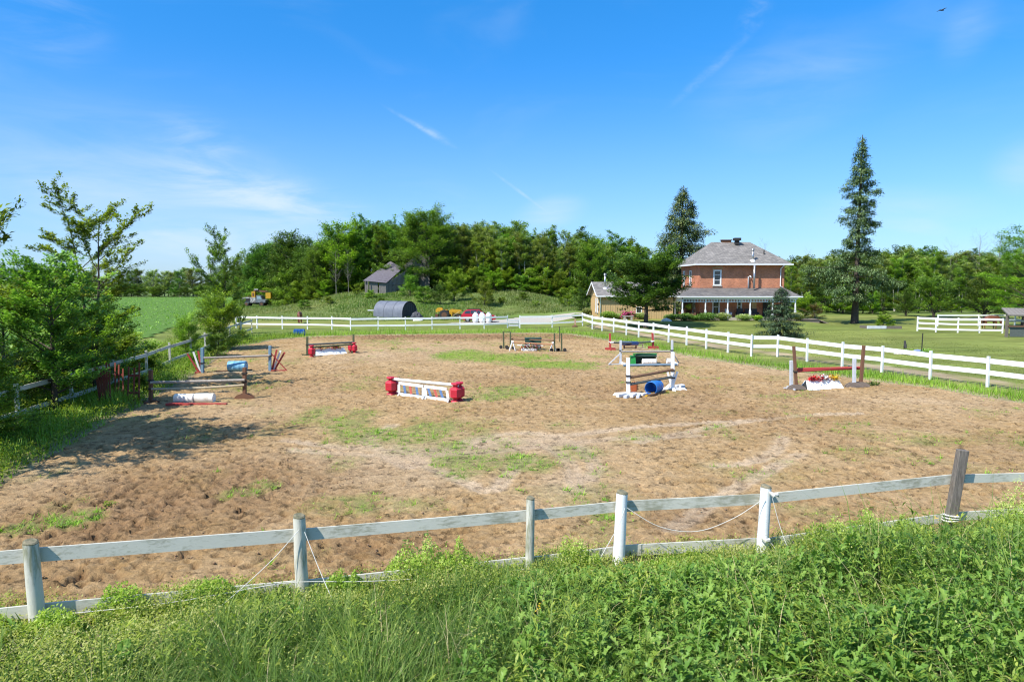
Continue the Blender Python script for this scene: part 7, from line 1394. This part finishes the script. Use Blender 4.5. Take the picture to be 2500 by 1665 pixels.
# wood behind the house and the right paddock
RE = [(1700, 625), (1930, 622), (1985, 610), (2060, 605), (2150, 608), (2230, 600), (2300, 602), (2400, 612), (2600, 600)]
for r_, (Yd, dy) in enumerate([(126, 0), (134, 0), (143, 0)]):
    for i in range(24):
        px_ = 1900 + 720 * (i + rt.uniform(.1, .9)) / 24; top_ = env(px_, RE) + [22, 8, 0][r_] + rt.uniform(-3, 30); k_ = rt.choice(['aspen0', 'aspen2', 'aspen0', 'aspen1', 'round0'])
        lb, gr = crowd(k_, px_, 'in the wood'); by_px(k_, px_, top_, Yd + rt.uniform(-3, 3), lb, group=gr, wscale=rt.uniform(1.0, 1.4))
for i in range(20):
    px_ = 1930 + 640 * (i + rt.random()) / 20; Yd = 112 + rt.uniform(-3, 4); p = at(px_, 700, Yd); k_ = rt.choice(['shrub0', 'shrub1', 'shrub2', 'shrub_y']); lb, gr = crowd(k_, px_, 'low at the wood edge'); tree(K[k_], p.x, Yd, lb, 'shrub', 'shrub', rt.uniform(2.5, 5), rnd_rz(), rt.uniform(.9, 1.3), gr)
for px_, top_, wsc, lb in [(1868, 577, .7, 'bare tree top showing above the right slope of the farmhouse roof'), (2395, 553, 1.0, 'large bare tree above the wood behind the paddock'), (2445, 545, .8, 'second bare tree above the wood near the right edge'), (2325, 578, .7, 'small bare tree top above the wood behind the paddock'), (1976, 600, .6, 'thin bare tree between the farmhouse and the tall spruce')]:
    by_px('bare0' if px_ % 2 else 'bare1', px_, top_, 137, lb, wscale=wsc)
K['spread'] = tree_mesh(181, 8, .28, .12, .95, 34, lambda t: .60 * math.sqrt(max(.05, 1.02 - t ** 2)), lambda t: .35 + .6 * t, .15, 6, .5, 18000, .5, .27, .6, 'lf_mid', stems=3, stemspread=.22, flat=.3); K['spread2'] = tree_mesh(182, 8, .28, .06, .95, 34, lambda t: .52 * math.sqrt(max(.05, 1.02 - t ** 2)), lambda t: .3 + .7 * t, .15, 6, .5, 17000, .5, .26, .6, 'lf_dark', stems=3, stemspread=.15)
by_px('spread', 2285, 662, 98, 'wide spreading green tree with dark limbs behind the paddock fence'); by_px('spread2', 2410, 655, 96, 'dense dark tree behind the brown horse'); by_px('spread2', 2215, 705, 103, 'dark bush left of the wide spreading tree', wscale=.9)
p_ = at(1990, 770, 95); tree(K['shrub_b'], p_.x, 95, 'rusty brown shrub right of the farmhouse porch', 'shrub', 'shrub', 2.2, 1, 1.25); p_ = at(1965, 770, 98); tree(K['shrub1'], p_.x, 98, 'bright green bush behind the porch corner', 'shrub', 'shrub', 3.6, 1, 1.3)
p_ = at(2160, 800, 75.8); tree(K['shrub1'], p_.x, 76.2, 'feathery bright green plants filling the raised bed', 'plant', 'plant', 1.75, 2, 1.25); 
# right edge light green tree
K['locust'] = tree_mesh(185, 13, .28, .10, .97, 36, lambda t: .42 * math.sqrt(max(.05, 1 - ((t - .42) / .62) ** 2)), lambda t: .25 + .6 * t, .15, 6, .5, 27000, .5, .26, .45, 'lf_bright', flat=.5, droop=.3)
p_ = at(2530, 548, 74); tree(K['locust'], p_.x, 75, 'light green feathery tree reaching in at the right edge', h=p_.z, rz=1.0, wscale=1.0)
# maple in front of the house
K['maple'] = tree_mesh(190, 8.6, .30, .26, .90, 44, lambda t: .50 * math.sqrt(max(.05, 1 - ((t - .5) / .50) ** 2)), lambda t: .05 + .65 * t, .1, 7, .5, 34000, .50, .27, .75, 'lf_dark', jit=.13, lean=(.075, 0))
tree(K['maple'], 14.75, 75.4, 'round dark green maple with leaning trunk in front of the farmhouse', h=8.8, rz=.0, wscale=1.05)
# conifers
def spruce_mesh(seed, H, r0, Lf, nl, nleaf, scat, ls, mat, gaps=0.0, t0=.05, droop=.5, jit=.2, bark='bark'): return tree_mesh(seed, H, r0, t0, .985, nl, Lf, lambda t: .25 * t - .08, -.05, 6, .45, nleaf, scat, ls, .34, mat, bark, droop=droop * .5, leafmode='droopspray', jit=jit, leafpitch=(-1.2, .35), wob=.006, inner=.55, tipbias=1.0, limb_r=.28, flat=.6, minL=.012)
K['tallspruce'] = spruce_mesh(200, 22.4, .36, lambda t: float(np.interp(t, [0, .14, .30, .36, .45, .7, .85, .985], [.13, .165, .15, .085, .08, .062, .046, .012])) * (1.0 if t < .34 else .55 + .75 * vn(np.array([t * 16.]), np.array([3.3]), 5)[0]), 118, 32000, .34, .30, 'lf_grey', t0=.14, jit=.28)
tree(K['tallspruce'], 42.3, 84.2, 'very tall ragged spruce with a wide lower skirt right of the farmhouse', 'spruce_tree', h=21.9, rz=.8)
K['cone'] = spruce_mesh(201, 19, .34, lambda t: .34 * (1 - t) ** .85 + .004, 170, 50000, .44, .34, 'lf_spruce', t0=.06, jit=.14)
by_px('cone', 1668, 470, 104, 'tall pointed spruce rising behind the maple and the farmhouse', 'spruce_tree', wscale=1.05)
K['small'] = spruce_mesh(202, 4.4, .09, lambda t: .43 * (1 - t) ** .75 + .02, 80, 18000, .13, .15, 'lf_blue', t0=.03, jit=.15, droop=.1)
tree(K['small'], 24.9, 63.3, 'small blue green spruce on the lawn behind the right fence', 'spruce_tree', h=4.5, rz=0, wscale=1.0)
# house planting
for i, (px_, py_, h_, r_, k_, lb) in enumerate([(1485, 782, 1.0, 1.1, 'lf_mid', 'dense green shrub at the front corner of the shed'), (1507, 786, .7, .8, 'lf_hosta', 'pale leafed plant left of the pink peonies'), (1565, 783, .8, 1.0, 'lf_hosta', 'pale leafed plant right of the pink peonies'), (1640, 789, .8, 1.0, 'lf_dark', 'dark shrub at the left corner of the porch'), (1672, 794, .9, 1.1, 'lf_dark', 'dark shrub in front of the left porch posts'), (1700, 795, .6, 1.0, 'lf_dark', 'low dark plant between the porch shrubs'), (1727, 793, 1.0, 1.3, 'lf_dark', 'dark shrub left of the pale hosta clump'), (1765, 796, .95, .95, 'lf_hosta', 'large pale hosta clump below the middle porch post'), (1817, 790, .8, 1.0, 'lf_hosta', 'pale hosta clump below the second porch post from the right'),
                                              (1850, 790, .6, .6, 'lf_bright', 'small bright plant right of the hostas'), (1945, 793, 1.0, .9, 'lf_hosta', 'pale hosta clump at the left of the deck steps'), (1432, 778, .9, .7, 'lf_hosta', 'pale shrub at the rear left of the shed'), (1410, 781, .5, .8, 'lf_mid', 'low plant left of the shed by the driveway')]):
    y = {0: 86.0, 1: 86.0, 2: 86.0, 11: 96, 12: 90}.get(i, 82.6 if i < 10 else 82.4); x = at(px_, py_, y).x; clump('garden_shrub', lb, 'shrub', x, y, h_, r_, 1500, M[k_], 300 + i, lw=.16, squash=.8)
y = 86.0; x = at(1533, 783, y).x; PE = clump('peony_bush', 'pink peony bush in bloom in front of the tan shed', 'bush', x, y, 1.05, 1.0, 1300, M['lf_mid'], 340, lw=.16, squash=.7)
rn_ = np.random.default_rng(5); P_ = np.stack([rn_.normal(0, .5, 46), rn_.uniform(-.8, -.2, 46), rn_.uniform(.3, 1.05, 46)], -1); P_[:, 2] = np.where(np.abs(P_[:, 0]) < .35, np.minimum(P_[:, 2], .8), P_[:, 2]); P_ = np.repeat(P_, 16, 0) + rn_.normal(0, .06, (46 * 16, 3)); n_ = len(P_)
V_, F_, r_ = scatter(RHOMB, RHOMBF, P_, rn_.random(n_) * 6.28, rn_.uniform(-.4, 1.2, n_), np.full(n_, .13), np.full(n_, .11)); o = obj('blooms', new_mesh('blooms', V_, F_, M['peony']), PE); o['kind'] = 'stuff'
t = thing('hanging_basket', 'yellow green hanging basket at the left porch corner', 'hanging basket', (21.8, 84.2, 2.1)); V_, F_, r_ = scatter(RHOMB, RHOMBF, rn_.normal(0, .16, (260, 3)), rn_.random(260) * 6.28, rn_.uniform(-.8, .8, 260), np.full(260, .14), np.full(260, .09)); obj('foliage', new_mesh('foliage', V_, F_, M['lf_yellow'], {'rnd': r_}), t); MB().tube([(0, 0, .1), (0, 0, .85)], .015, 4).build('chain', M['black'], t, world=False)
# ---- left group near the camera
K['elm'] = tree_mesh(211, 9.7, .15, .22, .96, 32, lambda t: .19 + .06 * t - .10 * max(0, t - .7), lambda t: .30 + .35 * t, .30, 8, .42, 25000, .17, .14, .62, 'lf_bright', 'bark', stems=2, stemspread=.16, jit=.42, wob=.05, flat=.3, tipbias=1.0, inner=.5)
tree(K['elm'], -19.3, 31.4, 'tall open-branched young elm rising above the left trees', h=9.3, rz=2.3)
K['leafy'] = tree_mesh(212, 6.6, .16, .14, .97, 38, lambda t: .40 * math.sqrt(max(.05, 1 - ((t - .42) / .62) ** 2)), lambda t: .15 + .7 * t, .15, 7, .5, 20000, .26, .16, .74, 'lf_mid', 'bark', flat=.5, jit=.22); K['leafy2'] = tree_mesh(213, 5.6, .12, .05, .97, 36, lambda t: .42 * math.sqrt(max(.05, 1 - ((t - .42) / .62) ** 2)), lambda t: .15 + .7 * t, .15, 7, .5, 19000, .26, .145, .72, 'lf_bright', 'bark', flat=.5, jit=.22)
tree(K['leafy'], -17.6, 26.0, 'dense leafy maple with dark trunk straddling the left fence', h=6.2, rz=.5, wscale=.92)
tree(K['leafy2'], -20.6, 27.5, 'leafy sapling behind the dense maple at the left edge', h=5.3, rz=1.5, wscale=1.1); tree(K['leafy2'], -16.0, 20.2, 'shaded low tree at the far left of the fence', h=3.4, rz=2.5, wscale=1.1); tree(K['leafy2'], -18.9, 30.6, 'shaded leafy sapling left of the slatted panels', h=4.4, rz=3.3, wscale=1.05)
tree(K['leafy'], -22.4, 33.0, 'leafy young tree below the open-branched elm', h=4.8, rz=4.4, wscale=1.0)
K['offtree'] = tree_mesh(214, 9.4, .22, .30, .97, 44, lambda t: .36 * math.sqrt(max(.05, 1 - ((t - .5) / .60) ** 2)), lambda t: .15 + .7 * t, .2, 7, .45, 24000, .24, .14, .62, 'lf_bright', 'bark', jit=.3)
tree(K['offtree'], -15.4, 17.2, 'tall leafy tree whose branches reach in at the left edge', h=11.0, rz=.7, wscale=.64)
tree(K['leafy'], -18.3, 19.4, 'leafy tree standing just outside the left edge', h=9.2, rz=2.2, wscale=.95)
K['elm3'] = tree_mesh(215, 9.6, .17, .15, .95, 34, lambda t: .20 + .10 * t, lambda t: .50 + .25 * t, .2, 7, .45, 26000, .28, .18, .6, 'lf_mid', 'bark', stems=3, stemspread=.15, jit=.25)
p_ = at(535, 556, 62); tree(K['elm3'], p_.x, 62, 'fan-shaped airy elm beyond the far left corner of the arena', h=p_.z, rz=.6, wscale=.82); p_ = at(572, 690, 66); tree(K['elm3'], p_.x, 67, 'small dark leaning elm right of the fan-shaped elm', h=4.6, rz=2.9, wscale=.6)
K['boxelder'] = tree_mesh(216, 5.2, .10, .05, .82, 36, lambda t: .42 * math.sqrt(max(.25, 1 - ((t - .45) / .7) ** 2)), lambda t: .2 + .6 * t, .1, 7, .55, 17000, .40, .16, .6, 'lf_bright', 'bark', stems=3, stemspread=.15, jit=.25)
p_ = at(525, 706, 51); tree(K['boxelder'], p_.x, 51, 'light green young tree covering the far left fence corner', h=p_.z, rz=.2, wscale=.95); p_ = at(452, 760, 45); tree(K['boxelder'], p_.x, 45, 'light green sapling left of the blue jump standard', h=p_.z, rz=1.9, wscale=.72)
K['vine'] = tree_mesh(217, 1.8, .05, .05, .95, 22, lambda t: .8 * math.sqrt(max(.06, 1.05 - t ** 2)), lambda t: .1 + .8 * t, .1, 5, .5, 9000, .28, .13, .7, 'lf_yellow', stems=3, stemspread=.3, flat=.5)
for i, (x_, y_, h_, k_, lb) in enumerate([(-21.2, 36.5, 2.3, 'vine', 'sunlit yellow green bush over the left fence'), (-22.8, 39.5, 2.4, 'vine', 'yellow green bush behind the left fence posts'), (-22.2, 34.0, 2.6, 'vine', 'yellow green bush left of the two visible fence posts'), (-24.5, 42.5, 2.2, 'vine', 'pale green bush towards the crop field'), (-19.5, 36.6, 1.2, 'vine', 'low leafy bush in front of the left fence posts'), (-20.2, 46.5, 1.6, 'shrub0', 'dark bush under the young tree at the fence corner'), (-22.6, 57.0, 1.2, 'shrub2', 'small dark bush at the far left corner of the sand'), (-18.9, 40.2, 1.1, 'shrub1', 'leafy weeds beside the red and white slat fan'), (-19.8, 24.3, 2.3, 'vine', 'leafy bush behind the left end of the fence'), (-17.0, 31.0, .9, 'vine', 'leafy weeds behind the slatted panels'), (-21.3, 29.7, 2.6, 'shrub1', 'green bush behind the shaded sapling'), (-25.5, 36.0, 2.4, 'shrub1', 'green bush between the left trees and the field')]):
    tree(K[k_], x_, y_, lb, 'bush', 'bush', h=h_, rz=i * 1.3, wscale=.9 if k_ == 'vine' else 1.0)
# broad pale leafed burdock at the bottom left
BU = thing('burdock_plant', 'broad pale green leafed plant at the bottom left of the foreground', 'plant', (-4.55, 7.62, 0))
BL = [(0, 0, 0), (.30, .15, .05), (.42, .45, .04), (.30, .8, -.02), (0, 1, -.1), (-.30, .8, -.02), (-.42, .45, .04), (-.30, .15, .05)]
rn_ = random.Random(4)
for k in range(22):
    a = k * 2.4; h_ = .25 + .022 * k; b = MB(); L_ = rn_.uniform(.13, .24); q = Matrix.Rotation(a, 3, 'Z') @ Matrix.Rotation(rn_.uniform(-.1, .6), 3, 'X'); b.add([q @ (Vector(p) * L_) + Vector((0, 0, h_)) for p in BL], [(0, 1, 2, 3), (0, 3, 4, 5), (0, 5, 6, 7)]); o = b.build('leaf', M['lf_burdock'], BU, world=False)
    at_ = o.data.attributes.new('rnd', 'FLOAT', 'POINT'); at_.data.foreach_set('value', [rn_.uniform(.2, .9)] * len(o.data.vertices))
MB().tube([(0, 0, -.05), (.01, 0, .85)], [.02, .008], 6).build('stem', M['lf_burdock'], BU, world=False)
